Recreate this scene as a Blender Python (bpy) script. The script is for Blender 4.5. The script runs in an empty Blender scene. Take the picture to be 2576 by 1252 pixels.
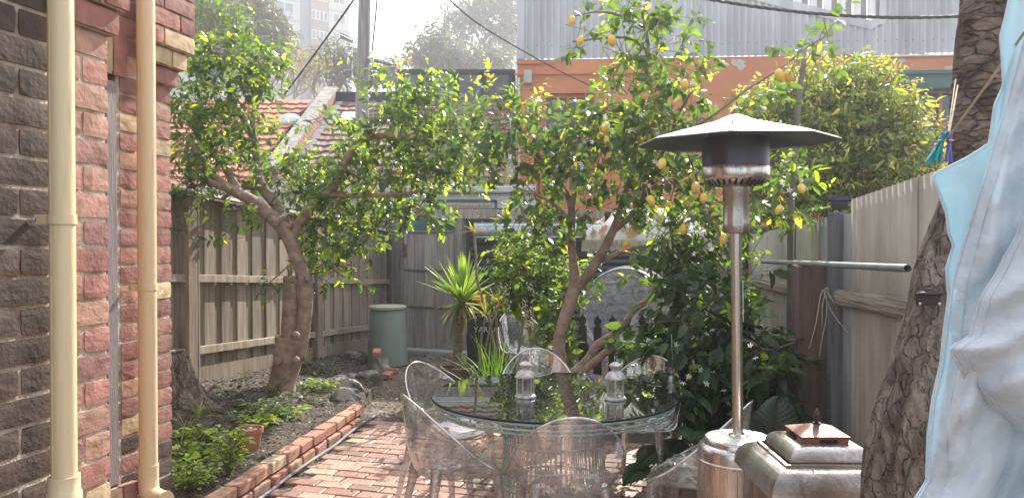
import bpy, math, random
import numpy as np
from mathutils import Vector, Matrix, Quaternion
from math import sin, cos, pi, radians, sqrt, atan2

sc = bpy.context.scene
COL = sc.collection
# ------------------------------------------------------------------ camera
F = 1935.0            # focal length in pixels of a 2576 x 1252 view
PITCH = radians(0.77)
CZ = 1.68
cam_d = bpy.data.cameras.new('camera')
cam = bpy.data.objects.new('camera', cam_d)
COL.objects.link(cam)
cam.location = (0, 0, CZ)
cam.rotation_euler = (radians(90) - PITCH, 0, 0)
cam_d.sensor_width = 36.0
cam_d.lens = 36.0 * F / 2576.0
cam_d.clip_start = 0.05
cam_d.clip_end = 3000
sc.camera = cam
# ------------------------------------------------------------------ light
SUN_AZ, SUN_EL = radians(25), radians(39)
w = bpy.data.worlds.new("World"); sc.world = w
w.use_nodes = True
nt = w.node_tree
bg = nt.nodes['Background']
sky = nt.nodes.new('ShaderNodeTexSky'); sky.sky_type = 'NISHITA'; sky.sun_disc = False
sky.sun_elevation = SUN_EL; sky.sun_rotation = SUN_AZ
sky.air_density = 1.2; sky.dust_density = 3.0
geo = nt.nodes.new('ShaderNodeTexCoord')
mp = nt.nodes.new('ShaderNodeMapping'); mp.inputs['Scale'].default_value = (1, 1, 2.6)
nz = nt.nodes.new('ShaderNodeTexNoise'); nz.inputs['Scale'].default_value = 2.3; nz.inputs['Detail'].default_value = 7
rp = nt.nodes.new('ShaderNodeValToRGB')
rp.color_ramp.elements[0].position = 0.36; rp.color_ramp.elements[1].position = 0.60
mx = nt.nodes.new('ShaderNodeMix'); mx.data_type = 'RGBA'
mx.inputs[7].default_value = (6.2, 6.5, 7.0, 1)
nt.links.new(geo.outputs['Generated'], mp.inputs['Vector'])
nt.links.new(mp.outputs[0], nz.inputs['Vector'])
nt.links.new(nz.outputs['Fac'], rp.inputs[0])
nt.links.new(rp.outputs[0], mx.inputs[0])
nt.links.new(sky.outputs[0], mx.inputs[6])
nt.links.new(mx.outputs[2], bg.inputs[0])
bg.inputs[1].default_value = 0.115
sl = bpy.data.lights.new('sun', 'SUN'); sl.energy = 5.0; sl.angle = radians(0.53); sl.color = (1.0, 0.95, 0.87)
so = bpy.data.objects.new('sun', sl); COL.objects.link(so)
SV = Vector((sin(SUN_AZ) * cos(SUN_EL), cos(SUN_AZ) * cos(SUN_EL), sin(SUN_EL)))
so.rotation_euler = SV.to_track_quat('Z', 'Y').to_euler()
so.location = SV * 30
sc.view_settings.view_transform = 'Standard'
sc.view_settings.look = 'None'
sc.view_settings.exposure = 1.38
sc.view_settings.gamma = 1.0
sc.cycles.max_bounces = 10
sc.cycles.diffuse_bounces = 3
sc.cycles.glossy_bounces = 4
sc.cycles.transmission_bounces = 8
sc.cycles.transparent_max_bounces = 24
sc.cycles.caustics_reflective = False
sc.cycles.caustics_refractive = False
sc.cycles.use_denoising = True
sc.cycles.sample_clamp_indirect = 8.0

# ------------------------------------------------------------------ helpers
def W(x, y, d):
    """point seen at pixel (x, y) of the 2576x1252 view, at distance d along the ground"""
    vx = (x - 1288) / F; vz = (626 - y) / F
    c, s = cos(PITCH), sin(PITCH)
    yy = c + s * vz; zz = -s + c * vz
    return Vector((vx * d / yy, d, CZ + zz * d / yy))

def G(x, y, z=0.0):
    """point on the level z under pixel (x, y)"""
    p = W(x, y, 1.0)
    t = (z - CZ) / (p.z - CZ)
    return Vector((p.x * t, t, z))

RN = random.Random(7)
NR = np.random.RandomState(11)
WO = {}

def col4(c):
    return (c[0], c[1], c[2], 1.0)

class MB:
    def __init__(s):
        s.v = []; s.f = []; s.c = []
    def add(s, vs, fs, col=(1, 1, 1)):
        b = len(s.v)
        s.v.extend([tuple(p) for p in vs])
        s.f.extend([tuple(i + b for i in f) for f in fs])
        s.c.extend([col] * len(vs))
    def box(s, c, size, rot=None, col=(1, 1, 1), jit=0.0, bev=0.0):
        hx, hy, hz = size[0] / 2, size[1] / 2, size[2] / 2
        R = rot if rot is not None else Matrix.Identity(3)
        if isinstance(R, (int, float)):
            R = Matrix.Rotation(R, 3, 'Z')
        c = Vector(c)
        vs = []; fs = []
        if bev <= 0:
            for z in (-hz, hz):
                for x, y in ((-hx, -hy), (hx, -hy), (hx, hy), (-hx, hy)):
                    vs.append(Vector((x, y, z)))
            fs = [(3, 2, 1, 0), (4, 5, 6, 7), (0, 1, 5, 4), (1, 2, 6, 5), (2, 3, 7, 6), (3, 0, 4, 7)]
        else:
            b = min(bev, hx * .9, hy * .9, hz * .9)
            idx = {}
            for sx in (-1, 1):
                for sy in (-1, 1):
                    for sz in (-1, 1):
                        for ax in range(3):
                            p = [sx * (hx - b), sy * (hy - b), sz * (hz - b)]
                            p[ax] = (sx * hx, sy * hy, sz * hz)[ax]
                            idx[(sx, sy, sz, ax)] = len(vs); vs.append(Vector(p))
            for ax in range(3):
                o1, o2 = [a for a in range(3) if a != ax]
                for sg in (-1, 1):
                    q = []
                    for a, bb in ((-1, -1), (1, -1), (1, 1), (-1, 1)):
                        k = [0, 0, 0]; k[ax] = sg; k[o1] = a; k[o2] = bb
                        q.append(idx[(k[0], k[1], k[2], ax)])
                    fs.append(tuple(q))
            for ax in range(3):       # edges parallel to ax
                o1, o2 = [a for a in range(3) if a != ax]
                for a in (-1, 1):
                    for bb in (-1, 1):
                        k1 = [0, 0, 0]; k1[ax] = -1; k1[o1] = a; k1[o2] = bb
                        k2 = list(k1); k2[ax] = 1
                        fs.append((idx[(*k1, o1)], idx[(*k2, o1)], idx[(*k2, o2)], idx[(*k1, o2)]))
            for sx in (-1, 1):
                for sy in (-1, 1):
                    for sz in (-1, 1):
                        fs.append((idx[(sx, sy, sz, 0)], idx[(sx, sy, sz, 1)], idx[(sx, sy, sz, 2)]))
        if jit:
            vs = [p + Vector((RN.uniform(-jit, jit), RN.uniform(-jit, jit), RN.uniform(-jit, jit))) for p in vs]
        s.add([c + R @ p for p in vs], fs, col)
    def quad(s, a, b, c, d, col=(1, 1, 1)):
        s.add([a, b, c, d], [(0, 1, 2, 3)], col)
    def grid(s, fn, nu, nv, col=(1, 1, 1), closed_u=False):
        vs = []
        for j in range(nv + 1):
            for i in range(nu + (0 if closed_u else 1)):
                vs.append(fn(i / nu, j / nv))
        n = nu if closed_u else nu + 1
        fs = []
        for j in range(nv):
            for i in range(nu):
                i2 = (i + 1) % n if closed_u else i + 1
                fs.append((j * n + i, j * n + i2, (j + 1) * n + i2, (j + 1) * n + i))
        s.add(vs, fs, col)
    def tube(s, pts, rad, n=8, col=(1, 1, 1), closed=False, smooth=0, lump=0.0, caps=True):
        pts = [Vector(p) for p in pts]
        if not isinstance(rad, (list, tuple)):
            rad = [rad] * len(pts)
        if smooth:
            pts, rad = catmull(pts, rad, smooth, closed)
        m = len(pts)
        tang = []
        for i in range(m):
            if closed:
                t = pts[(i + 1) % m] - pts[i - 1]
            else:
                t = pts[min(i + 1, m - 1)] - pts[max(i - 1, 0)]
            if t.length < 1e-9: t = Vector((0, 0, 1))
            tang.append(t.normalized())
        up = Vector((0, 0, 1)) if abs(tang[0].z) < 0.9 else Vector((0, 1, 0))
        nrm = (up - tang[0] * up.dot(tang[0])).normalized()
        vs = []
        for i in range(m):
            nrm = nrm - tang[i] * nrm.dot(tang[i])
            if nrm.length < 1e-6: nrm = tang[i].orthogonal()
            nrm.normalize()
            bi = tang[i].cross(nrm)
            for k in range(n):
                a = 2 * pi * k / n
                r = rad[i]
                if lump:
                    r *= 1 + lump * (sin(3 * a + i * 0.6) * .5 + sin(5 * a - i * .43) * .35 + RN.uniform(-.3, .3))
                vs.append(pts[i] + nrm * (cos(a) * r) + bi * (sin(a) * r))
        fs = []
        for i in range(m if closed else m - 1):
            for k in range(n):
                k2 = (k + 1) % n; i2 = (i + 1) % m
                fs.append((i * n + k, i * n + k2, i2 * n + k2, i2 * n + k))
        if caps and not closed:
            fs.append(tuple(range(n - 1, -1, -1)))
            fs.append(tuple((m - 1) * n + k for k in range(n)))
        s.add(vs, fs, col)
    def lathe(s, prof, n=32, c=(0, 0, 0), col=(1, 1, 1), axis=None, cap=False):
        """prof: list of (r, z)"""
        vs = []; c = Vector(c)
        for r, z in prof:
            for k in range(n):
                a = 2 * pi * k / n
                p = Vector((cos(a) * r, sin(a) * r, z))
                if axis is not None: p = axis @ p
                vs.append(c + p)
        fs = []
        for i in range(len(prof) - 1):
            for k in range(n):
                k2 = (k + 1) % n
                fs.append((i * n + k, i * n + k2, (i + 1) * n + k2, (i + 1) * n + k))
        if cap:
            fs.append(tuple((len(prof) - 1) * n + k for k in range(n)))
            fs.append(tuple(range(n - 1, -1, -1)))
        s.add(vs, fs, col)
    def prism(s, poly, z0, z1, col=(1, 1, 1)):
        n = len(poly)
        vs = [Vector((p[0], p[1], z0)) for p in poly] + [Vector((p[0], p[1], z1)) for p in poly]
        fs = [tuple(range(n - 1, -1, -1)), tuple(range(n, 2 * n))]
        fs += [(i, (i + 1) % n, n + (i + 1) % n, n + i) for i in range(n)]
        s.add(vs, fs, col)
    def build(s, name, mat, parent=None, smooth=False, solid=0.0):
        me = bpy.data.meshes.new(name)
        o0 = WO.get(parent.name, Vector((0, 0, 0))) if parent is not None else Vector((0, 0, 0))
        if o0.length > 0:
            vv = [(a - o0.x, b - o0.y, c - o0.z) for a, b, c in s.v]
        else:
            vv = s.v
        me.from_pydata(vv, [], s.f)
        me.materials.append(mat)
        at = me.color_attributes.new('Col', 'FLOAT_COLOR', 'POINT')
        arr = np.ones((len(s.v), 4), dtype=np.float32)
        if len(s.v): arr[:, :3] = np.array(s.c, dtype=np.float32)
        at.data.foreach_set('color', arr.ravel())
        if smooth:
            me.polygons.foreach_set('use_smooth', [True] * len(me.polygons))
            if smooth != True:
                try: me.set_sharp_from_angle(angle=radians(smooth))
                except Exception: pass
        o = bpy.data.objects.new(name, me)
        COL.objects.link(o)
        if parent is not None:
            o.parent = parent
        WO[o.name] = o0
        if solid:
            m = o.modifiers.new('thick', 'SOLIDIFY'); m.thickness = solid; m.offset = 0
        return o

def catmull(pts, rad, k, closed=False):
    P = []; R = []
    m = len(pts)
    rng = range(m) if closed else range(m - 1)
    for i in rng:
        g = (lambda j: j % m) if closed else (lambda j: max(0, min(m - 1, j)))
        p0, p1, p2, p3 = pts[g(i - 1)], pts[g(i)], pts[g(i + 1)], pts[g(i + 2)]
        r1, r2 = rad[g(i)], rad[g(i + 1)]
        for q in range(k):
            t = q / k
            P.append(0.5 * ((2 * p1) + (p2 - p0) * t + (2 * p0 - 5 * p1 + 4 * p2 - p3) * t * t + (3 * p1 - p0 - 3 * p2 + p3) * t ** 3))
            R.append(r1 + (r2 - r1) * t)
    if not closed:
        P.append(pts[-1]); R.append(rad[-1])
    return P, R

def tag(o, label=None, cat=None, group=None, kind=None):
    if label: o['label'] = label
    if cat: o['category'] = cat
    if group: o['group'] = group
    if kind: o['kind'] = kind
    return o

def thing(name, label, cat, loc=(0, 0, 0), group=None):
    o = bpy.data.objects.new(name, None); COL.objects.link(o)
    o.location = loc
    WO[o.name] = Vector(loc)
    return tag(o, label, cat, group)

def copy_tree(o, parent=None):
    c = o.copy(); COL.objects.link(c); c.parent = parent
    WO[c.name] = Vector(c.location)
    for ch in [x for x in bpy.data.objects if x.parent == o]:
        copy_tree(ch, c)
    return c

# ------------------------------------------------------------------ materials
MATS = {}
def mat(name, c1, c2=None, rough=0.6, scale=8.0, bump=0.0, bscale=None, metal=0.0, attr=False, stretch=None,
        spec=0.5, detail=6.0, transl=None, dist=0.0, ramp=(0.35, 0.65), coat=0.0, rvar=0.0, bdist=0.02):
    """procedural surface: two colours mixed by noise, optional per-piece colour, optional bump, optional light through it"""
    if name in MATS: return MATS[name]
    m = bpy.data.materials.new(name); m.use_nodes = True
    t = m.node_tree; N = t.nodes; Lk = t.links
    pb = N['Principled BSDF']; out = N['Material Output']
    tc = N.new('ShaderNodeTexCoord'); mpn = N.new('ShaderNodeMapping')
    Lk.new(tc.outputs['Object'], mpn.inputs[0])
    if stretch: mpn.inputs['Scale'].default_value = stretch
    no = N.new('ShaderNodeTexNoise'); no.inputs['Scale'].default_value = scale; no.inputs['Detail'].default_value = detail
    no.inputs['Distortion'].default_value = dist
    Lk.new(mpn.outputs[0], no.inputs['Vector'])
    ra = N.new('ShaderNodeValToRGB')
    ra.color_ramp.elements[0].position = ramp[0]; ra.color_ramp.elements[1].position = ramp[1]
    ra.color_ramp.elements[0].color = col4(c1); ra.color_ramp.elements[1].color = col4(c2 or c1)
    Lk.new(no.outputs['Fac'], ra.inputs[0])
    csock = ra.outputs[0]
    if attr:
        a = N.new('ShaderNodeAttribute'); a.attribute_name = 'Col'
        mu = N.new('ShaderNodeMix'); mu.data_type = 'RGBA'; mu.blend_type = 'MULTIPLY'; mu.inputs[0].default_value = 1.0
        Lk.new(csock, mu.inputs[6]); Lk.new(a.outputs['Color'], mu.inputs[7])
        csock = mu.outputs[2]
    Lk.new(csock, pb.inputs['Base Color'])
    pb.inputs['Roughness'].default_value = rough
    pb.inputs['Metallic'].default_value = metal
    pb.inputs['Specular IOR Level'].default_value = spec
    if coat: pb.inputs['Coat Weight'].default_value = coat; pb.inputs['Coat Roughness'].default_value = 0.15
    if rvar:
        mr = N.new('ShaderNodeMapRange'); mr.inputs['To Min'].default_value = max(0.02, rough - rvar); mr.inputs['To Max'].default_value = min(1, rough + rvar)
        n3 = N.new('ShaderNodeTexNoise'); n3.inputs['Scale'].default_value = scale * 1.7
        Lk.new(mpn.outputs[0], n3.inputs['Vector'])
        Lk.new(n3.outputs['Fac'], mr.inputs['Value']); Lk.new(mr.outputs[0], pb.inputs['Roughness'])
    if bump:
        n2 = N.new('ShaderNodeTexNoise'); n2.inputs['Scale'].default_value = bscale or scale * 3; n2.inputs['Detail'].default_value = 8
        Lk.new(mpn.outputs[0], n2.inputs['Vector'])
        bp = N.new('ShaderNodeBump'); bp.inputs['Strength'].default_value = bump; bp.inputs['Distance'].default_value = bdist
        Lk.new(n2.outputs['Fac'], bp.inputs['Height']); Lk.new(bp.outputs[0], pb.inputs['Normal'])
    if transl:
        tr = N.new('ShaderNodeBsdfTranslucent')
        mm = N.new('ShaderNodeMix'); mm.data_type = 'RGBA'; mm.blend_type = 'MULTIPLY'; mm.inputs[0].default_value = 1.0
        Lk.new(csock, mm.inputs[6]); mm.inputs[7].default_value = col4(transl[1])
        Lk.new(mm.outputs[2], tr.inputs[0])
        ms = N.new('ShaderNodeMixShader'); ms.inputs[0].default_value = transl[0]
        Lk.new(pb.outputs[0], ms.inputs[1]); Lk.new(tr.outputs[0], ms.inputs[2]); Lk.new(ms.outputs[0], out.inputs[0])
    MATS[name] = m
    return m

def thin_clear(name, tint=(0.93, 0.94, 0.94), haze=0.05, rough=0.03, bump=0.0, hazecol=(0.8, 0.8, 0.8), f0=0.07, power=3.6, bscale=30):
    """thin clear sheet: light goes straight through, the surface reflects by angle, with a little scratched haze"""
    if name in MATS: return MATS[name]
    m = bpy.data.materials.new(name); m.use_nodes = True
    t = m.node_tree; N = t.nodes; Lk = t.links
    N.remove(N['Principled BSDF']); out = N['Material Output']
    tr = N.new('ShaderNodeBsdfTransparent'); tr.inputs[0].default_value = col4(tint)
    gl = N.new('ShaderNodeBsdfGlossy'); gl.inputs['Roughness'].default_value = rough
    lw = N.new('ShaderNodeLayerWeight'); lw.inputs[0].default_value = 0.5
    pw = N.new('ShaderNodeMath'); pw.operation = 'POWER'; pw.inputs[1].default_value = power
    fr = N.new('ShaderNodeMapRange'); fr.inputs['To Min'].default_value = f0; fr.inputs['To Max'].default_value = 0.92
    Lk.new(lw.outputs['Facing'], pw.inputs[0]); Lk.new(pw.outputs[0], fr.inputs['Value'])
    di = N.new('ShaderNodeBsdfDiffuse'); di.inputs[0].default_value = col4(hazecol)
    tl = N.new('ShaderNodeBsdfTranslucent'); tl.inputs[0].default_value = col4(hazecol)
    m1 = N.new('ShaderNodeMixShader'); m2 = N.new('ShaderNodeMixShader'); m3 = N.new('ShaderNodeMixShader')
    m3.inputs[0].default_value = 0.5
    Lk.new(di.outputs[0], m3.inputs[1]); Lk.new(tl.outputs[0], m3.inputs[2])
    tc = N.new('ShaderNodeTexCoord')
    no = N.new('ShaderNodeTexNoise'); no.inputs['Scale'].default_value = 14; no.inputs['Detail'].default_value = 8
    Lk.new(tc.outputs['Object'], no.inputs['Vector'])
    mr = N.new('ShaderNodeMapRange'); mr.inputs['From Min'].default_value = 0.35; mr.inputs['From Max'].default_value = 0.75
    mr.inputs['To Min'].default_value = haze * 0.65; mr.inputs['To Max'].default_value = haze * 1.7
    Lk.new(no.outputs['Fac'], mr.inputs['Value'])
    Lk.new(mr.outputs[0], m1.inputs[0]); Lk.new(tr.outputs[0], m1.inputs[1]); Lk.new(m3.outputs[0], m1.inputs[2])
    Lk.new(fr.outputs[0], m2.inputs[0]); Lk.new(m1.outputs[0], m2.inputs[1]); Lk.new(gl.outputs[0], m2.inputs[2])
    Lk.new(m2.outputs[0], out.inputs[0])
    if bump:
        n2 = N.new('ShaderNodeTexNoise'); n2.inputs['Scale'].default_value = bscale; n2.inputs['Detail'].default_value = 4
        Lk.new(tc.outputs['Object'], n2.inputs['Vector'])
        bp = N.new('ShaderNodeBump'); bp.inputs['Strength'].default_value = bump; bp.inputs['Distance'].default_value = 0.01
        Lk.new(n2.outputs['Fac'], bp.inputs['Height']); Lk.new(bp.outputs[0], gl.inputs['Normal']); Lk.new(bp.outputs[0], lw.inputs['Normal'])
    MATS[name] = m
    return m

def glass(name, c=(0.95, 0.97, 0.97), rough=0.02, ior=1.49):
    if name in MATS: return MATS[name]
    m = bpy.data.materials.new(name); m.use_nodes = True
    pb = m.node_tree.nodes['Principled BSDF']
    pb.inputs['Base Color'].default_value = col4(c); pb.inputs['Roughness'].default_value = rough
    pb.inputs['IOR'].default_value = ior; pb.inputs['Transmission Weight'].default_value = 1.0
    MATS[name] = m
    return m

def cracks(m, scale, stretch, width=0.06, depth=0.03, col=(.03, .02, .015), dist=.4, lo=.45):
    """dark fissures between plates, in colour and relief"""
    t = m.node_tree; N = t.nodes; Lk = t.links; pb = N['Principled BSDF']
    tc = N.new('ShaderNodeTexCoord'); mp_ = N.new('ShaderNodeMapping'); mp_.inputs['Scale'].default_value = stretch
    ns = N.new('ShaderNodeTexNoise'); ns.inputs['Scale'].default_value = 5; ns.inputs['Detail'].default_value = 5
    ad = N.new('ShaderNodeVectorMath'); ad.operation = 'MULTIPLY_ADD'; ad.inputs[1].default_value = (dist, dist, dist)
    vo = N.new('ShaderNodeTexVoronoi'); vo.feature = 'DISTANCE_TO_EDGE'; vo.inputs['Scale'].default_value = scale
    Lk.new(tc.outputs['Object'], ns.inputs['Vector']); Lk.new(ns.outputs['Color'], ad.inputs[0]); Lk.new(tc.outputs['Object'], mp_.inputs[0])
    Lk.new(mp_.outputs[0], ad.inputs[2]); Lk.new(ad.outputs[0], vo.inputs['Vector'])
    mr = N.new('ShaderNodeMapRange'); mr.inputs['From Max'].default_value = width; Lk.new(vo.outputs['Distance'], mr.inputs['Value'])
    mi = N.new('ShaderNodeMix'); mi.data_type = 'RGBA'; mi.inputs[6].default_value = col4(col)
    src = pb.inputs['Base Color'].links[0].from_socket
    m2_ = N.new('ShaderNodeMapRange'); m2_.inputs['To Min'].default_value = lo; Lk.new(mr.outputs[0], m2_.inputs['Value'])
    Lk.new(m2_.outputs[0], mi.inputs[0]); Lk.new(src, mi.inputs[7]); Lk.new(mi.outputs[2], pb.inputs['Base Color'])
    bp = N.new('ShaderNodeBump'); bp.inputs['Strength'].default_value = 1.0; bp.inputs['Distance'].default_value = depth
    Lk.new(mr.outputs[0], bp.inputs['Height'])
    if pb.inputs['Normal'].links: Lk.new(pb.inputs['Normal'].links[0].from_socket, bp.inputs['Normal'])
    Lk.new(bp.outputs[0], pb.inputs['Normal'])

# ------------------------------------------------------------------ leaves
def leaf_arrays(pos, dr, up, L, Wd, curl=0.25):
    """pos, dr, up: (N,3); returns verts (N*8,3) and faces"""
    dr = dr / np.linalg.norm(dr, axis=1, keepdims=True)
    sd = np.cross(dr, up); sn = np.linalg.norm(sd, axis=1, keepdims=True); sn[sn < 1e-6] = 1; sd = sd / sn
    nm = np.cross(sd, dr)
    T = np.array([(0, 0, 0), (.28, -.42, .12), (.28, 0, 0), (.28, .42, .12), (.66, -.36, .10), (.66, 0, 0), (.66, .36, .10), (1, 0, 0)], dtype=np.float64)
    N = len(pos)
    cu = curl if np.ndim(curl) else np.full(N, curl)
    v = np.zeros((N, 8, 3))
    for k in range(8):
        a, s, h = T[k]
        v[:, k, :] = pos + dr * (a * L)[:, None] + sd * (s * Wd)[:, None] + nm * (h * Wd - cu * L * a * a)[:, None]
    base = (np.arange(N) * 8)[:, None]
    q = []
    for f in ((0, 2, 1), (0, 3, 2), (1, 2, 5), (1, 5, 4), (2, 3, 6), (2, 6, 5), (4, 5, 7), (5, 6, 7)):
        q.append(base + np.array(f)[None, :])
    faces = np.stack(q, axis=1).reshape(-1, 3)
    return v.reshape(-1, 3), faces

def tri_mesh(name, verts, faces, cols, mat_, parent=None, smooth=True):
    me = bpy.data.meshes.new(name)
    o0 = WO.get(parent.name, Vector((0, 0, 0))) if parent is not None else Vector((0, 0, 0))
    verts = verts - np.array(o0)[None, :]
    nv, nf = len(verts), len(faces)
    me.vertices.add(nv); me.vertices.foreach_set('co', verts.astype(np.float32).ravel())
    me.loops.add(nf * 3); me.loops.foreach_set('vertex_index', faces.astype(np.int32).ravel())
    me.polygons.add(nf); me.polygons.foreach_set('loop_start', np.arange(0, nf * 3, 3, dtype=np.int32))
    me.polygons.foreach_set('use_smooth', np.full(nf, smooth))
    me.update(calc_edges=True)
    at = me.color_attributes.new('Col', 'FLOAT_COLOR', 'POINT')
    arr = np.ones((nv, 4), dtype=np.float32); arr[:, :3] = cols
    at.data.foreach_set('color', arr.ravel())
    me.materials.append(mat_)
    o = bpy.data.objects.new(name, me); COL.objects.link(o)
    if parent is not None: o.parent = parent
    return o

def palette(n, pal, rs):
    """pal: list of (weight, (r,g,b)); with brightness variation per leaf"""
    wts = np.array([p[0] for p in pal], dtype=float); wts /= wts.sum()
    idx = rs.choice(len(pal), n, p=wts)
    c = np.array([p[1] for p in pal])[idx]
    return c * rs.uniform(0.75, 1.25, (n, 1))

def unit_ball(n, rs, shell=0.0):
    v = rs.normal(size=(n, 3)); v /= np.linalg.norm(v, axis=1, keepdims=True)
    r = rs.uniform(shell ** 3, 1, (n, 1)) ** (1 / 3.)
    return v * r

def foliage(blobs, L, Wr, pal, tip_pal=None, per=10, tl=0.22, seed=1, droop=0.3, twig_mb=None, upw=0.5, tipfrac=0.3, curl=.25, twr=0.0022, twcol=(1, 1, 1), spread=1.0, dens=1.0):
    """blobs: (centre Vector, (rx, ry, rz), n_twigs). Twigs with leaves set along them fill each blob"""
    rs = np.random.RandomState(seed)
    PV = []; DV = []; UV = []; LV = []; CV = []
    for (c, r, n) in blobs:
        n = max(2, int(n * dens))
        c = np.array(c); r = np.array(r)
        u = unit_ball(n, rs, 0.15)
        p0 = c + u * r
        d = u * 0.8 + rs.normal(size=(n, 3)) * 0.55 + np.array([0, 0, upw])
        d /= np.linalg.norm(d, axis=1, keepdims=True)
        ln = tl * rs.uniform(0.6, 1.3, n)
        young = rs.uniform(size=n) < tipfrac
        if twig_mb is not None:
            for i in range(n):
                a = Vector(p0[i]); b = a + Vector(d[i]) * ln[i]
                back = a - Vector(d[i]) * ln[i] * 0.8 + (Vector(c) - a) * 0.3
                twig_mb.tube([back, a, b], [twr * 1.6, twr, twr * .5], n=3, col=twcol, caps=False)
        for k in range(per):
            t = (k + 0.5) / per
            ph = k * 2.4 + rs.uniform(0, 6.28, n)
            e1 = np.cross(d, np.array([0.3, 0.5, 0.81])); e1 /= np.linalg.norm(e1, axis=1, keepdims=True)
            e2 = np.cross(d, e1)
            rad = e1 * np.cos(ph)[:, None] + e2 * np.sin(ph)[:, None]
            pos = p0 + d * (ln * t)[:, None]
            ld = rad * spread + d * (0.35 + 0.5 * t) + np.array([0, 0, -droop]) + rs.normal(size=(n, 3)) * 0.2
            upv = np.array([0, 0, 1.0]) + rs.normal(size=(n, 3)) * 0.6
            l = L * rs.uniform(0.42, 1.32, n) * (1.0 - 0.35 * (young & (t > 0.6)))
            cc = palette(n, pal, rs)
            if tip_pal is not None:
                tc = palette(n, tip_pal, rs)
                use = young & (t > 0.45)
                cc[use] = tc[use]
            PV.append(pos); DV.append(ld); UV.append(upv); LV.append(l); CV.append(cc)
    P = np.concatenate(PV); D = np.concatenate(DV); U = np.concatenate(UV); LL = np.concatenate(LV); C = np.concatenate(CV)
    v, f = leaf_arrays(P, D, U, LL, LL * Wr, curl=rs.uniform(0, curl * 2, len(P)))
    return v, f, np.repeat(C, 8, axis=0)

def blob(x, y, d, rx, ry, rd, n):
    """foliage mass seen at pixel (x, y) at distance d; rx, ry in pixels of that view, rd depth in metres"""
    return (W(x, y, d), (rx * d / F, rd, ry * d / F), n)
def merge(parts):
    V = []; Fc = []; C = []; b = 0
    for v, f, c in parts:
        V.append(v); Fc.append(f + b); C.append(c); b += len(v)
    return np.concatenate(V), np.concatenate(Fc), np.concatenate(C)
# ================================================================== THE SETTING
M_ground = mat('ground_earth', (0.10, 0.075, 0.055), (0.20, 0.16, 0.12), rough=0.95, scale=3, bump=0.6, bscale=40)
M_soil = mat('soil', (0.045, 0.034, 0.026), (0.13, 0.10, 0.075), rough=0.95, scale=9, bump=1.0, bscale=45, bdist=0.04)
M_pave = mat('paving_brick', (0.75, 0.72, 0.70), (1, 1, 1), rough=0.42, scale=22, bump=0.45, bscale=160, attr=True, rvar=0.22, bdist=0.006)
M_sand = mat('joint_sand', (0.05, 0.04, 0.03), (0.13, 0.11, 0.085), rough=0.95, scale=20, bump=0.5)
M_brick = mat('wall_brick', (0.66, 0.64, 0.62), (1.08, 1.04, 1.04), rough=0.88, scale=18, bump=0.45, bscale=70, attr=True, detail=9, ramp=(0.3, 0.6), bdist=0.006)
M_mortar = mat('mortar', (0.24, 0.15, 0.10), (0.52, 0.46, 0.38), rough=0.95, scale=9, bump=0.8, bscale=60, bdist=0.012)

g = MB(); g.add([(-700, -300, -0.02), (900, -300, -0.02), (900, 1500, -0.02), (-700, 1500, -0.02)], [(0, 1, 2, 3)])
ground = tag(g.build('ground', M_ground), kind='structure')

# paving: bricks laid in rows turned by 15 degrees
def edge_x(Y):            # line of the garden edging
    return -1.70 + 0.141 * (Y - 5.0)
pv = MB()
pa = radians(-16)
ca, sa = cos(pa), sin(pa)
for r in range(-6, 66):
    off = 0.12 if r % 2 else 0
    for k in range(-16, 20):
        lx, ly = k * 0.240 + off, r * 0.122
        X = ca * lx - sa * ly; Y = 1.2 + sa * lx + ca * ly
        if X < edge_x(Y) + 0.14 or X > 2.5 or Y < 1.3: continue
        if Y > 7.15 - 0.35 * (X + 1.3) + RN.uniform(-.06, .06): continue
        q = RN.random()
        base = (0.43, 0.245, 0.185) if q < .5 else (0.49, 0.32, 0.25) if q < .8 else (0.34, 0.21, 0.175) if q < .93 else (0.45, 0.36, 0.26)
        f = RN.uniform(0.8, 1.15)
        R = Matrix.Rotation(pa + RN.uniform(-.012, .012), 3, 'Z') @ Matrix.Rotation(RN.uniform(-.012, .012), 3, 'X')
        pv.box((X, Y, -0.024 + RN.uniform(-.004, .004)), (0.231 + RN.uniform(-.003, .002), 0.113, 0.056), R, (base[0] * f, base[1] * f, base[2] * f), jit=0.0016, bev=0.006)
paving = tag(pv.build('brick_paving', M_pave), kind='structure')
js = MB(); js.add([(-1.8, 1.0, -0.012), (2.6, 1.0, -0.012), (2.6, 7.0, -0.012), (-1.35, 7.3, -0.012)], [(0, 1, 2, 3)])
tag(js.build('path_sand', M_sand), kind='structure')

# raised garden bed along the left fence
def fence_x(Y): return -2.96 + 0.202 * (Y - 7.0)
def fence_z(Y): return max(0.0, 0.34 - 0.065 * (Y - 7.0)) if Y > 7 else 0.34 - 0.02 * (7 - Y) * 0
def bed_edge(Y):
    if Y <= 7.2: return edge_x(Y) + 0.04
    return edge_x(7.2) + 0.04 - 0.16 * (Y - 7.2) + 0.05 * sin(Y * 4)
def bed_z(X, Y):
    xe = bed_edge(Y); xf = fence_x(Y)
    t = max(0.0, min(1.0, (xe - X) / max(0.05, (xe - xf))))
    lo = 0.125 if Y < 7.6 else max(0.0, 0.125 - 0.05 * (Y - 7.6))
    s_ = t * t * (3 - 2 * t)
    return lo + (max(fence_z(Y), 0) - lo) * s_ + 0.012 * sin(X * 9 + Y * 3) + 0.010 * sin(Y * 13 - X * 4)
bd = MB()
def bedfn(u, v):
    Y = 3.9 + v * (10.9 - 3.9)
    xe = bed_edge(Y); X = xe + (fence_x(Y) - 1.0 - xe) * u
    z = bed_z(X, Y) + RN.uniform(-.008, .008)
    if u == 0: z = -0.05
    return (X, Y, z)
bd.grid(bedfn, 44, 130)
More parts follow.
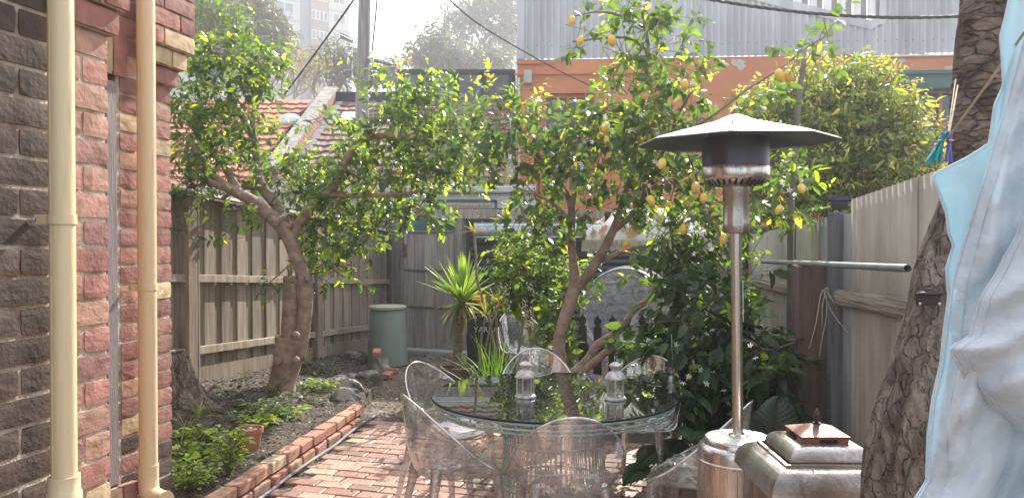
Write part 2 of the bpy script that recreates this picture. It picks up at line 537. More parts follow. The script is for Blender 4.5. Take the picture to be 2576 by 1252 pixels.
tag(bd.build('garden_soil', M_soil, smooth=True), kind='structure')

# strip of concrete under the gate
cs = MB(); cs.box((-1.15, 11.28, 0.0), (1.1, 0.22, 0.10), radians(-20), bev=0.01)
M_conc = mat('concrete', (0.30, 0.29, 0.27), (0.42, 0.41, 0.39), rough=0.9, scale=12, bump=0.3)
tag(cs.build('gate_threshold', M_conc), kind='structure')

# ------------------------------------------------------------------ brick house at the left
RED = [(0.35, 0.17, 0.135), (0.39, 0.215, 0.17), (0.32, 0.15, 0.125), (0.37, 0.185, 0.145), (0.42, 0.25, 0.18), (0.33, 0.175, 0.15)]
CREAM = (0.55, 0.42, 0.26)
DARK = [(0.080, 0.058, 0.046), (0.105, 0.078, 0.062), (0.09, 0.062, 0.05)]
def bcol(kind):
    if kind == 'dark': c = RN.choice(DARK)
    else: c = CREAM if RN.random() < 0.10 else RN.choice(RED)
    f = RN.uniform(0.8, 1.15)
    return (c[0] * f, c[1] * f, c[2] * f)
def face_brick(mb, O, u, n, s0, s1, z0, z1, depth, col, out=0.0):
    """one brick: rough front face (grid pulled back at its edges) and sides going into the mortar"""
    u3 = Vector((u[0], u[1], 0)); n3 = Vector((n[0], n[1], 0)); O3 = Vector((O[0], O[1], 0))
    nu = max(3, int((s1 - s0) / 0.03)); nv = 4
    vs = []; ph = RN.uniform(0, 6)
    for j in range(nv + 1):
        for i in range(nu + 1):
            a = i / nu; b = j / nv
            e = 1.0 if (i in (0, nu) or j in (0, nv)) else 0.0
            cnr = 1.0 if (i in (0, nu) and j in (0, nv)) else 0.0
            s_ = s0 + (s1 - s0) * a + RN.uniform(-.0012, .0012) + (0.003 if i == 0 else -0.003 if i == nu else 0) * cnr
            z_ = z0 + (z1 - z0) * b + RN.uniform(-.0012, .0012)
            h = out - e * RN.uniform(.0006, .0022) - cnr * .0015 + RN.uniform(-.0005, .0005) + 0.0008 * sin(a * 5 + ph)
            vs.append(O3 + u3 * s_ + n3 * h + Vector((0, 0, z_)))
    fs = []
    W_ = nu + 1
    for j in range(nv):
        for i in range(nu):
            fs.append((j * W_ + i, (j + 1) * W_ + i, (j + 1) * W_ + i + 1, j * W_ + i + 1))
    ring = [i for i in range(W_)] + [j * W_ + nu for j in range(1, nv + 1)] + [nv * W_ + i for i in range(nu - 1, -1, -1)] + [j * W_ for j in range(nv - 1, 0, -1)]
    b0 = len(vs)
    for r in ring:
        vs.append(vs[r] - n3 * (depth + (vs[r] - O3).dot(n3) - out))
    m = len(ring)
    for k in range(m):
        k2 = (k + 1) % m
        fs.append((ring[k], ring[k2], b0 + k2, b0 + k))
    fs.append(tuple(b0 + k for k in range(m)))
    mb.add(vs, fs, col)

UU = (-0.2389 / 1.0282, -1 / 1.0282)      # along the walls, towards the camera
NN = (1 / 1.0282, -0.2389 / 1.0282)       # outward
C1 = (-1.327, 2.535); E2 = (-1.676, 3.784)
house = thing('brick_house', 'old red and dark brown brick house wall with corbelled corners at the left edge', 'house', (-1.7, 3.2, 0))
def P2(O, s, o=0.0): return (O[0] + UU[0] * s + NN[0] * o, O[1] + UU[1] * s + NN[1] * o)

bw = MB(); mo = MB()
def wall(O, length, zoff, phase, quoin, skip=None, hmax=3.15):
    r = 0; z = zoff
    while z < hmax:
        s = 0.0; k = (r + phase) % 2
        while s < length:
            ln = 0.105 if k % 2 == 0 else 0.225
            if O is C1 and r % 2 and s > .1 and s < .2: ln = 0.109; k += 1
            kind = 'red' if s < quoin else 'dark'
            if z < 0.75 and O is E2 and kind == 'red': kind = RN.choice(['red', 'dark', 'dark'])
            if not (skip and skip(s + ln / 2, z)):
                cdep = 0.10
                face_brick(bw, O, UU, NN, s, min(s + ln, length), z + 0.005, z + 0.078, cdep, bcol(kind), RN.uniform(-.0015, .002))
            s += ln + 0.011; k += 1
        z += 0.086; r += 1
wall(C1, 2.4, 0.023, 1, 0.20)
wall(E2, 1.2, 0.011, 1, 0.9, skip=lambda s, z: s > 0.345 and 0.50 < z < 2.42)
# end return of the near wall, seen from beyond
R1 = ((-NN[0], -NN[1]))
for r in range(36):
    for k in range(2):
        face_brick(bw, P2(C1, 0.105), R1, (-UU[0], -UU[1]), 0.02 + k * 0.31, 0.02 + k * 0.31 + 0.30, 0.023 + r * .086 + .005, 0.023 + r * .086 + .078, 0.08, bcol('red'), 0.103)
# corbelled courses
def corbel(O, zbase, steps, ulen, stepu, stepn):
    for i, st in enumerate(steps):
        z = zbase + i * 0.086
        a = -stepu * st; b = ulen
        hd = a + (0.108 if i % 2 else 0.225)
        for (p, q) in ((a, hd - .005), (hd + .005, b)):
            if q - p < .03: continue
            face_brick(bw, O, UU, NN, p, q, z + 0.005, z + 0.079, 0.10 + stepn * st, bcol('red'), stepn * st)
        # end face
        e = P2(O, a)
        face_brick(bw, e, (-NN[0], -NN[1]), (-UU[0], -UU[1]), -stepn * st + .002, 0.10, z + .005, z + .079, 0.05, bcol('red'), 0.001)
        mo.box((*P2(O, a / 2 + b / 2, stepn * st - .062), z + 0.043), (0.10, b - a - 0.02, 0.0865), atan2(NN[1], NN[0]))
corbel(C1, 0.023 + 27 * .086, [1, 2, 3, 3, 3, 3, 3, 3, 3], 0.24, 0.026, 0.022)
corbel(E2, 0.011 + 28 * .086, [1, 2, 3, 3, 3, 3, 3], 0.20, 0.030, 0.025)
# mortar body
def pr(pts, z0, z1): mo.prism(pts, z0, z1)
m_ = -0.005
a0 = P2(C1, 0.01, m_); a1 = P2(C1, 2.39, m_)
b0_ = P2(E2, 0.01, m_); b1_ = P2(E2, 0.36, m_)
far = (-5.0, 1.0); far2 = (-5.0, 5.0)
wl = P2(E2, 1.31, m_)
pr([a1, a0, P2(C1, 0.01, -0.64), P2(C1, 2.39, -3.0)], -0.05, 3.16)
pr([b1_, b0_, P2(E2, 0.01, -3.0), P2(E2, 0.36, -3.0)], -0.05, 3.16)
pr([P2(E2, 1.25, m_), b1_, P2(E2, 0.36, -3.0), P2(E2, 1.25, -3.0)], -0.05, 0.50)
pr([P2(E2, 1.25, m_), b1_, P2(E2, 0.36, -3.0), P2(E2, 1.25, -3.0)], 2.42, 3.16)
pr([P2(E2, 1.25, -0.20), P2(E2, 0.36, -0.20), P2(E2, 0.36, -3.0), P2(E2, 1.25, -3.0)], 0.50, 2.42)
wobj = bw.build('brickwork', M_brick, house)
mo.build('mortar', M_mortar, house)
# window: jamb, sill, arch
M_grey = mat('weathered_paint', (0.20, 0.17, 0.16), (0.28, 0.245, 0.23), rough=0.7, scale=5, stretch=(6, 6, 0.6), bump=0.3, bscale=30)
fr = MB()
rotN = atan2(NN[1], NN[0])
fr.box((*P2(E2, 0.398, -0.045), 1.48), (0.10, 0.065, 1.79), rotN, bev=0.004)
fr.box((*P2(E2, 0.368, -0.02), 1.48), (0.03, 0.012, 1.79), rotN, bev=0.003)
fr.box((*P2(E2, 0.85, -0.06), 2.35), (0.08, 0.84, 0.07), rotN, bev=0.004)
fr.box((*P2(E2, 0.85, -0.06), 0.615), (0.10, 0.84, 0.07), rotN, bev=0.004)
fr.box((*P2(E2, 0.85, -0.07), 1.48), (0.04, 0.84, 0.05), rotN, bev=0.004)
wf = fr.build('window', M_grey, house)
wf['label'] = 'grey painted timber window frame in the brick wall'
M_pane = mat('window_glass', (0.03, 0.035, 0.04), (0.05, 0.055, 0.06), rough=0.08, scale=2, spec=0.9)
pn = MB(); pn.box((*P2(E2, 0.85, -0.10), 1.48), (0.01, 0.84, 1.7), rotN)
o = pn.build('pane', M_pane, wf)
sb = MB()
for k in range(9):
    s = 0.28 + k * 0.105
    face_brick(sb, P2(E2, s), (UU[0], UU[1]), NN, 0, 0.095, 0.505, 0.575, 0.20, bcol('red'), 0.04)
sb.build('sill', M_brick, house)
ar = MB()
for k in range(10):                                     # soldier arch, each brick leaning a little
    s = 0.30 + k * 0.088
    face_brick(ar, P2(E2, s), (UU[0], UU[1]), NN, 0, 0.078, 2.405, 2.405 + 0.225, 0.1, bcol('red'), 0.006)
ar.build('window_arch', M_brick, house)

# downpipes
M_pipe = mat('cream_painted_pipe', (0.50, 0.38, 0.22), (0.66, 0.53, 0.32), rough=0.40, scale=7, bump=0.12, stretch=(5, 5, 0.5), spec=0.5, detail=9, ramp=(.22, .45), rvar=.1)
def downpipe(px, d, rad, zb, label, band_y, band_reach, collar, elbow):
    c = W(px, 620, d)
    t = thing('downpipe', label, 'downpipe', (c.x, c.y, 0), 'cream downpipes on the brick wall')
    a = MB(); a.tube([(c.x, c.y, zb), (c.x, c.y, 3.1)], rad, n=36)
    a.box((c.x + rad * .45 * -1, c.y - rad * 0.9, (zb + 3.1) / 2), (0.003, 0.0025, 3.1 - zb), radians(-20))
    a.build('pipe', M_pipe, t, smooth=40)
    # strap: ring round the pipe and a flat arm back to the wall
    z = W(px, band_y, d).z
    b = MB()
    n = 30; vs = []
    ang0 = radians(205); ang1 = radians(410)
    for i in range(n + 1):
        an = ang0 + (ang1 - ang0) * i / n
        for rr in (rad + .001, rad + .004):
            for zz in (-.014, .014):
                vs.append((c.x + cos(an) * rr, c.y + sin(an) * rr, z + zz))
    fs = []
    for i in range(n):
        q = i * 4; r_ = q + 4
        fs += [(q, q + 1, r_ + 1, r_), (q + 2, r_ + 2, r_ + 3, q + 3), (q, r_, r_ + 2, q + 2), (q + 1, q + 3, r_ + 3, r_ + 1)]
    b.add(vs, fs)
    sp = Vector((c.x + cos(ang0) * (rad + .003), c.y + sin(ang0) * (rad + .003), z))
    wl_ = Vector(band_reach)
    wl_.z = z
    dv = wl_ - sp
    b.box((sp + wl_) / 2, (dv.length, 0.003, 0.028), atan2(dv.y, dv.x), bev=0.001)
    b.build('strap', M_pipe, t, smooth=40)
    sc_ = MB(); sc_.lathe([(0, 0.006), (0.006, 0.005), (0.008, 0)], 10, wl_ + Vector((0.004, -.004, 0)), axis=Matrix.Rotation(radians(90), 3, 'Y'))
    sc_.build('screw', mat('screw_steel', (0.3, 0.3, 0.3), rough=0.4, metal=1.0), t)
    if collar:
        k = MB(); zt = collar
        k.lathe([(rad + .002, zt), (rad + .008, zt), (rad + .008, zt - .045), (rad + .012, zt - .05), (rad + .012, zt - .4), (rad + .002, zt - .4)], 36, (c.x, c.y, 0))
        k.build('pipe_socket', M_pipe, t, smooth=40)
    if elbow:
        k = MB(); zt = elbow
        k.tube([(c.x, c.y, zt + .10), (c.x, c.y, zt + 0.02), (c.x + .012, c.y - .01, zt - .03), (c.x + .06, c.y - .03, zt - .05), (c.x + .10, c.y - .05, zt - .052)], [rad + .004] * 4 + [rad + .006], n=28, smooth=5)
        k.build('pipe_elbow', M_pipe, t, smooth=40)
    return t
downpipe(157, 2.24, 0.0345, 0.2, 'thick cream downpipe nearest the left edge, with its strap screwed to dark bricks', 552, (*P2(C1, 0.30, 0.004), 0), W(157, 1195, 2.24).z, None)
downpipe(370, 3.50, 0.0400, W(370, 1225, 3.5).z, 'slimmer looking cream downpipe on the red bricks beside the garden, ending in an elbow', 722, (*P2(E2, 0.30, 0.004), 0), None, W(370, 1222, 3.5).z)

# ------------------------------------------------------------------ paling fence on the left
M_wood = mat('weathered_paling', (0.58, 0.55, 0.53), (1.0, 0.96, 0.92), rough=0.85, scale=3.2, stretch=(9, 9, 0.7), bump=0.6, bscale=16, attr=True, detail=9, bdist=0.01)
pf = thing('paling_fence', 'weathered brown grey timber paling fence along the left garden bed', 'fence', (fence_x(9), 9, 0))
fdir = Vector((0.202, 1, 0)).normalized(); frot = atan2(fdir.y, fdir.x)
fn = Vector((fdir.y, -fdir.x, 0))                 # towards the garden
def fpt(Y, o, z): return Vector((fence_x(Y), Y, z)) + fn * o
posts = [(4.3, 0.10), (7.0, 0.13), (9.55, 0.13), (12.15, 0.12)]
def ftop(Y): return 2.10 - 0.062 * (Y - 7.0)
for i in range(3):
    Ya, Yb = posts[i][0], posts[i + 1][0]
    b = MB()
    Y = Ya + 0.03; k = 0
    while Y < Yb:
        wv = RN.uniform(0.135, 0.15)
        c = RN.uniform(0.66, 1.16); tint = RN.uniform(-0.02, 0.03)
        col = (0.385 * c + tint, 0.325 * c, 0.265 * c)
        zt = ftop(Y) - (0.02 if i == 1 else 0.0); zb = fence_z(Y) + 0.10
        b.box(fpt(Y + wv / 2, -0.03 - (0.016 if k % 2 else 0.0), (zt + zb) / 2), (wv + 0.012, 0.014, zt - zb), frot + RN.uniform(-.01, .01), col, jit=0.0015)
        Y += wv * 0.985; k += 1
    b.build('paling_panel', M_wood, pf)
    L_ = (Yb - Ya) / fdir.y
    mid = (Ya + Yb) / 2
    slope = atan2(-0.062 * fdir.y, 1)
    for hz, hh, nm in ((ftop(mid) - 0.78, 0.075, 'rail'), (ftop(mid) - 1.45, 0.075, 'rail')):
        r = MB(); R = Matrix.Rotation(frot, 3, 'Z') @ Matrix.Rotation(-slope, 3, 'Y')
        r.box(fpt(mid, 0.008, hz), (L_ - 0.10, 0.045, hh), R, (0.46, 0.39, 0.30), bev=0.004, jit=0.002)
        r.build(nm, M_wood, pf)
    r = MB(); R = Matrix.Rotation(frot, 3, 'Z') @ Matrix.Rotation(-slope, 3, 'Y')
    r.box(fpt(mid, -0.012, fence_z(mid) + 0.06), (L_ - 0.10, 0.02, 0.20), R, (0.36, 0.29, 0.22), bev=0.003, jit=0.002)
    r.build('plinth_board', M_wood, pf)
    r = MB(); R = Matrix.Rotation(frot, 3, 'Z') @ Matrix.Rotation(-slope, 3, 'Y') @ Matrix.Rotation(radians(22), 3, 'X')
    r.box(fpt(mid, 0.0, ftop(mid) + 0.012), (L_ - 0.02, 0.13, 0.022), R, (0.40, 0.34, 0.27), bev=0.003, jit=0.002)
    r.build('capping', M_wood, pf)
for Y, wd in posts:
    r = MB()
    r.box(fpt(Y, 0.02, ftop(Y) / 2 - 0.05), (0.14, 0.09, ftop(Y) + 0.02), frot + radians(2), (0.33, 0.26, 0.21), bev=0.004, jit=0.002)
    r.box(fpt(Y + .085, 0.005, ftop(Y) / 2 - 0.05), (0.02, 0.12, ftop(Y) - 0.05), frot + radians(2), (0.44, 0.40, 0.36), bev=0.003, jit=0.002)
    r.build('post', M_wood, pf)

# ------------------------------------------------------------------ gate at the back
gA = Vector((-1.62, 11.65, 0)); gB = Vector((-0.84, 11.25, 0))
gt = thing('garden_gate', 'grey timber ledged gate with a rusty hinge between the fence and the beam', 'gate', gA)
gd = (gB - gA); gl = gd.length; gd.normalize(); grot = atan2(gd.y, gd.x); gn = Vector((gd.y, -gd.x, 0))
b = MB()
for k in range(5):
    wv = gl / 5
    c = RN.uniform(0.85, 1.1)
    b.box(gA + gd * (wv * (k + .5)) + Vector((0, 0, 0.93)), (wv - 0.006, 0.02, 1.74), grot, (0.42 * c, 0.39 * c, 0.37 * c), jit=0.001)
b.build('board_panel', M_wood, gt)
for z in (0.66, 1.21, 1.775):
    b = MB(); b.box(gA + gd * gl / 2 + gn * 0.022 + Vector((0, 0, z)), (gl, 0.02, 0.028), grot, (0.22, 0.19, 0.17), bev=.003); b.build('batten', M_wood, gt)
for e in (0.03, gl - 0.03):
    b = MB(); b.box(gA + gd * e + gn * 0.02 + Vector((0, 0, 0.93)), (0.06, 0.018, 1.72), grot, (0.42, 0.39, 0.37), bev=.003); b.build('stile', M_wood, gt)
b = MB(); b.box(gA + gd * 0.03 + gn * 0.035 + Vector((0, 0, 1.50)), (0.05, 0.012, 0.20), grot, bev=.003)
b.tube([gA + gn * 0.045 + Vector((0, 0, 1.40)), gA + gn * 0.045 + Vector((0, 0, 1.60))], 0.009)
b.build('hinge', mat('rusty_iron', (0.10, 0.05, 0.035), (0.20, 0.13, 0.10), rough=0.7, scale=20), gt)
# posts and beam of the back boundary
bb = thing('boundary_frame', 'rough grey timber posts and beam at the back of the yard beside the gate', 'timber frame', (gB.x, gB.y, 0))
def post3(x, y, wd, dp, z1, col, rot=grot, name='post'):
    r = MB(); r.box((x, y, z1 / 2 - .02), (wd, dp, z1 + .04), rot, col, bev=.006, jit=.003); r.build(name, M_wood, bb)
post3(-0.755, 11.22, 0.13, 0.12, 1.98, (0.30, 0.265, 0.24))
post3(-1.72, 11.72, 0.12, 0.10, 1.95, (0.24, 0.21, 0.20))
post3(-1.86, 11.9, 0.05, 0.08, 1.75, (0.20, 0.18, 0.17))
post3(3.0, 11.0, 0.13, 0.12, 2.0, (0.2, 0.17, 0.15))
r = MB(); r.box((0.72, 11.20, 2.03), (4.6, 0.10, 0.13), 0, (0.40, 0.35, 0.32), bev=.006, jit=.003); r.box((-1.15, 11.42, 2.03), (0.80, 0.10, 0.13), grot, (0.38, 0.33, 0.30), bev=.006, jit=.003)
r.build('beam', M_wood, bb)
r = MB(); r.box((-1.25, 11.75, 1.88), (0.9, 0.03, 0.16), grot, bev=.003)
r.build('green_board', mat('green_painted_board', (0.05, 0.15, 0.12), (0.06, 0.18, 0.14), rough=0.6, scale=4), bb)

# roller door and its drum
def corr(mb, A, B, z0, z1a, z1b, pitch, amp, col=(1, 1, 1), horiz=False, seg=8):
    """corrugated sheet from A to B (x, y); ridges vertical, or horizontal"""
    A = Vector((A[0], A[1], 0)); B = Vector((B[0], B[1], 0)); d = B - A; L_ = d.length; d.normalize(); n = Vector((d.y, -d.x, 0))
    if not horiz:
        nu = max(4, int(L_ / pitch * seg)); nz_ = 3
        def fnc(u, v):
            o = amp * sin(u * L_ / pitch * 2 * pi)
            zt = z1a + (z1b - z1a) * u
            return A + d * (u * L_) + n * o + Vector((0, 0, z0 + (zt - z0) * v))
        mb.grid(fnc, nu, nz_, col)
    else:
        H = z1a - z0
        nv = max(4, int(H / pitch * seg))
        def fnc(u, v):
            o = amp * sin(v * H / pitch * 2 * pi)
            return A + d * (u * L_) + n * o + Vector((0, 0, z0 + H * v))
        mb.grid(fnc, 1, nv, col)
rd = thing('roller_door', 'dark ribbed roller door across the back of the yard with its silver drum above', 'roller door', (1.2, 11.3, 0))
M_char = mat('charcoal_steel', (0.035, 0.038, 0.045), (0.055, 0.058, 0.066), rough=0.45, scale=6, metal=0.0, bump=.05)
b = MB(); corr(b, (-0.62, 11.35), (4.2, 11.35), 0.0, 1.86, 1.86, 0.10, 0.013, horiz=True); b.build('door_curtain', M_char, rd, smooth=50)
M_galv = mat('galvanised', (0.34, 0.36, 0.38), (0.50, 0.52, 0.54), rough=0.42, scale=9, metal=0.85, bump=.05)
b = MB(); b.tube([(-0.55, 11.15, 1.79), (1.15, 11.15, 1.79)], 0.125, n=40)
for dz in (-.09, -.04, .02, .07):
    b.tube([(-0.55, 11.05 - 0.0, 1.79 + dz), (1.15, 11.05, 1.79 + dz)], 0.012, n=8)
b.build('drum', M_galv, rd, smooth=50)

# ------------------------------------------------------------------ corrugated fence on the right
def rf_x(Y): return 2.03 + 0.097 * (Y - 4.0)
M_fib = mat('weathered_sheet', (0.66, 0.62, 0.56), (1.0, 0.97, 0.92), rough=0.85, scale=2.2, stretch=(3, 3, 0.8), bump=0.25, bscale=40, attr=True, detail=9, ramp=(0.3, 0.62))
cf = thing('sheet_fence', 'corrugated sheet fence with old timber rails along the right side', 'fence', (rf_x(5), 5, 0))
sheets = [(2.2, 3.25, 2.10, 2.03, (0.40, 0.36, 0.31)), (3.23, 3.84, 2.03, 1.985, (0.43, 0.385, 0.33)), (3.82, 4.78, 1.985, 1.92, (0.41, 0.37, 0.32)), (4.80, 5.15, 1.84, 1.83, (0.27, 0.29, 0.31)), (5.13, 5.45, 1.83, 1.82, (0.28, 0.30, 0.32)), (5.43, 6.10, 1.80, 1.78, (0.40, 0.37, 0.32)), (6.08, 6.85, 1.79, 1.75, (0.36, 0.335, 0.29)), (6.83, 7.7, 1.75, 1.72, (0.40, 0.375, 0.34)), (7.68, 8.6, 1.72, 1.68, (0.32, 0.30, 0.27))]
for k, (ya, yb, za, zb, c) in enumerate(sheets):
    b = MB(); o_ = 0.012 * (k % 2)
    corr(b, (rf_x(ya) + o_, ya), (rf_x(yb) + o_, yb), -0.05, za, zb, 0.078, 0.007, c)
    b.build('corrugated_sheet', M_fib, cf, smooth=60, solid=0.005)
M_old = mat('splintered_timber', (0.50, 0.46, 0.42), (1.0, 0.95, 0.9), rough=0.9, scale=6, stretch=(1, 0.25, 5), bump=1.0, bscale=14, attr=True, detail=10, bdist=.02)
for (ya, yb, za, zb) in ((3.0, 5.02, 1.355, 1.30), (5.45, 7.6, 1.285, 1.27)):
    r = MB()
    A = Vector((rf_x(ya) - 0.035, ya, za)); B = Vector((rf_x(yb) - 0.035, yb, zb))
    n = 14
    def rail(u, v):
        p = A + (B - A) * u
        a = v * 2 * pi
        return p + Vector((-cos(a) * 0.022, 0, sin(a) * 0.052)) + Vector((0, 0, RN.uniform(-.004, .004)))
    r.grid(rail, n, 8, (0.34, 0.30, 0.26))
    r.build('rail', M_old, cf)
r = MB(); r.box((rf_x(5.2) - 0.13, 5.22, 0.70), (0.20, 0.17, 1.60), radians(-5), (0.19, 0.125, 0.11), bev=.008, jit=.003)
p_ = r.build('post', M_wood, cf); p_['label'] = 'reddish brown sleeper post'
r = MB(); r.box((rf_x(5.1) - 0.035, 4.98, 1.1), (0.09, 0.10, 1.5), radians(-5), (0.16, 0.17, 0.18), bev=.006, jit=.002)
r.build('post', M_wood, cf)
r = MB(); r.box((rf_x(7.9) - 0.08, 7.85, 0.8), (0.12, 0.12, 1.7), radians(-5), (0.11, 0.085, 0.08), bev=.006, jit=.002)
r.build('post', M_wood, cf)
# vine tendrils on the rail
b = MB()
for k in range(6):
    p = Vector((rf_x(5) - 0.09, 5.0, 1.34)); pts = [p]; dv = Vector((RN.uniform(-.1, .02), RN.uniform(-.4, .1), RN.uniform(-.2, .25)))
    for q in range(6):
        p = p + dv * 0.085; dv += Vector((RN.uniform(-.2, .2), RN.uniform(-.3, .3), -0.22 + RN.uniform(-.2, .2))); pts.append(p)
    b.tube(pts, [0.004] * 6 + [.002], n=5, smooth=3)
tag(b.build('dry_vine', mat('dry_vine', (0.32, 0.27, 0.21), (0.42, 0.36, 0.28), rough=.9)), 'dead bare vine tendrils tangled round the rail of the right fence', 'vine')
# steel pipe in front of the right fence
b = MB(); A = W(1915, 657, 6.6); B = W(2283, 675, 3.35)
n = 30; dv = (B - A).normalized()
b.tube([A, B], 0.0178, n=24, caps=False); b.tube([A, B], 0.0150, n=24, caps=False)
q = dv.to_track_quat('Z', 'Y').to_matrix()
b.lathe([(0.0178, 0), (0.0150, 0)], 24, B, axis=q)
b.lathe([(0.0195, -0.03), (0.0195, 0.03)], 24, A + dv * 1.85, axis=q)
tag(b.build('steel_pipe', mat('dull_grey_pipe', (0.20, 0.23, 0.22), (0.28, 0.31, 0.30), rough=.5, scale=8, metal=.2), smooth=40), 'long hollow grey pipe running level in front of the right fence', 'pipe')
# solar lamp above the fence
sl_ = thing('solar_lamp', 'small dark solar lamp plate on top of the right fence', 'lamp', W(2112, 500, 5.0))
b = MB(); c = W(2112, 500, 5.0); R = Matrix.Rotation(radians(-15), 3, 'Z') @ Matrix.Rotation(radians(18), 3, 'X')
b.box(c, (0.14, 0.10, 0.012), R, bev=.004); b.build('solar_panel', mat('dark_panel', (0.02, 0.02, 0.035), (0.03, 0.03, 0.05), rough=1, spec=0), sl_)
b = MB(); b.box(c - Vector((0, 0, .035)), (0.10, 0.09, 0.05), R, bev=.01); b.tube([c - Vector((0, 0, .04)), c - Vector((-.02, 0, .2))], .012)
b.build('lamp_body', mat('black_plastic', (0.02, 0.02, 0.02), rough=.5), sl_)
# ================================================================== TABLE
TC = Vector((0.25, 4.62, 0)); TR = 0.735; TZ = 0.75
tb = thing('dining_table', 'large round glass topped patio table on a flared pale green wire base', 'table', TC)
M_tglass = thin_clear('table_glass', tint=(0.30, 0.32, 0.33), haze=0.02, rough=0.006, bump=0.0, hazecol=(.6, .62, .62), f0=0.14, power=2.3)
M_gedge = mat('glass_edge', (0.004, 0.012, 0.012), (0.01, 0.022, 0.022), rough=0.3, spec=.3)
b = MB(); n = 96
b.lathe([(0.0001, TZ), (TR * .5, TZ), (TR - .006, TZ)], n, TC)
o = b.build('glass_top', M_tglass, tb)
b = MB(); b.lathe([(TR - .006, TZ), (TR - .001, TZ - .002), (TR, TZ - .006), (TR - .001, TZ - .012), (TR - .006, TZ - .0135)], n, TC)
b.build('glass_rim', M_gedge, tb, smooth=60)
M_wire = mat('pale_green_wire', (0.42, 0.52, 0.47), (0.52, 0.61, 0.56), rough=0.45, scale=20, spec=.5)
def prof(pr_, t):
    for i in range(len(pr_) - 1):
        if pr_[i][0] <= t <= pr_[i + 1][0]:
            q = (t - pr_[i][0]) / (pr_[i + 1][0] - pr_[i][0])
            return pr_[i][1] + (pr_[i + 1][1] - pr_[i][1]) * q
stem = [(0.345, 0.02), (0.318, 0.22), (0.300, 0.42), (0.305, 0.54), (0.36, 0.635), (0.50, 0.69), (0.66, 0.712), (0.705, 0.722)]
b = MB(); NW = 64
for k in range(NW):
    a = 2 * pi * k / NW
    pts = [TC + Vector((cos(a) * r, sin(a) * r, z)) for r, z in stem]
    b.tube(pts, 0.0040, n=5, smooth=3, caps=False)
b.build('wire_stem', M_wire, tb, smooth=True)
b = MB()
def ringw(r, z, rad=.0062): b.tube([TC + Vector((cos(2 * pi * i / 72) * r, sin(2 * pi * i / 72) * r, z)) for i in range(72)], rad, n=6, closed=True)
for r, z in ((0.722, 0.728), (0.713, 0.698), (0.693, 0.670), (0.64, 0.656), (0.345, 0.02), (0.318, 0.22), (0.302, 0.48)): ringw(r, z)
for k in range(48):
    a = 2 * pi * (k + .5) / 48
    b.tube([TC + Vector((cos(a) * r, sin(a) * r, z)) for r, z in ((0.722, 0.733), (0.712, 0.698), (0.688, 0.668), (0.60, 0.650))], 0.0056, n=5, caps=False)
for k in range(14):
    a = 2 * pi * (k + .5) / 14
    b.tube([TC + Vector((cos(a) * 0.12, sin(a) * 0.12, 0.70)), TC + Vector((cos(a) * .71, sin(a) * .71, 0.735))], 0.003, n=5)
ringw(0.30, 0.725); ringw(0.12, 0.70)
b.build('wire_rim', M_wire, tb, smooth=True)
b = MB(); ringw(0.338, 0.008, .012); b.build('base_ring', M_wire, tb, smooth=True)

# ================================================================== CLEAR CHAIRS
M_shell = thin_clear('clear_acrylic', tint=(0.93, 0.925, 0.92), haze=0.12, rough=0.04, bump=0.8, hazecol=(.92, .93, .95), f0=0.30, power=2.0, bscale=5)
M_solid = thin_clear('clear_acrylic_solid', tint=(.84, .82, .80), haze=.24, rough=.07, bump=.6, hazecol=(.92, .92, .93), f0=.30, power=1.6, bscale=18)
M_rim = thin_clear('clear_acrylic_edge', tint=(.75, .74, .73), haze=.55, rough=.06, hazecol=(.95, .95, .96), f0=.40, power=1.6)
def rim(t):
    """t in 0..1 round the rim starting at the middle of the seat front, chair facing +y"""
    a = 2 * pi * t
    # plan: rounded triangle; height: low at the front corners, high at the back
    ct = cos(a); st = sin(a)              # ct=1 front, ct=-1 back
    x = -0.285 * st * (1 + 0.10 * ct)
    y = 0.245 * ct if ct > 0 else 0.27 * ct
    if ct > 0.35: x *= 1.0
    h = (1 - ct) / 2
    z = 0.455 + 0.40 * (max(0.0, h - 0.20) / 0.80) ** 1.15
    fr_ = max(0.0, ct) ** 2
    z -= 0.02 * fr_
    return Vector((x, y, z))
def corner(t):
    """push the rim out to the two pointed front corners"""
    a = 2 * pi * t
    p = rim(t)
    for s_, ac in ((-1, radians(57)), (1, radians(-57))):
        d_ = (a - ac + pi) % (2 * pi) - pi
        g_ = math.exp(-(d_ / 0.30) ** 2)
        p += Vector((s_ * 0.055, 0.03, 0.012)) * g_
    return p
def shellpt(t, s):
    R_ = corner(t)
    C_ = Vector((0, 0.0, 0.405))
    a = 2 * pi * t; back = (1 - cos(a)) / 2
    fx = s ** (0.72 - 0.12 * back)
    zz = s ** (1.6 + 3.2 * back)
    p = Vector((C_.x + (R_.x - C_.x) * fx, C_.y + (R_.y - C_.y) * fx, C_.z + (R_.z - C_.z) * zz))
    return p
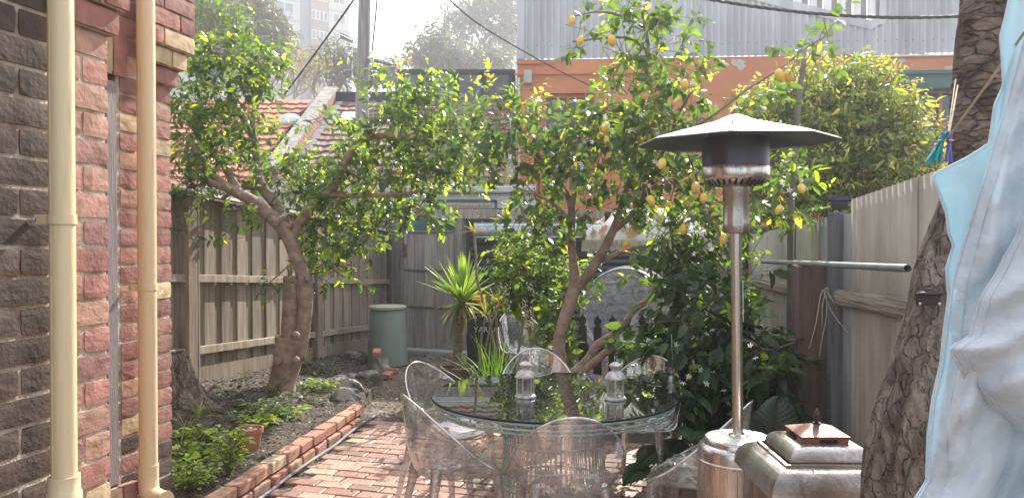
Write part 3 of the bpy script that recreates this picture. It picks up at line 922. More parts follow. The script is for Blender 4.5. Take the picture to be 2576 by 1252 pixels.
def make_chair():
    t = thing('clear_chair', 'x', 'chair', (0, 0, 0), 'clear acrylic chairs set round the table')
    b = MB(); nu, nv = 72, 22
    vs = [shellpt(0, 0.0001)]; fs = []
    for j in range(1, nv + 1):
        for i in range(nu): vs.append(shellpt(i / nu, j / nv))
    for i in range(nu): fs.append((0, 1 + i, 1 + (i + 1) % nu))
    for j in range(nv - 1):
        for i in range(nu):
            i2 = (i + 1) % nu
            fs.append((1 + j * nu + i, 1 + (j + 1) * nu + i, 1 + (j + 1) * nu + i2, 1 + j * nu + i2))
    b.add(vs, fs)
    b.build('seat_shell', M_shell, t, smooth=True)
    b = MB(); b.tube([corner(i / 90) for i in range(90)], 0.0066, n=8, closed=True)
    b.build('shell_rim', M_rim, t, smooth=True)
    for sx in (-1, 1):
        for fb, y0, y1, x0, x1 in ((1, 0.175, 0.225, 0.215, 0.245), (0, -0.14, -0.235, 0.165, 0.225)):
            l = MB()
            zt = 0.445 if fb else 0.47
            top = Vector((sx * x0, y0, zt)); bot = Vector((sx * x1, y1, 0.0))
            l.tube([top + Vector((0, 0, .02)), top * .8 + bot * .2, top * .5 + bot * .5, bot], [0.032, 0.027, 0.021, 0.016], n=10, smooth=3)
            l.tube([top + Vector((sx * -.02, -0.02, -.01)), top * .8 + bot * .2 + Vector((0, 0, 0))], [0.012, 0.012], n=6)
            l.build('leg', M_solid, t, smooth=50)
    return t
ch0 = make_chair()
def put_chair(o, x, y, faceto, label, group='clear acrylic chairs set round the table', z=0):
    o.location = (x, y, z)
    dv = Vector(faceto) - Vector((x, y))
    o.rotation_euler = (0, 0, atan2(dv.y, dv.x) - pi / 2)
    o['label'] = label; o['group'] = group
specs = [
    (0.275, 3.80, (0.22, 4.9), 'clear chair with its back to the camera at the middle of the table front'),
    (-0.33, 4.17, (0.50, 4.55), 'clear chair nearest the brick path with a bright glint on its shell'),
    (-0.42, 4.98, (0.35, 4.50), 'clear chair at the table end nearest the garden bed rocks'),
    (0.19, 5.52, (0.24, 4.6), 'clear chair on the far side of the table behind the left lantern'),
    (0.86, 5.18, (0.45, 4.55), 'clear chair half hidden by leaves behind the right lantern'),
    (0.98, 4.02, (0.30, 4.40), 'clear chair half hidden behind the steel patio heater'),
]
for i, (x, y, f_, lb) in enumerate(specs):
    o = ch0 if i == 0 else copy_tree(ch0)
    put_chair(o, x, y, f_, lb)
o = copy_tree(ch0)
put_chair(o, 0.12, 8.55, (0.4, 7.9), 'clear chair standing among the plants in front of the dark bins', 'spare clear chair in the yard')

# ================================================================== LANTERNS
M_lan = mat('old_white_metal', (0.40, 0.37, 0.33), (0.66, 0.64, 0.61), rough=0.45, scale=30, bump=.15, metal=.15)
M_lglass = thin_clear('lantern_glass', tint=(0.84, 0.84, 0.78), haze=0.16, rough=0.05)
def make_lantern():
    t = thing('lantern', 'x', 'lantern', (0, 0, 0), 'small lanterns on the glass table')
    R_ = 0.055; n = 8
    b = MB(); b.lathe([(0, 0), (R_ + .006, 0), (R_ + .008, .006), (R_ + .004, .014), (R_ - .002, .018), (0, .018)], 24); b.build('base', M_lan, t, smooth=50)
    b = MB()
    for k in range(6):
        a = 2 * pi * k / 6 + .2
        b.box((cos(a) * (R_ - .005), sin(a) * (R_ - .005), 0.068), (0.007, 0.008, 0.105), a)
    for z in (.022, .117):
        b.tube([Vector((cos(2 * pi * k / 6 + .2) * (R_ - .005), sin(2 * pi * k / 6 + .2) * (R_ - .005), z)) for k in range(6)], .0035, n=6, closed=True)
    b.build('frame', M_lan, t)
    b = MB()
    for k in range(6):
        a = 2 * pi * k / 6 + .2; a2 = a + 2 * pi / 6; q = R_ - .006
        b.quad((cos(a) * q, sin(a) * q, .02), (cos(a2) * q, sin(a2) * q, .02), (cos(a2) * q, sin(a2) * q, .118), (cos(a) * q, sin(a) * q, .118))
    b.build('pane', M_lglass, t)
    b = MB(); b.lathe([(R_ + .006, .118), (R_ + .007, .123), (R_ * .98, .135), (R_ * .80, .150), (R_ * .5, .161), (.020, .166), (.020, .170), (.031, .178), (.033, .190), (.036, .193), (.033, .197), (.024, .206), (.010, .212), (0, .213)], 28); b.build('roof', M_lan, t, smooth=50)
    hole = mat('dark_hole', (0.01, 0.01, 0.01), rough=.9)
    b = MB()
    for k in range(7):
        a = 2 * pi * k / 7
        c = Vector((cos(a) * R_ * .91, sin(a) * R_ * .91, .1425)); nn_ = Vector((cos(a) * .62, sin(a) * .62, .78)).normalized(); c += nn_ * .0006
        e1 = Vector((-sin(a), cos(a), 0)); e2 = nn_.cross(e1)
        vs = [c + (e1 * cos(j * pi / 5) + e2 * sin(j * pi / 5)) * (.0048 if j % 2 == 0 else .002) for j in range(10)]
        b.add(vs, [tuple(range(10))])
    b.build('star_holes', hole, t)
    b = MB(); b.lathe([(0, .019), (.019, .019), (.019, .034), (.002, .034)], 16); b.tube([(0, 0, .03), (0, 0, .04)], .001, n=4); b.build('candle', mat('wax', (0.75, 0.72, 0.62), rough=.5), t, smooth=50)
    b = MB(); b.tube([(-.027, 0, .196), (-.022, 0, .222), (0, .004, .248), (.022, 0, .222), (.027, 0, .196)], .0013, n=5, smooth=4); b.build('handle', M_lan, t)
    return t
ln = make_lantern()
ln.location = (0.078, 4.50, TZ + .001); ln['label'] = 'small white metal lantern on the glass table, the one left of the front chair'
ln2 = copy_tree(ln); ln2.location = (0.598, 4.44, TZ + .001); ln2.rotation_euler = (0, 0, radians(70)); ln2.scale = (1.02, 1.02, 1.02)
ln2['label'] = 'small white metal lantern with raised wire handle on the right of the glass table'

# ================================================================== PATIO HEATER
HX, HY = 0.945, 3.20
ht = thing('patio_heater', 'tall stainless steel mushroom patio heater with wide round hood', 'patio heater', (HX, HY, 0))
M_ss = mat('brushed_steel', (0.50, 0.46, 0.42), (0.64, 0.60, 0.56), rough=0.26, scale=4, stretch=(26, 26, 1), metal=1.0, bump=.04, bscale=30, rvar=.08)
M_ss2 = mat('sunlit_steel_hood', (0.84, 0.85, 0.87), (0.90, 0.91, 0.93), rough=0.32, scale=5, metal=.35, rvar=.06, coat=.9)  # paled and less metallic, so the hood looks blown white by sun
HC = (HX, HY, 0)
b = MB(); b.lathe([(0.0225, .8575), (0.134, .8535)], 64, HC); b.build('tank_top', mat('sky_glare_steel', (0.70, 0.70, 0.69), (0.82, 0.82, 0.81), rough=.5, metal=.9, scale=18, rvar=.12), ht, smooth=True)  # separate top disc, paler and rougher to imitate sky glare on it
b = MB(); b.lathe([(0, 0.0), (0.24, 0.0), (0.245, 0.03), (0.235, 0.06), (0.17, 0.07)], 48, HC); b.build('base', M_ss, ht, smooth=40)
b = MB(); b.lathe([(0.166, 0.07), (0.166, 0.755), (0.169, 0.758), (0.169, 0.766), (0.166, 0.769), (0.166, 0.80), (0.161, 0.818), (0.150, 0.828), (0.142, 0.830), (0.140, 0.846), (0.135, 0.852), (0.02, 0.856), (0, .856)], 64, HC)
b.box((HX - .05, HY - .1585, .45), (.003, .003, .60), 0)
b.build('tank_housing', M_ss, ht, smooth=40)
b = MB(); b.lathe([(0.0222, 0.85), (0.0222, 1.71)], 28, (HX - .002, HY, 0)); b.lathe([(.023, 1.27), (.023, 1.274)], 28, HC); b.lathe([(.04, .856), (.04, .862), (.026, .868), (.023, .875)], 28, HC)
b.build('pole', M_ss, ht, smooth=40)
b = MB(); b.box((HX + .0215, HY - .012, 1.42), (.002, .016, .17), radians(-20)); b.build('sticker', mat('white_sticker', (.7, .7, .68), (.6, .6, .58), rough=.5), ht)
# neck cylinder with dot pattern
def perf(name, c1, scale, metal=1.0, rough=.3):
    m = mat(name, c1, tuple(x * 1.1 for x in c1), rough=rough, metal=metal, scale=6)
    t = m.node_tree; N = t.nodes; Lk = t.links; pb = N['Principled BSDF']
    tc = N.new('ShaderNodeTexCoord'); sx_ = N.new('ShaderNodeSeparateXYZ'); Lk.new(tc.outputs['Object'], sx_.inputs[0])
    at = N.new('ShaderNodeMath'); at.operation = 'ARCTAN2'; Lk.new(sx_.outputs[0], at.inputs[0]); Lk.new(sx_.outputs[1], at.inputs[1])
    mu = N.new('ShaderNodeMath'); mu.operation = 'MULTIPLY'; mu.inputs[1].default_value = .08; Lk.new(at.outputs[0], mu.inputs[0])
    cb = N.new('ShaderNodeCombineXYZ'); Lk.new(mu.outputs[0], cb.inputs[0]); Lk.new(sx_.outputs[2], cb.inputs[1])
    vo = N.new('ShaderNodeTexVoronoi'); vo.inputs['Scale'].default_value = scale; vo.inputs['Randomness'].default_value = 0.0
    Lk.new(cb.outputs[0], vo.inputs['Vector'])
    lt = N.new('ShaderNodeMath'); lt.operation = 'LESS_THAN'; lt.inputs[1].default_value = .30; Lk.new(vo.outputs['Distance'], lt.inputs[0])
    mi = N.new('ShaderNodeMix'); mi.data_type = 'RGBA'; mi.inputs[7].default_value = (.015, .013, .012, 1)
    src = pb.inputs['Base Color'].links[0].from_socket
    Lk.new(lt.outputs[0], mi.inputs[0]); Lk.new(src, mi.inputs[6]); Lk.new(mi.outputs[2], pb.inputs['Base Color'])
    iv = N.new('ShaderNodeMath'); iv.operation = 'SUBTRACT'; iv.inputs[0].default_value = 1; Lk.new(lt.outputs[0], iv.inputs[1]); Lk.new(iv.outputs[0], pb.inputs['Metallic'])
    return m
b = MB(); b.lathe([(0.022, 1.700), (0.050, 1.703), (0.0545, 1.712), (0.0545, 1.745), (0.0525, 1.75), (0.0525, 1.86), (0.0545, 1.865), (0.0545, 1.895)], 48, HC); b.build('valve_cover', perf('perforated_steel', (0.50, 0.45, 0.40), 230), ht, smooth=40)
b = MB()
for z in (1.735, 1.80, 1.872, 1.885): b.lathe([(0, .0), (.004, -.001), (.0045, -.003)], 8, (HX - .003, HY - .0575, z), axis=Matrix.Rotation(radians(90), 3, 'X'))
b.lathe([(0, .0), (.004, -.001), (.0045, -.003)], 8, (HX - .02, HY - .139, 1.957), axis=Matrix.Rotation(radians(90), 3, 'X'))
b.build('screws', M_ss, ht)
b = MB(); b.lathe([(0.055, 1.893), (0.10, 1.900), (0.128, 1.920), (0.137, 1.932), (0.138, 1.94), (0.138, 1.975), (0.136, 1.978)], 64, HC); b.build('burner_bowl', M_ss, ht, smooth=40)
slot = MB()
for k in range(30):
    a = 2 * pi * k / 30
    p0 = Vector((HX + cos(a) * .1000, HY + sin(a) * .1000, 1.8995)); p1 = Vector((HX + cos(a + .06) * .1275, HY + sin(a + .06) * .1275, 1.9190))
    d_ = (p1 - p0).normalized(); sd_ = Vector((-sin(a), cos(a), 0)) * .0045; nd = Vector((cos(a) * .012, sin(a) * .012, -.018)) * .06
    slot.add([p0 - sd_ + nd, p0 + sd_ + nd, p1 + sd_ + nd, p1 - sd_ + nd], [(0, 1, 2, 3)])
slot.build('burner_slots', mat('dark_hole', (0.01, 0.01, 0.01), rough=.9), ht)
b = MB(); b.lathe([(0.136, 1.976), (0.136, 2.095)], 64, HC); b.build('emitter_screen', perf('burnt_mesh', (0.085, 0.085, 0.10), 320, rough=.38), ht, smooth=40)
# hood: eight flat panels, slightly tilted
b = MB(); R_ = 0.436; n = 8
tilt = Matrix.Rotation(radians(-0.4), 3, 'Y') @ Matrix.Rotation(radians(0.5), 3, 'X')
def hp(r, z, a): return Vector((HX, HY, 2.070)) + tilt @ Vector((cos(a) * r, sin(a) * r, z))
hoodp = [(0.0, 0.124), (0.025, 0.121), (0.05, 0.112), (0.09, 0.0945), (0.18, 0.072), (0.30, 0.041), (0.395, 0.016), (0.406, 0.008)]
vs = []; fs = []
NS = 64
for r, z in hoodp:
    for k in range(NS):
        a = 2 * pi * k / NS + radians(4)
        # blend from round at the crown to octagon at the edge
        oa = ((a + pi / 8) % (pi / 4)) - pi / 8
        f_ = cos(pi / 8) / cos(((a - radians(4) - pi / 8 + 2 * pi) % (pi / 4)) - pi / 8)
        q = min(1.0, r / 0.30)
        rr = r * (1 - q * (1 - f_))
        vs.append(hp(rr, z, a))
for i in range(len(hoodp) - 1):
    for k in range(NS):
        k2 = (k + 1) % NS
        fs.append((i * NS + k, (i + 1) * NS + k, (i + 1) * NS + k2, i * NS + k2))
b.add(vs, fs); b.build('hood', M_ss2, ht, smooth=12)
b = MB(); b.add([Vector(q) - Vector((0, 0, .003)) for q in vs], fs); b.build('hood_underside', mat('shaded_hood_steel', (.30, .31, .33), (.40, .41, .43), rough=.35, metal=.9, scale=6), ht, smooth=12)  # darker copy of the hood sheet, shade underneath put into its colour
b = MB(); rimv = vs[-NS:]; b.tube(rimv, .0028, n=6, closed=True); b.build('hood_edge', M_ss, ht, smooth=True)
b = MB()
for k in range(8):
    a = 2 * pi * k / 8 + pi / 8 + radians(4)
    b.tube([hp(.25, .050, a), hp(.25, .068, a)], .004, n=6)
b.tube([hp(0, .105, 0), hp(0, .119, 0)], .007, n=8)
b.build('hood_bolts', M_ss, ht)
b = MB()
for k in range(3):
    a = 2 * pi * k / 3 + .4
    b.tube([Vector((HX + cos(a) * .12, HY + sin(a) * .12, 2.08)), hp(.12, .10, a)], .004, n=6)
b.build('hood_stays', M_ss, ht)

for o in bpy.data.objects:
    if o.parent == ht and o.name.split('.')[0] not in ('base', 'tank_housing', 'tank_top'):
        for v_ in o.data.vertices: v_.co.x -= 0.017 * (v_.co.z - 0.85) / 1.2
# ================================================================== FIRE PIT with pagoda lid
fp = thing('garden_fire_box', 'rusty steel square fire box with tiered pagoda roof and finial at the lower right', 'fire pit', (1.05, 2.68, 0))
M_rs = mat('heat_stained_steel', (0.22, 0.155, 0.125), (0.60, 0.56, 0.53), rough=0.30, scale=5, metal=.88, bump=.12, bscale=60, ramp=(.35, .68), rvar=.12)
M_rs2 = mat('rusty_cap', (0.20, 0.085, 0.06), (0.34, 0.19, 0.14), rough=0.42, scale=9, metal=.55, bump=.15, bscale=70)
def sq(h, z, c=(1.065, 2.68), rot=radians(-1)):
    return [Vector((c[0] + cos(rot) * sx * h - sin(rot) * sy * h, c[1] + sin(rot) * sx * h + cos(rot) * sy * h, z)) for sx, sy in ((-1, -1), (1, -1), (1, 1), (-1, 1))]
def frust(mb, levels):
    vs = []; fs = []
    for h, z in levels: vs += sq(h, z)
    for i in range(len(levels) - 1):
        for k in range(4):
            k2 = (k + 1) % 4
            fs.append((i * 4 + k, i * 4 + k2, (i + 1) * 4 + k2, (i + 1) * 4 + k))
    mb.add(vs, fs)
b = MB(); frust(b, [(0.17, 0.35), (0.17, 0.80), (0.19, 0.845)]); frust(b, [(0.0001, .35), (.17, .35)]); b.build('fire_chamber', M_rs, fp, smooth=30)
for sx, sy in ((-1, -1), (1, -1), (1, 1), (-1, 1)):
    l = MB(); l.tube([(1.065 + sx * .14, 2.68 + sy * .14, .36), (1.065 + sx * .17, 2.68 + sy * .17, 0)], .014, n=8); l.build('leg', M_rs, fp)
b = MB(); lv = []
for i in range(9):
    a = i / 8 * pi / 2
    lv.append((0.225 - 0.068 * (1 - cos(a)), 0.845 + 0.083 * sin(a)))
lv = [(0.215, .835), (0.227, .838)] + lv + [(0.156, .932)]
frust(b, lv); frust(b, [(.162, .926), (.162, .936), (.150, .936), (.150, .925)]); b.build('lower_roof', M_rs, fp, smooth=30)
b = MB(); lv = [(0.138, .936)]
for i in range(9):
    a = i / 8 * pi / 2
    lv.append((0.138 - 0.052 * (1 - cos(a)), 0.938 + 0.048 * sin(a)))
lv.append((0.0001, .987)); frust(b, lv); b.build('upper_roof', M_rs, fp, smooth=30)
b = MB(); frust(b, [(0.078, .972), (0.080, 1.004), (0.084, 1.006), (0.084, 1.009), (0.006, 1.036), (.0001, 1.036)]); b.build('chimney_cap', M_rs2, fp, smooth=20)
for k, (c, s_, r_) in enumerate(((Vector((1.075, 2.68 - .081, .988)), (.055, .006, .020), 0), (Vector((1.065 - .081, 2.69, .988)), (.006, .055, .020), 0))):
    b = MB(); b.box(c, s_, radians(-1)); b.build('vent_opening', mat('dark_hole', (0.01, 0.01, 0.01), rough=.9), fp)
b = MB(); b.lathe([(0.014, 1.034), (0.014, 1.039), (.006, 1.041), (0.009, 1.047), (0.0125, 1.058), (0.0115, 1.068), (0.006, 1.082), (0.002, 1.086), (0, 1.087)], 16, (1.065, 2.68, 0)); b.build('finial', mat('dark_iron', (0.05, 0.035, 0.03), (.08, .06, .05), rough=.5, metal=.4, scale=10), fp, smooth=50)

# ================================================================== DEAD TRUNK at the right front
M_bark = mat('flaky_bark', (0.10, 0.065, 0.05), (0.27, 0.19, 0.15), rough=0.95, scale=11, bump=1.0, bscale=26, stretch=(1.0, 1.0, 1.6), dist=.6, detail=10, bdist=.05, ramp=(.38, .62))
M_dead = mat('dead_wood', (0.11, 0.08, 0.06), (0.32, 0.25, 0.20), rough=0.9, scale=7, bump=1.0, bscale=13, stretch=(3.2, 3.2, 1.1), dist=.7, detail=12, bdist=.05, ramp=(.40, .66))
cracks(M_bark, 1.0, (13, 13, 34), .08, .010, (.05, .035, .028), 2.2, .5); cracks(M_dead, 1.0, (26, 26, 5), .10, .006, (.06, .045, .035), 4.5, .68)
tk = thing('dead_tree_trunk', 'leaning old tree trunk with flaky bark in front of the sheet fence', 'tree trunk', W(2250, 1640, 2.15))
def trunkmesh(pts, rad, nseg, seed, ridges, amp):
    mb = MB(); rr = np.random.RandomState(seed)
    P_, R_ = catmull([Vector(p) for p in pts], rad, nseg)
    m = len(P_); n = 56; vs = []
    f1 = rr.uniform(0, 6.28, 6)
    for i in range(m):
        tg = (P_[min(i + 1, m - 1)] - P_[max(i - 1, 0)]).normalized()
        e1 = tg.cross(Vector((0, 1, 0))).normalized(); e2 = tg.cross(e1)
        for k in range(n):
            a = 2 * pi * k / n
            tw = i * 0.035
            r = R_[i] * (1 + amp * sin(ridges * a + tw * 6 + f1[0]) * (0.6 + .4 * sin(i * .13 + f1[1])) + amp * .8 * sin((ridges * 2 + 1) * a - i * .09 + f1[2]) + amp * .5 * sin(3 * a + i * .21 + f1[3]) + rr.uniform(-.012, .012))
            vs.append(P_[i] + e1 * (cos(a) * r) + e2 * (sin(a) * r))
    fs = []
    for i in range(m - 1):
        for k in range(n):
            k2 = (k + 1) % n
            fs.append((i * n + k, (i + 1) * n + k, (i + 1) * n + k2, i * n + k2))
    fs.append(tuple(k for k in range(n)))
    mb.add(vs, fs)
    return mb
def px(x, y, d): return W(x, y, d)
low = [(2330, 1640, 2.2), (2300, 1480, 2.2), (2272, 1330, 2.2), (2268, 1250, 2.2), (2290, 1100, 2.2), (2318, 960, 2.21), (2348, 800, 2.22), (2368, 690, 2.23), (2398, 590, 2.24), (2430, 480, 2.25), (2445, 400, 2.25)]
mb = trunkmesh([px(*q) for q in low], [.15, .135, .112, .104, .096, .088, .077, .070, .062, .056, .053], 7, 3, 4, .085)
mb.build('bare_wood', M_dead, tk, smooth=True)
hi = [(2440, 420, 2.25), (2452, 330, 2.25), (2462, 230, 2.26), (2472, 110, 2.27), (2480, 0, 2.27), (2490, -140, 2.28)]
mb = trunkmesh([px(*q) for q in hi], [.048, .063, .068, .068, .068, .068], 8, 5, 6, .05)
mb.build('bark', M_bark, tk, smooth=True)
hk = MB(); c = W(2335, 752, 2.12)
hk.box(c, (.068, .012, .036), radians(4), bev=.003); hk.box(c + Vector((0, -.012, .016)), (.060, .03, .010), radians(4), bev=.004)
tag(hk.build('bottle_opener', mat('black_iron', (0.025, 0.02, 0.02), (.06, .05, .045), rough=.45, metal=.6)), 'black iron bottle opener screwed to the dead trunk', 'bottle opener')
sc_ = MB()
for dx in (-.027, .027): sc_.lathe([(0, .002), (.004, .0015), (.005, 0)], 8, c + Vector((dx, -.0065, -.012)), axis=Matrix.Rotation(radians(90), 3, 'X'))
op = [o for o in bpy.data.objects if o.name == 'bottle_opener'][0]
sc_.build('screws', M_ss, op)

# ================================================================== CLOTHESLINE, PEGS, SHIRT
b = MB(); pA = W(2386, 345, 1.80); pB = W(2523, 158, 1.42); pC = W(2700, -90, 1.2)
b.tube([pA, pB, pC], .0025, n=6)
b.tube([W(2386, 345, 1.80), W(2398, 280, 1.9), W(2409, 215, 2.1)], .0022, n=6); b.tube([W(2384, 345, 1.80), W(2392, 285, 1.9), W(2404, 200, 2.12)], .0016, n=6)
tag(b.build('clothesline', mat('straw_cord', (0.36, 0.29, 0.18), (0.46, 0.38, 0.25), rough=.9, scale=60)), 'thin straw coloured clothesline cord tied to the trunk', 'clothesline')
def peg(x, y, d, ang, yaw, c, label, h=0.072):
    t = thing('clothes_peg', label, 'clothes peg', W(x, y, d), 'plastic pegs on the line')
    p = W(x, y, d)
    m = mat('peg_' + c[0], c[1], tuple(v * 1.2 for v in c[1]), rough=.4, transl=(.3, (1, 1, 1)))
    R = Matrix.Rotation(yaw, 3, 'Z') @ Matrix.Rotation(ang, 3, 'Y')
    for s_ in (-1, 1):
        q = MB(); Q = R @ Matrix.Rotation(s_ * radians(8), 3, 'Y')
        q.box(p + Q @ Vector((s_ * .004, 0, -h / 2)), (.0045, .010, h), Q, bev=.001)
        q.build('jaw', m, t)
    q = MB(); q.tube([p + R @ Vector((-.006, -.006, -.022)), p + R @ Vector((.006, -.006, -.022)), p + R @ Vector((.006, .006, -.022)), p + R @ Vector((-.006, .006, -.022))], .0012, n=5, closed=True); q.build('spring', M_ss, t)
peg(2389, 330, 1.80, radians(2), radians(10), ('violet', (0.16, 0.16, 0.42)), 'violet plastic peg on the clothesline')
peg(2376, 332, 1.81, radians(14), radians(5), ('teal', (0.01, 0.30, 0.32)), 'teal plastic peg between the violet peg and the other teal peg')
peg(2370, 345, 1.82, radians(28), radians(0), ('teal', (0.01, 0.30, 0.32)), 'teal plastic peg leaning out furthest left from the line')

M_shirt2 = mat('cyan_backlit_cotton', (0.60, 0.69, 0.74), (0.65, 0.74, 0.78), rough=0.9, scale=3, bump=.35, bscale=26, transl=(.40, (0.80, 1.0, 1.05)), spec=.2)  # back panel tinted bluer to imitate light coming through the cloth
M_shirt = mat('pale_blue_cotton', (0.82, 0.785, 0.79), (0.86, 0.825, 0.83), rough=0.9, scale=3, bump=.75, bscale=22, transl=(.38, (0.55, 0.92, 1.05)), spec=.2)
def interp(pts, t):
    for i in range(len(pts) - 1):
        if pts[i][1] <= t <= pts[i + 1][1]:
            q = (t - pts[i][1]) / max(1e-6, pts[i + 1][1] - pts[i][1])
            return pts[i][0] + (pts[i + 1][0] - pts[i][0]) * q
    return pts[-1][0] if t > pts[-1][1] else pts[0][0]
sh = thing('hanging_shirt', 'pale blue cotton shirt hanging sideways on the clothesline at the right edge', 'shirt', W(2560, 700, 1.35))
back_edge = [(2542, -20), (2530, 40), (2516, 95), (2521, 150), (2524, 215), (2502, 265), (2493, 330), (2488, 362), (2430, 398), (2352, 436), (2346, 450), (2356, 470), (2381, 538), (2386, 585), (2399, 618), (2380, 676), (2386, 745), (2373, 845), (2366, 915), (2346, 1001), (2334, 1095), (2330, 1210), (2300, 1256), (2270, 1300), (2250, 1500)]
def panel(name, edge, xr, y0, y1, d0, fold, nu=40, nv=150, par=None):
    b = MB()
    def fn(u, v):
        y = y0 + (y1 - y0) * v
        xl = interp(edge, y)
        x = xl + (xr - xl) * u
        return W(x, y, d0 + fold(x, y, u))
    b.grid(fn, nu, nv)
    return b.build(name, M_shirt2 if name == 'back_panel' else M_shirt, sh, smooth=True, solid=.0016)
def f_back(x, y, u):
    return 0.12 * u + 0.022 * sin((x - y * .22) / 34.0) * min(1, u * 6) + 0.012 * sin((x + y * .4) / 17.0) * min(1, u * 5) + .02 * (1 - u) ** 8
def hem(edge, y0, y1, d0, fold, u=0.0, xr=2760, r=.0022):
    b = MB(); P_ = []
    for k in range(141):
        y = y0 + (y1 - y0) * k / 140; xl = interp(edge, y); P_.append(W(xl + (xr - xl) * u, y, d0 + fold(xl + (xr - xl) * u, y, u)))
    b.tube(P_, r, n=6); b.build('hem', M_shirt, sh, smooth=True)
hem(back_edge, -20, 1500, 1.358, f_back)
panel('back_panel', back_edge, 2760, -20, 1500, 1.36, f_back)
front_edge = [(2600, 20), (2577, 105), (2556, 180), (2521, 300), (2483, 431), (2471, 470), (2440, 560), (2416, 645), (2399, 700), (2385, 800), (2372, 915), (2352, 1001), (2341, 1095), (2337, 1210), (2310, 1256), (2290, 1300), (2270, 1500)]
def f_front(x, y, u):
    e = math.exp(-(u * 9) ** 2)
    fold = 0.027 * sin((x * 1.0 + y * .45 - 2700) / 50.0 + .9 * sin(y / 140.0)) + .013 * sin((x * 1.0 + y * .18) / 19.0 + 1.6 * sin(y / 170.0)) + .006 * sin((x * .7 + y * .7) / 13.0 + 1.5 * sin((x + y) / 110.0))
    return -0.05 + 0.05 * e + fold * min(1, u * 5)
hem(front_edge, 20, 1500, 1.299, f_front); hem(front_edge, 20, 1500, 1.297, f_front, u=.10, r=.0010); panel('front_panel', front_edge, 2760, 20, 1500, 1.30, f_front)
sl_edge = [(2576, 540), (2560, 590), (2530, 640), (2505, 690), (2466, 751), (2452, 800), (2440, 845), (2400, 868), (2391, 876), (2398, 893), (2416, 925), (2425, 950), (2450, 985), (2491, 1019), (2530, 1050), (2576, 1094), (2640, 1130)]
def f_slv(x, y, u):
    return -0.06 - 0.07 * sin(min(1, u * 2.2) * pi / 2) + .012 * sin((y + x * .5) / 19.0) * min(1, u * 4)
hem(sl_edge, 545, 1130, 1.299, f_slv); hem(sl_edge, 545, 1130, 1.297, f_slv, u=.08, r=.0010); panel('sleeve', sl_edge, 2760, 545, 1130, 1.30, f_slv, nu=30, nv=90)
# ================================================================== NEIGHBOUR HOUSES BEYOND THE LANE
M_tile = mat('terracotta_tile', (0.62, 0.60, 0.58), (1.05, 1.0, 0.98), rough=0.8, scale=5, bump=.3, bscale=40, attr=True, detail=9, ramp=(.3, .6))
def tile_roof(mb, x0, x1, Y0, Z0, Y1, Z1, rows, colfn, pitch=0.30):
    nx = int((x1 - x0) / pitch)
    sl = Vector((0, Y1 - Y0, Z1 - Z0)); up = Vector((0, -(Z1 - Z0), Y1 - Y0)).normalized()
    for r in range(rows):
        a0 = r / rows; a1 = (r + 1) / rows + 0.015
        for k in range(nx):
            c = colfn(r, k)
            xs = x0 + k * pitch + (pitch / 2 if False else 0)
            vs = []; seg = 8
            for i in range(seg + 1):
                u = i / seg
                h = 0.030 * (0.5 - 0.5 * cos(u * 2 * pi * 1.0)) + (0.018 if u > .85 or u < .08 else 0)
                X = xs + u * pitch
                pl = Vector((X, Y0, Z0)) + sl * a0; ph = Vector((X, Y0, Z0)) + sl * a1
                vs += [pl + up * (h + .002), pl + up * (h + .045), ph + up * (h + .004)]
            fs = []
            for i in range(seg):
                q = i * 3
                fs += [(q, q + 3, q + 4, q + 1), (q + 1, q + 4, q + 5, q + 2)]
            mb.add(vs, fs, c)
h2 = thing('tiled_house', 'low house behind the lane with old terracotta tile roofs split by a brick parapet', 'house', (-2, 14, 0))
def c_old(r, k):
    f = RN.uniform(.75, 1.2); q = RN.random() + (14 - r) * -.012
    b_ = (0.27, 0.14, 0.105) if q < .35 else (0.27, 0.205, 0.17) if q < .7 else (0.32, 0.27, 0.23)
    return tuple(x * f for x in b_)
def c_new(r, k):
    f = RN.uniform(.85, 1.12); return (0.48 * f, 0.20 * f, 0.12 * f)
b = MB(); tile_roof(b, -3.92, 0.06, 13.0, 2.55, 17.3, 4.70, 15, c_old); o = b.build('old_tile_roof', M_tile, h2, smooth=40); o['label'] = 'grey brown lichened tile roof'
b = MB(); tile_roof(b, -10.2, -4.22, 13.0, 2.55, 17.3, 4.75, 15, c_new); o = b.build('orange_tile_roof', M_tile, h2, smooth=40); o['label'] = 'orange tile roof'
b = MB(); b.prism([(-10.2, 13.05), (0.08, 13.05), (0.08, 17.2), (-10.2, 17.2)], 0, 2.5, (1, 1, 1))
b.build('wall', mat('grey_render', (0.20, 0.22, 0.21), (0.26, 0.28, 0.27), rough=.85, scale=3, bump=.1), h2)
b = MB(); b.add([(-10.2, 13.05, 2.5), (-10.2, 17.2, 2.5), (-10.2, 17.2, 4.6), (0.08, 13.05, 2.5), (0.08, 17.2, 2.5), (0.08, 17.2, 4.6), (-10.2, 20, 2.5), (.08, 20, 2.5)], [(0, 1, 2), (3, 5, 4), (2, 5, 7, 6), (1, 2, 5, 4)])
b.build('gable', M_brick, h2)
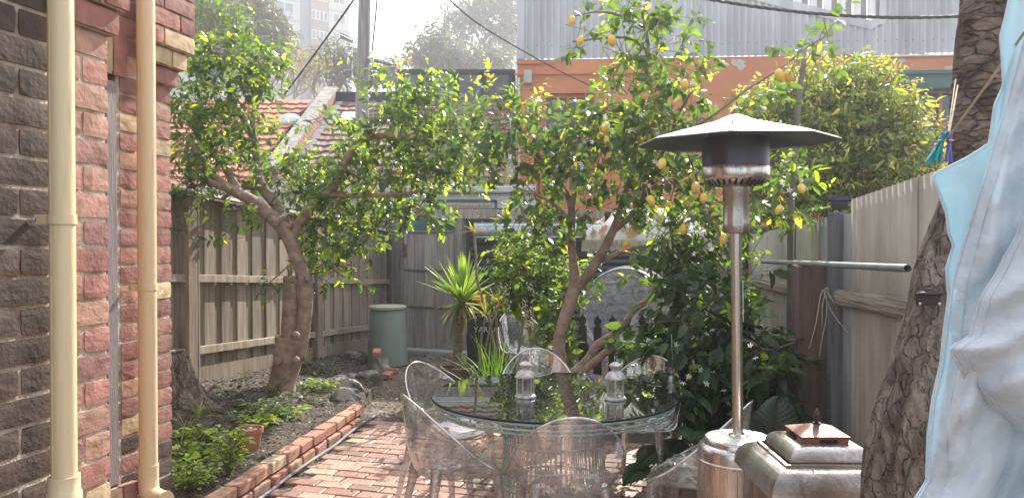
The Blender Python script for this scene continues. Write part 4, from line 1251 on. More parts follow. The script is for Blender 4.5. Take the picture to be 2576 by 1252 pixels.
# parapet of brick with rendered cap, running up the slope
b = MB()
for r in range(15):
    for k in range(3):
        t0 = r / 15
        for q in range(2):
            Y = 13.0 + 4.3 * (t0 + q / 30); Z = 2.55 + 2.15 * (t0 + q / 30)
            f = RN.uniform(.8, 1.1)
            b.box((-4.07, Y + .07, Z + .05 + k * .086 + .043), (0.235, 0.135, 0.078), None, (0.40 * f, .21 * f, .16 * f), jit=.002)
b.build('parapet', M_brick, h2)
b = MB()
slp = atan2(2.15, 4.3)
b.box((-4.07, 15.13, 2.55 + 1.07 + .33), (0.30, 4.95, 0.07), Matrix.Rotation(slp, 3, 'X'), bev=.01)
b.box((-4.07, 15.15, 2.55 + 1.00), (0.22, 4.8, 0.34), Matrix.Rotation(slp, 3, 'X'))
b.build('parapet_cap', mat('old_cement', (0.20, 0.18, 0.15), (0.42, 0.38, 0.33), rough=.95, scale=9, bump=.6, detail=10), h2)
b = MB(); b.box((-3.86, 15.1, 2.55 + 1.03 + .08), (0.16, 4.8, 0.02), Matrix.Rotation(slp, 3, 'X')); b.build('flashing', M_galv, h2)
M_wpaint = mat('cream_trim', (0.55, 0.54, 0.50), (0.64, 0.63, 0.59), rough=.55, scale=6)
b = MB(); b.box((-4.9, 12.90, 2.50), (10.6, 0.12, 0.11), None, bev=.02); b.box((-4.9, 12.98, 2.31), (10.6, 0.03, 0.24), None); b.box((-4.9, 12.80, 2.565), (10.6, .02, .02))
b.build('gutter', M_wpaint, h2)
b = MB(); b.box((-4.9, 12.99, 2.10), (10.6, .06, .05), None, bev=.01); b.box((0.0, 12.98, 1.2), (.10, .06, 2.2)); b.build('trim_board', M_wpaint, h2)
wn = MB(); c = W(1140, 520, 12.95)
for (w_, h_, ox, oz) in ((1.45, .05, 0, .10), (.05, 1.2, -.72, -.5), (.05, 1.2, .72, -.5)): wn.box((c.x + ox, 12.97, c.z + oz), (w_, .06, h_))
wo = wn.build('window', mat('dark_trim', (.10, .12, .11), rough=.6), h2)
p_ = MB(); p_.box((c.x, 12.99, c.z - .5), (1.4, .02, 1.1)); p_.build('pane', M_pane, wo)
p_ = MB()
for k in range(46): p_.box((c.x - .66 + k * .029, 12.96, c.z - .02 - RN.uniform(0, .01)), (.018, .006, .12))
p_.build('blind', mat('bamboo_blind', (.30, .23, .14), (.38, .30, .2), rough=.8, scale=20), wo)
# skylights
b = MB(); c = W(885, 298, 16.2); R = Matrix.Rotation(slp, 3, 'X'); b.box(c, (.62, .70, .09), R, bev=.01); sk = b.build('skylight', mat('black_frame', (.03, .03, .035), rough=.5), h2)
b = MB(); b.box(c + R @ Vector((0.02, 0, .052)), (.48, .56, .012), R); b.build('pane', mat('bright_glass', (.35, .42, .5), (.4, .46, .52), rough=.05, metal=.6), sk)
c = W(728, 305, 16.0); b = MB(); b.box(c + Vector((0, 0, -.06)), (.62, .62, .05), R); sk = b.build('skylight', mat('black_frame', (.03, .03, .035), rough=.5), h2); sk['label'] = 'domed skylight on the orange roof'
b = MB(); b.lathe([(.24, -.03), (.24, .05), (.22, .07), (.15, .12), (.06, .145), (0, .15)], 24, c, axis=R); b.build('dome', mat('bright_dome', (.55, .58, .6), (.62, .64, .66), rough=.15, spec=.8), sk, smooth=50)
# dark roof extension
M_navy = mat('dark_cladding', (.030, .034, .048), (.042, .046, .062), rough=.5, scale=5)
b = MB()
b.box((-1.25, 18.2, 4.98), (2.66, 1.5, .98)); o1 = b
b.box((-3.25, 18.0, 4.75), (1.5, 1.2, .48))
for k in range(5): b.box((-2.50 + k * .625 - .01, 17.43, 5.05), (.10, .05, .80))
b.box((-1.25, 17.43, 5.44), (2.66, .08, .10)); b.box((-1.25, 17.43, 4.66), (2.66, .06, .16))
ex = b.build('roof_extension', M_navy, h2)
for k in range(4):
    b = MB(); xc = -2.50 + (k + .5) * .625 - .01
    b.box((xc, 17.44, 5.07), (.50, .02, .62))
    for q in range(14): b.box((xc, 17.425, 4.80 + q * .043), (.50, .012, .012))
    b.build('window', mat('louvre_grey', (.17, .18, .20), (.20, .21, .235), rough=.5, scale=4), ex)
b = MB(); b.box((-1.95, 17.25, 4.62), (4.0, .12, .10)); b.build('ridge_flashing', M_galv, h2)

# ------------------------------------------------------------------ orange building with corrugated upper wall
M_or = mat('orange_painted_brick', (0.52, 0.185, 0.075), (0.62, 0.25, 0.11), rough=.8, scale=1.6, bump=.25, bscale=12, detail=9)
# fine courses on the paint
t = M_or.node_tree; N = t.nodes; Lk = t.links
tc = N.new('ShaderNodeTexCoord'); br = N.new('ShaderNodeTexBrick'); br.inputs['Scale'].default_value = 1.0
br.inputs['Brick Width'].default_value = .24; br.inputs['Row Height'].default_value = .086; br.inputs['Mortar Size'].default_value = .006
mpn = N.new('ShaderNodeMapping'); mpn.inputs['Rotation'].default_value = (radians(90), 0, 0)
Lk.new(tc.outputs['Object'], mpn.inputs[0]); Lk.new(mpn.outputs[0], br.inputs['Vector'])
bp = N.new('ShaderNodeBump'); bp.inputs['Strength'].default_value = .5; bp.inputs['Distance'].default_value = -.02
Lk.new(br.outputs['Fac'], bp.inputs['Height'])
old = N['Principled BSDF'].inputs['Normal'].links[0].from_node
Lk.new(old.outputs[0], bp.inputs['Normal']); Lk.new(bp.outputs[0], N['Principled BSDF'].inputs['Normal'])
OB = thing('orange_building', 'orange painted brick warehouse with grey corrugated iron upper wall beyond the lane', 'building', (4, 16, 0))
def ob(x, o=0.0):      # point of the facade line at X = x
    return 16.0 - 0.066 * (x - .12) - o
zb = 5.38
b = MB()
def obquad(mb, x0, x1, z0, z1, o=0.0, col=(1, 1, 1)):
    mb.quad((x0, ob(x0, o), z0), (x1, ob(x1, o), z0), (x1, ob(x1, o), z1), (x0, ob(x0, o), z1), col)
wins = [(W(1365, 400, 15.93).x, W(1495, 400, 15.9).x, 2.6, W(1430, 235, 15.95).z), (W(2290, 300, 15.5).x, W(2452, 300, 15.5).x, 3.1, W(2350, 222, 15.5).z)]
xs = [0.12, wins[0][0], wins[0][1], wins[1][0], wins[1][1], 13.0]
obquad(b, xs[0], xs[1], -.05, zb); obquad(b, xs[2], xs[3], -.05, zb); obquad(b, xs[4], xs[5], -.05, zb)
for wn_ in wins: obquad(b, wn_[0], wn_[1], -.05, wn_[2]); obquad(b, wn_[0], wn_[1], wn_[3], zb)
b.quad((.12, ob(.12), -.05), (.12, ob(.12), zb), (.12, 26, zb), (.12, 26, -.05))
b.box((.5, ob(.5, .015), zb - .05), (.8, .05, .09)); 
for (x0, x1, z0, z1) in wins:     # reveals
    b.quad((x0, ob(x0), z0), (x0, ob(x0), z1), (x0, ob(x0) + .25, z1), (x0, ob(x0) + .25, z0)); b.quad((x1, ob(x1), z0), (x1, ob(x1) + .25, z0), (x1, ob(x1) + .25, z1), (x1, ob(x1), z1))
    b.quad((x0, ob(x0), z1), (x1, ob(x1), z1), (x1, ob(x1) + .25, z1), (x0, ob(x0) + .25, z1)); b.quad((x0, ob(x0), z0), (x0, ob(x0) + .25, z0), (x1, ob(x1) + .25, z0), (x1, ob(x1), z0))
b.build('brick_wall', M_or, OB)
b = MB()      # raised render panel round the doorway and patches of lost paint
b.box((W(1470, 300, 15.9).x, ob(1.6, .02), (zb + wins[0][3]) / 2 + .05), (2.9, .04, .035), atan2(-.066, 1)); b.build('string_course', M_or, OB)
def patch(mb, x, y, s):
    c = W(x, y, 15.6); c.y = ob(c.x, .012); n = 11
    mb.add([c + Vector((cos(k * 2 * pi / n) * s * RN.uniform(.5, 1.3) * 1.3, 0, sin(k * 2 * pi / n) * s * RN.uniform(.5, 1.1))) for k in range(n)], [tuple(range(n))])
for q in ((1861, 158, .11), (1868, 166, .07), (2100, 200, .16), (2125, 205, .12), (2265, 182, .07), (2375, 184, .13), (2262, 157, .06)):
    b = MB(); patch(b, *q); b.build('bare_patch', mat('bare_cement', (.42, .40, .37), (.55, .53, .5), rough=.9, scale=10), OB)
for i, (x0, x1, z0, z1) in enumerate(wins):
    xc = (x0 + x1) / 2; yc = ob(xc) + .16; w_ = x1 - x0
    f = MB()
    for dx in (-w_ / 2 + .04, 0, w_ / 2 - .04): f.box((xc + dx, yc, (z0 + z1) / 2), (.08 if dx else .06, .07, z1 - z0))
    for z in (z0 + .03, z1 - .04, z0 + (z1 - z0) * .55): f.box((xc, yc, z), (w_, .065, .07))
    fo = f.build('window', M_or if i == 0 else mat('orange_frame', (.42, .17, .06), (.5, .22, .09), rough=.6), OB)
    p_ = MB(); p_.box((xc, yc + .03, (z0 + z1) / 2), (w_, .01, z1 - z0)); p_.build('pane', M_pane if i else mat('shaded_glass', (.06, .045, .04), (.10, .08, .07), rough=.2), fo)
# green blind box
b = MB(); c = W(2345, 205, 15.35); b.box((c.x + .25, ob(c.x) - .12, c.z), (1.75, .26, .34), atan2(-.066, 1), bev=.02); b.box((c.x + .25, ob(c.x) - .14, c.z + .15), (1.85, .34, .08), atan2(-.066, 1), bev=.01)
b.build('blind_box', mat('green_painted', (.02, .095, .085), (.03, .12, .105), rough=.5, scale=4), OB)
# conduits and meter box
b = MB(); y_ = ob(7, .05)
b.tube([(12.5, ob(12.5, .05), 5.33), (W(2178, 146, 15.5).x + .1, ob(7.1, .05), 5.33), (W(2178, 146, 15.5).x, ob(7, .05), 5.25), (W(2178, 146, 15.5).x, ob(7, .05), 4.2)], .022, n=8, smooth=2)
b.build('conduit', mat('white_conduit', (.62, .60, .57), (.7, .68, .65), rough=.5), OB); b = MB()
b.tube([(W(1303, 250, 15.9).x + .02, ob(.2, .04), 5.0), (W(1303, 250, 15.9).x + .02, ob(.2, .04), 0.3)], .028, n=8)
b.build('conduit', mat('white_conduit', (.62, .60, .57), (.7, .68, .65), rough=.5), OB)
b = MB(); c = W(1328, 194, 15.9); b.box((c.x, ob(c.x) - .07, c.z), (.17, .12, .28), None, bev=.02); b.tube([(c.x + .09, ob(c.x) - .05, c.z - .12), (c.x + .13, ob(c.x) - .03, c.z - .2), (c.x, ob(c.x) - .03, c.z - .24)], .008, n=5, smooth=3)
b.build('meter_box', mat('grey_plastic', (.42, .42, .40), rough=.5), OB)
# corrugated upper wall with a sloping cut at the right
M_corr = mat('grey_corrugated', (0.34, 0.35, 0.37), (0.52, 0.53, 0.55), rough=.55, scale=1.4, stretch=(2, 2, .35), bump=.05, metal=.25, detail=10, ramp=(.3, .6))
b = MB()
pz = [(0.12, 6.95), (W(1840, 0, 15.6).x, 6.95), (W(1900, 0, 15.6).x, W(1900, -8, 15.6).z), (W(2163, 66, 15.5).x, W(2163, 66, 15.5).z), (W(2196, 74, 15.5).x, W(2196, 74, 15.5).z), (W(2206, 66, 15.5).x, W(2206, 60, 15.5).z), (W(2209, 0, 15.5).x, 6.95), (13.0, 6.95)]
def topz(x):
    for i in range(len(pz) - 1):
        if pz[i][0] <= x <= pz[i + 1][0]:
            q = (x - pz[i][0]) / max(1e-6, pz[i + 1][0] - pz[i][0]); return pz[i][1] + (pz[i + 1][1] - pz[i][1]) * q
    return 6.95
pitch = .135; X = .12; nn_ = int((13 - .12) / pitch * 8); vs = []; fs = []
for i in range(nn_ + 1):
    x = .12 + i * pitch / 8; o_ = .03 + .024 * sin(2 * pi * i / 8)
    zt = topz(x)
    for k in range(5):
        vs.append((x, ob(x, o_), zb + (zt - zb) * k / 4))
for i in range(nn_):
    for k in range(4): q = i * 5 + k; fs.append((q, q + 5, q + 6, q + 1))
b.add(vs, fs); b.quad((.12, ob(.12, .03), zb), (.12, ob(.12, .03), 6.95), (.12, 26, 6.95), (.12, 26, zb))
b.build('corrugated_cladding', M_corr, OB, smooth=60)
b = MB()
for k in range(70):
    x = .3 + k * .18 + RN.uniform(-.03, .03); b.lathe([(0, .0), (.012, 0), (.012, -.004)], 6, (x, ob(x, .055), zb + .25 + (k % 2) * .02), axis=Matrix.Rotation(radians(90), 3, 'X'))
b.build('roofing_screws', mat('dark_steel', (.1, .1, .11), rough=.5, metal=.5), OB)
b = MB(); b.box((.18, ob(.18, .05), 6.16), (.16, .05, 1.56)); b.build('corner_flashing', M_corr, OB)
b = MB()
fl = [(W(1880, 0, 15.6), ), ]
pp = [(1880, -12), (2163, 66), (2190, 74), (2208, 62), (2212, -20)]
for i in range(len(pp) - 1):
    A = W(pp[i][0], pp[i][1], 15.5); B = W(pp[i + 1][0], pp[i + 1][1], 15.5); A.y = ob(A.x, .06); B.y = ob(B.x, .06)
    off = Vector((0, 0, .16)) if i < 3 else Vector((.14, 0, 0)); lo = Vector((0, 0, -.02))
    b.quad(A + lo, B + lo, B + off, A + off); b.quad(A + lo + Vector((0, .05, 0)), A + off + Vector((0, .05, 0)), B + off + Vector((0, .05, 0)), B + lo + Vector((0, .05, 0)))
b.build('valley_flashing', M_corr, OB)
# ribbed translucent sheets behind the cut
b = MB(); x = W(1950, 0, 18).x; k = 0
while x < 9.6:
    b.box((x, 18.0 - .08 * (k % 2), 6.6), (.16, .05, 2.0), None, (1, 1, 1) if k % 2 else (.35, .36, .4)); x += .17; k += 1
b.build('ribbed_sheet', mat('pale_sheet', (.62, .64, .68), (.74, .76, .8), rough=.5, attr=True, scale=3, transl=(.3, (1, 1, 1))), OB)

# ------------------------------------------------------------------ apartment towers
M_pre = mat('pale_precast', (.44, .42, .39), (.54, .52, .49), rough=.9, scale=.12, detail=8)
M_slab = mat('tower_slab_band', (.36, .34, .32), (.42, .40, .38), rough=.9, scale=.3)
M_rbk = mat('tower_brick', (.27, .17, .145), (.33, .22, .19), rough=.9, scale=.4)
M_blu = mat('tower_blue_panel', (.20, .23, .28), (.24, .27, .32), rough=.8, scale=.4)
M_twf = mat('window_white', (.7, .7, .7), rough=.5)
M_twp = mat('tower_pane', (.07, .10, .11), (.16, .20, .21), rough=.1, scale=.5, spec=.8)
TW = thing('apartment_tower', 'tall pale concrete apartment tower with red brick strips at upper left', 'apartment block', (-29, 108, 0))
D0 = 108.0
td = Vector((1.17, 1, 0)).normalized()
P0 = W(755, 100, D0); P0.z = 0
trot = atan2(td.y, td.x); tn = Vector((td.y, -td.x, 0))
def tp(s, o, z): return P0 + td * s + tn * o + Vector((0, 0, z))
def tbox(mb, s0, s1, o0, o1, z0, z1): mb.box(tp((s0 + s1) / 2, (o0 + o1) / 2, (z0 + z1) / 2), (s1 - s0, o1 - o0, z1 - z0), trot)
H = 48
b = MB(); tbox(b, -17, 0, -12, 0, 0, H); tbox(b, 4.6, 8.0, -12, -.4, 0, H); b.build('wall', M_pre, TW)
b = MB(); tbox(b, 0, 1.9, -12, -1.0, 0, H); b.build('stair_panel', M_blu, TW)
b = MB(); tbox(b, 1.9, 4.6, -12, -.6, 0, H); b.build('brick_strip', M_rbk, TW)
b = MB()
for fl_ in range(17):
    z = 1.2 + fl_ * 2.8
    tbox(b, -17.05, 0.05, -12.05, .08, z - .14, z + .02); tbox(b, 4.55, 8.1, -12.05, -.30, z - .14, z + .02)
b.build('floor_bands', M_slab, TW)
def twin(s0, s1, z0, z1, o, nm=1):
    f = MB(); tbox(f, s0, s1, o, o + .06, z0, z1); fo = f.build('window', M_twf, TW)
    n = nm; p = MB()
    for k in range(n):
        a = s0 + (s1 - s0) * k / n + .09; c_ = s0 + (s1 - s0) * (k + 1) / n - .09
        tbox(p, a, c_, o + .05, o + .09, z0 + .10, z1 - .10)
    p.build('pane', M_twp, fo)
for fl_ in range(6, 14):
    z = 1.2 + fl_ * 2.8
    twin(-3.6, -1.0, z + .9, z + 2.3, .0, 2); twin(-6.5, -5.2, z + .9, z + 2.3, .0, 1); twin(-12.5, -10.0, z + .9, z + 2.3, .0, 2)
    twin(2.05, 4.5, z + .9, z + 2.2, -.6, 4); twin(5.3, 7.2, z + .9, z + 2.3, -.4, 2)
T2 = thing('distant_tower', 'hazy cream apartment tower far behind the gum trees left of the corrugated wall', 'apartment block', (-5, 240, 0))
b = MB(); A = W(1211, 100, 240); B = W(1312, 100, 240)
zt = W(1211, 34, 240).z
b.box(((A.x + B.x) / 2, 246, zt / 2), (B.x - A.x, 12, zt)); b.box(((A.x + B.x) / 2 + 3, 246, zt + 1), (5, 8, 3)); b.build('wall', M_pre, T2)
b = MB()
for k in range(22): b.box(((A.x + B.x) / 2, 239.9, 4 + k * 2.85), (B.x - A.x + .1, .3, .25))
b.build('floor_bands', M_slab, T2)
for k in range(12, 23):
    z = 4 + k * 2.85 + .7
    for xx in ((1246, 1254), (1270, 1275), (1282, 1287), (1298, 1304)):
        a = W(xx[0], 100, 240).x; c_ = W(xx[1], 100, 240).x
        f = MB(); f.box(((a + c_) / 2, 239.9, z + .7), (c_ - a, .2, 1.4)); fo = f.build('window', M_twf, T2)
        p_ = MB(); p_.box(((a + c_) / 2, 239.8, z + .7), ((c_ - a) * .7, .1, 1.0)); p_.build('pane', M_twp, fo)

# ------------------------------------------------------------------ power pole, street lamp, wires, antenna
PPc = W(911, 0, 12.4)
pp_ = thing('power_pole', 'weathered grey timber power pole rising in front of the tiled roof', 'power pole', (PPc.x, 12.4, 0))
b = MB(); b.tube([(W(893, 600, 12.4).x, 12.4, -.05), W(897, 350, 12.4), W(903, 60, 12.4), W(906, -120, 12.4)], [.115, .11, .10, .095], n=20, smooth=6)
M_pole = mat('pole_timber', (0.24, 0.21, 0.20), (0.42, 0.39, 0.38), rough=.9, scale=4, stretch=(8, 8, .5), bump=.6, bscale=14, detail=9)
b.v = [(x + (W(918, 0, 12.4).x - W(905, 0, 12.4).x) * 1.0, y, z) for x, y, z in b.v]
b.build('pole', M_pole, pp_, smooth=True)
slm = thing('street_lamp', 'small street lamp head on a short arm beside the power pole', 'street lamp', W(960, 150, 12.4))
b = MB(); b.tube([W(928, 152, 12.4), W(938, 153, 12.35), W(950, 157, 12.3)], .018, n=8); b.box(W(935, 152, 12.3), (.05, .05, .09)); b.build('arm', M_galv, slm)
b = MB()
A = W(943, 150, 12.3); B = W(988, 163, 12.1); ax = (B - A); q = ax.to_track_quat('Z', 'Y').to_matrix(); L_ = ax.length
b.lathe([(0, 0), (.03, .01), (.055, .08), (.068, .18), (.060, L_ - .06), (.02, L_), (0, L_)], 16, A, axis=q @ Matrix.Diagonal((1, .55, 1)).to_3x3()); b.build('lamp_head', mat('lamp_grey', (.35, .36, .37), rough=.5), slm, smooth=50)
M_cab = mat('black_cable', (.025, .025, .028), rough=.6)
def cable(pts, r, label, m=M_cab, n=6):
    b = MB(); b.tube(pts, r, n=n, smooth=8); tag(b.build('cable', m), label, 'cable')
cable([W(930, -60, 12.35), W(890, 0, 12.5), W(800, 125, 13.4), W(712, 243, 14.4)], .017, 'thick black cable sloping down left from the power pole to the tiled roof')
cable([W(952, -40, 12.2), W(945, 40, 12.25), W(936, 130, 12.3)], .012, 'short black cable hanging just right of the power pole')
cable([W(1110, -20, 13), W(1210, 65, 13.8), W(1400, 175, 15.2), W(1530, 236, 15.8)], .013, 'thin wire crossing the sky to the orange wall')
b = MB(); A = W(1760, -6, 9.0); B = W(2440, 40, 9.0)
for ph in (0, 2.1, 4.2):
    pts = []
    for k in range(121):
        q = k / 120; p = A.lerp(B, q); p.z -= .10 * 4 * q * (1 - q) - .0; a = q * 60 + ph
        pts.append(p + Vector((0, cos(a) * .011, sin(a) * .011)))
    b.tube(pts, .010, n=5)
tag(b.build('overhead_cable', M_cab), 'twisted overhead cable crossing in front of the corrugated wall at top right', 'cable')
an = thing('tv_antenna', 'roof television antenna on a thin mast left of the power pole', 'antenna', W(886, 190, 40))
b = MB(); b.tube([W(886, 330, 40), W(886, 105, 40)], .03, n=6); b.build('mast', M_galv, an)
b = MB(); A = W(857, 89, 40); B = W(888, 104, 40); b.tube([A, B], .04, n=6)
for k in range(10):
    p = A.lerp(B, k / 9.5); b.tube([p + Vector((-.02, -.4, -.04)), p + Vector((.02, .4, .10))], .022, n=4); b.tube([p + Vector((0, 0, -.16)), p + Vector((0, 0, .14))], .03, n=4)
b.build('antenna_array', mat('dark_steel', (.1, .1, .11), rough=.5, metal=.5), an)
# ================================================================== VEGETATION
M_leaf = mat('citrus_leaf', (0.95, 0.95, 0.95), (1.2, 1.2, 1.2), rough=0.30, scale=30, attr=True, spec=.6, transl=(.46, (2.7, 2.6, 1.0)))
M_leafb = mat('soft_leaf', (0.9, 0.9, 0.9), (1.1, 1.1, 1.1), rough=0.5, scale=30, attr=True, spec=.4, transl=(.40, (1.9, 1.7, .6)))
M_limb = mat('citrus_bark', (0.20, 0.135, 0.10), (0.36, 0.26, 0.20), rough=0.85, scale=14, bump=.5, bscale=40, detail=9, bdist=.015)
M_twig = mat('twig', (0.10, 0.085, 0.05), (0.16, 0.13, 0.08), rough=.8, scale=20)
M_lemon = mat('lemon_skin', (0.82, 0.52, 0.08), (0.90, 0.62, 0.13), rough=.42, scale=8, bump=.35, bscale=160, bdist=.003, transl=(.12, (1, 1, .6)))
OLD = [(5, (.066, .112, .036)), (3, (.092, .148, .044)), (2, (.050, .090, .038)), (.25, (.42, .34, .07))]
NEW = [(3, (.27, .38, .04)), (2, (.18, .28, .04)), (1, (.36, .42, .06))]
REDT = [(2, (.34, .15, .08)), (3, (.34, .30, .06)), (3, (.24, .32, .05))]
def limb(mb, pts, k=5, n=10, lump=.05):
    P_ = [W(p[0], p[1], p[2]) for p in pts]; R_ = [p[3] * p[2] / F for p in pts]
    mb.tube(P_, R_, n=n, smooth=k, lump=lump)
def lemon(parent, x, y, d, s=1.0, ax=None, name='lemon', m=None):
    c = W(x, y, d); b = MB()
    r = .030 * s
    A = Matrix.Rotation(RN.uniform(-.5, .5), 3, 'X') @ Matrix.Rotation(RN.uniform(-.5, .5), 3, 'Y')
    b.lathe([(0, -.050 * s), (.006 * s, -.048 * s), (.010 * s, -.042 * s), (.022 * s, -.032 * s), (r * .95, -.015 * s), (r, 0), (r * .93, .017 * s), (.021 * s, .031 * s), (.008 * s, .039 * s), (0, .040 * s)], 18, c, axis=A)
    b.tube([c + A @ Vector((0, 0, .038 * s)), c + A @ Vector((0, 0, .038 * s)) + Vector((RN.uniform(-.02, .02), 0, .06))], .0022, n=4, col=(.1, .14, .03))
    return b.build(name, m or M_lemon, parent, smooth=60)

# ---------------------------------------------------------------- left citrus tree
def dl(x): return 7.4 if x > 640 else 7.4 - (640 - x) / 200 * 0.7
LT = thing('citrus_tree', 'leaning twin trunked citrus tree growing in the garden bed by the paling fence', 'tree', W(710, 985, 7.4))
tw = MB(); tr = MB()
limb(tr, [(708, 1010, 7.4, 40), (712, 960, 7.4, 33), (722, 900, 7.4, 35), (733, 850, 7.4, 38)], n=20, lump=.13)
for q in ((742, 842, 7.2, .045), (700, 905, 7.25, .05), (745, 905, 7.22, .04), (772, 700, 7.3, .035)):
    tr.lathe([(0, -q[3]), (q[3] * .7, -q[3] * .6), (q[3], 0), (q[3] * .6, q[3] * .7), (0, q[3])], 9, W(q[0], q[1], q[2]), axis=Matrix.Rotation(q[0], 3, 'X'))
limb(tr, [(728, 900, 7.4, 21), (729, 820, 7.38, 20), (729, 740, 7.35, 18), (730, 694, 7.35, 16)], n=14, lump=.06)
limb(tr, [(745, 900, 7.4, 22), (763, 820, 7.4, 19), (769, 740, 7.4, 18), (766, 700, 7.4, 18), (745, 645, 7.4, 17), (722, 590, 7.38, 17), (700, 560, 7.35, 17)], n=14)
limb(tr, [(705, 565, 7.36, 18), (660, 525, 7.3, 17), (625, 500, 7.2, 15), (585, 478, 7.1, 13), (545, 450, 7.0, 11), (505, 400, 6.9, 8), (480, 350, 6.85, 6)])
limb(tr, [(585, 478, 7.1, 10), (560, 470, 7.0, 10), (520, 455, 6.9, 8), (490, 440, 6.8, 5)])
limb(tr, [(610, 492, 7.2, 12), (585, 455, 7.2, 11), (560, 410, 7.2, 9), (520, 370, 7.2, 8), (480, 310, 7.2, 6), (465, 270, 7.2, 4)])
limb(tr, [(730, 580, 7.4, 14), (690, 510, 7.5, 14), (655, 465, 7.5, 13), (645, 400, 7.55, 10), (640, 350, 7.55, 9), (615, 300, 7.6, 8), (570, 260, 7.6, 6)])
limb(tr, [(642, 365, 7.55, 7), (635, 300, 7.5, 6), (655, 235, 7.5, 7), (650, 205, 7.5, 6), (590, 150, 7.4, 5), (520, 130, 7.3, 4), (455, 128, 7.2, 3)])
limb(tr, [(655, 470, 7.5, 9), (600, 472, 7.4, 8), (560, 500, 7.2, 5)])
limb(tr, [(737, 600, 7.4, 11), (755, 555, 7.35, 12), (800, 500, 7.3, 12), (835, 478, 7.25, 11), (855, 440, 7.2, 10), (888, 372, 7.1, 9), (915, 350, 7.0, 8), (960, 342, 6.95, 8), (1010, 343, 6.9, 7), (1070, 352, 6.85, 4), (1140, 360, 6.8, 3)])
limb(tr, [(832, 488, 7.25, 7), (870, 492, 7.2, 6), (905, 492, 7.1, 6), (960, 490, 7.0, 5), (1040, 484, 6.9, 4), (1070, 475, 6.9, 2)])
limb(tr, [(860, 425, 7.2, 4), (920, 450, 7.5, 4), (980, 440, 7.7, 3)])
limb(tr, [(770, 545, 7.4, 6), (830, 560, 7.8, 5), (900, 560, 8.0, 3)])
limb(tr, [(650, 740, 7.2, 1.5), (690, 700, 7.3, 2), (735, 660, 7.38, 3)])
tr.tube([W(688, 555, 7.18), W(691, 556, 7.35)], [.055, .06], n=14, col=(1.5, 1.3, 1.1))
tr.build('trunk', M_limb, LT, smooth=True)
Bl = [
 (560, 150, 7.3, 90, 45, .4, 62), (640, 140, 7.5, 55, 55, .35, 40), (490, 170, 7.2, 40, 45, .3, 22), (500, 255, 7.2, 65, 60, .4, 58), (590, 235, 7.5, 90, 60, .45, 66), (665, 200, 7.5, 40, 55, .3, 28),
 (470, 350, 6.9, 40, 60, .35, 40), (550, 345, 7.2, 80, 55, .4, 58), (630, 320, 7.5, 50, 50, .4, 32), (560, 420, 7.1, 80, 30, .35, 34), (470, 440, 6.8, 36, 40, .25, 26), (470, 500, 6.75, 32, 30, .2, 16),
 (705, 430, 7.6, 70, 36, .4, 40), (790, 440, 7.6, 70, 45, .4, 48), (850, 390, 7.4, 50, 36, .4, 16), (900, 430, 7.3, 60, 50, .45, 46), (940, 350, 7.1, 60, 45, .4, 40), (1000, 290, 7.0, 65, 45, .4, 46),
 (1075, 250, 6.9, 55, 48, .35, 42), (935, 205, 7.0, 42, 18, .2, 13), (1060, 350, 6.9, 80, 50, .4, 58), (1140, 320, 6.7, 50, 60, .4, 36), (1000, 430, 7.1, 70, 50, .45, 58), (1090, 440, 7.0, 70, 50, .4, 54), (1160, 420, 6.8, 40, 50, .3, 26),
 (870, 500, 7.6, 90, 50, .5, 74), (960, 535, 7.6, 80, 45, .5, 66), (795, 510, 7.7, 60, 50, .45, 50), (840, 590, 7.8, 75, 55, .45, 72), (815, 670, 7.8, 36, 50, .3, 34), (900, 610, 7.7, 45, 35, .35, 32), (1045, 520, 7.3, 60, 36, .35, 36), (740, 500, 7.7, 40, 40, .3, 22),
 (885, 690, 7.5, 24, 20, .12, 7), (565, 560, 7.0, 22, 30, .12, 7), (565, 600, 7.0, 16, 12, .1, 3), (675, 735, 7.15, 22, 22, .12, 5), (452, 575, 6.7, 16, 12, .1, 4), (1090, 560, 7.3, 30, 20, .2, 8), (800, 290, 7.5, 14, 50, .2, 6), (620, 520, 7.2, 26, 14, .2, 6)]
parts = [foliage([blob(*q) for q in Bl], .084, .48, OLD, NEW, per=11, tl=.23, seed=3, droop=.25, twig_mb=tw, upw=.35, tipfrac=.42, dens=.70)]
v, f, c = merge(parts)
tri_mesh('crown', v, f, c, M_leaf, LT)
tw.build('twigs', M_twig, LT, smooth=True)
# small starry blossoms
def blossoms(parent, spots, seed, name='blossom'):
    rs = random.Random(seed); m = mat('petal', (.82, .78, .74), (.86, .83, .80), rough=.5, transl=(.3, (1, 1, 1)))
    pk = (.85, .55, .6)
    for (x, y, d, n, sx, sy) in spots:
        b = MB()
        for k in range(n):
            c = W(x + rs.uniform(-sx, sx), y + rs.uniform(-sy, sy), d + rs.uniform(-.2, .1)); ax = Vector((rs.uniform(-1, 1), rs.uniform(-1.4, .2), rs.uniform(-.6, 1))).normalized(); e1 = ax.orthogonal().normalized(); e2 = ax.cross(e1)
            for p in range(5):
                a = p * 2 * pi / 5; r = e1 * cos(a) + e2 * sin(a); s_ = ax.cross(r)
                b.add([c, c + r * .012 + s_ * .005 + ax * .004, c + r * .022 - ax * .002, c + r * .012 - s_ * .005 + ax * .004], [(0, 1, 2, 3)], (1, 1, 1) if rs.random() < .7 else pk)
        b.build(name, m, parent)
blossoms(LT, [(650, 480, 7.1, 10, 90, 60), (880, 560, 7.2, 14, 90, 60)], 3)

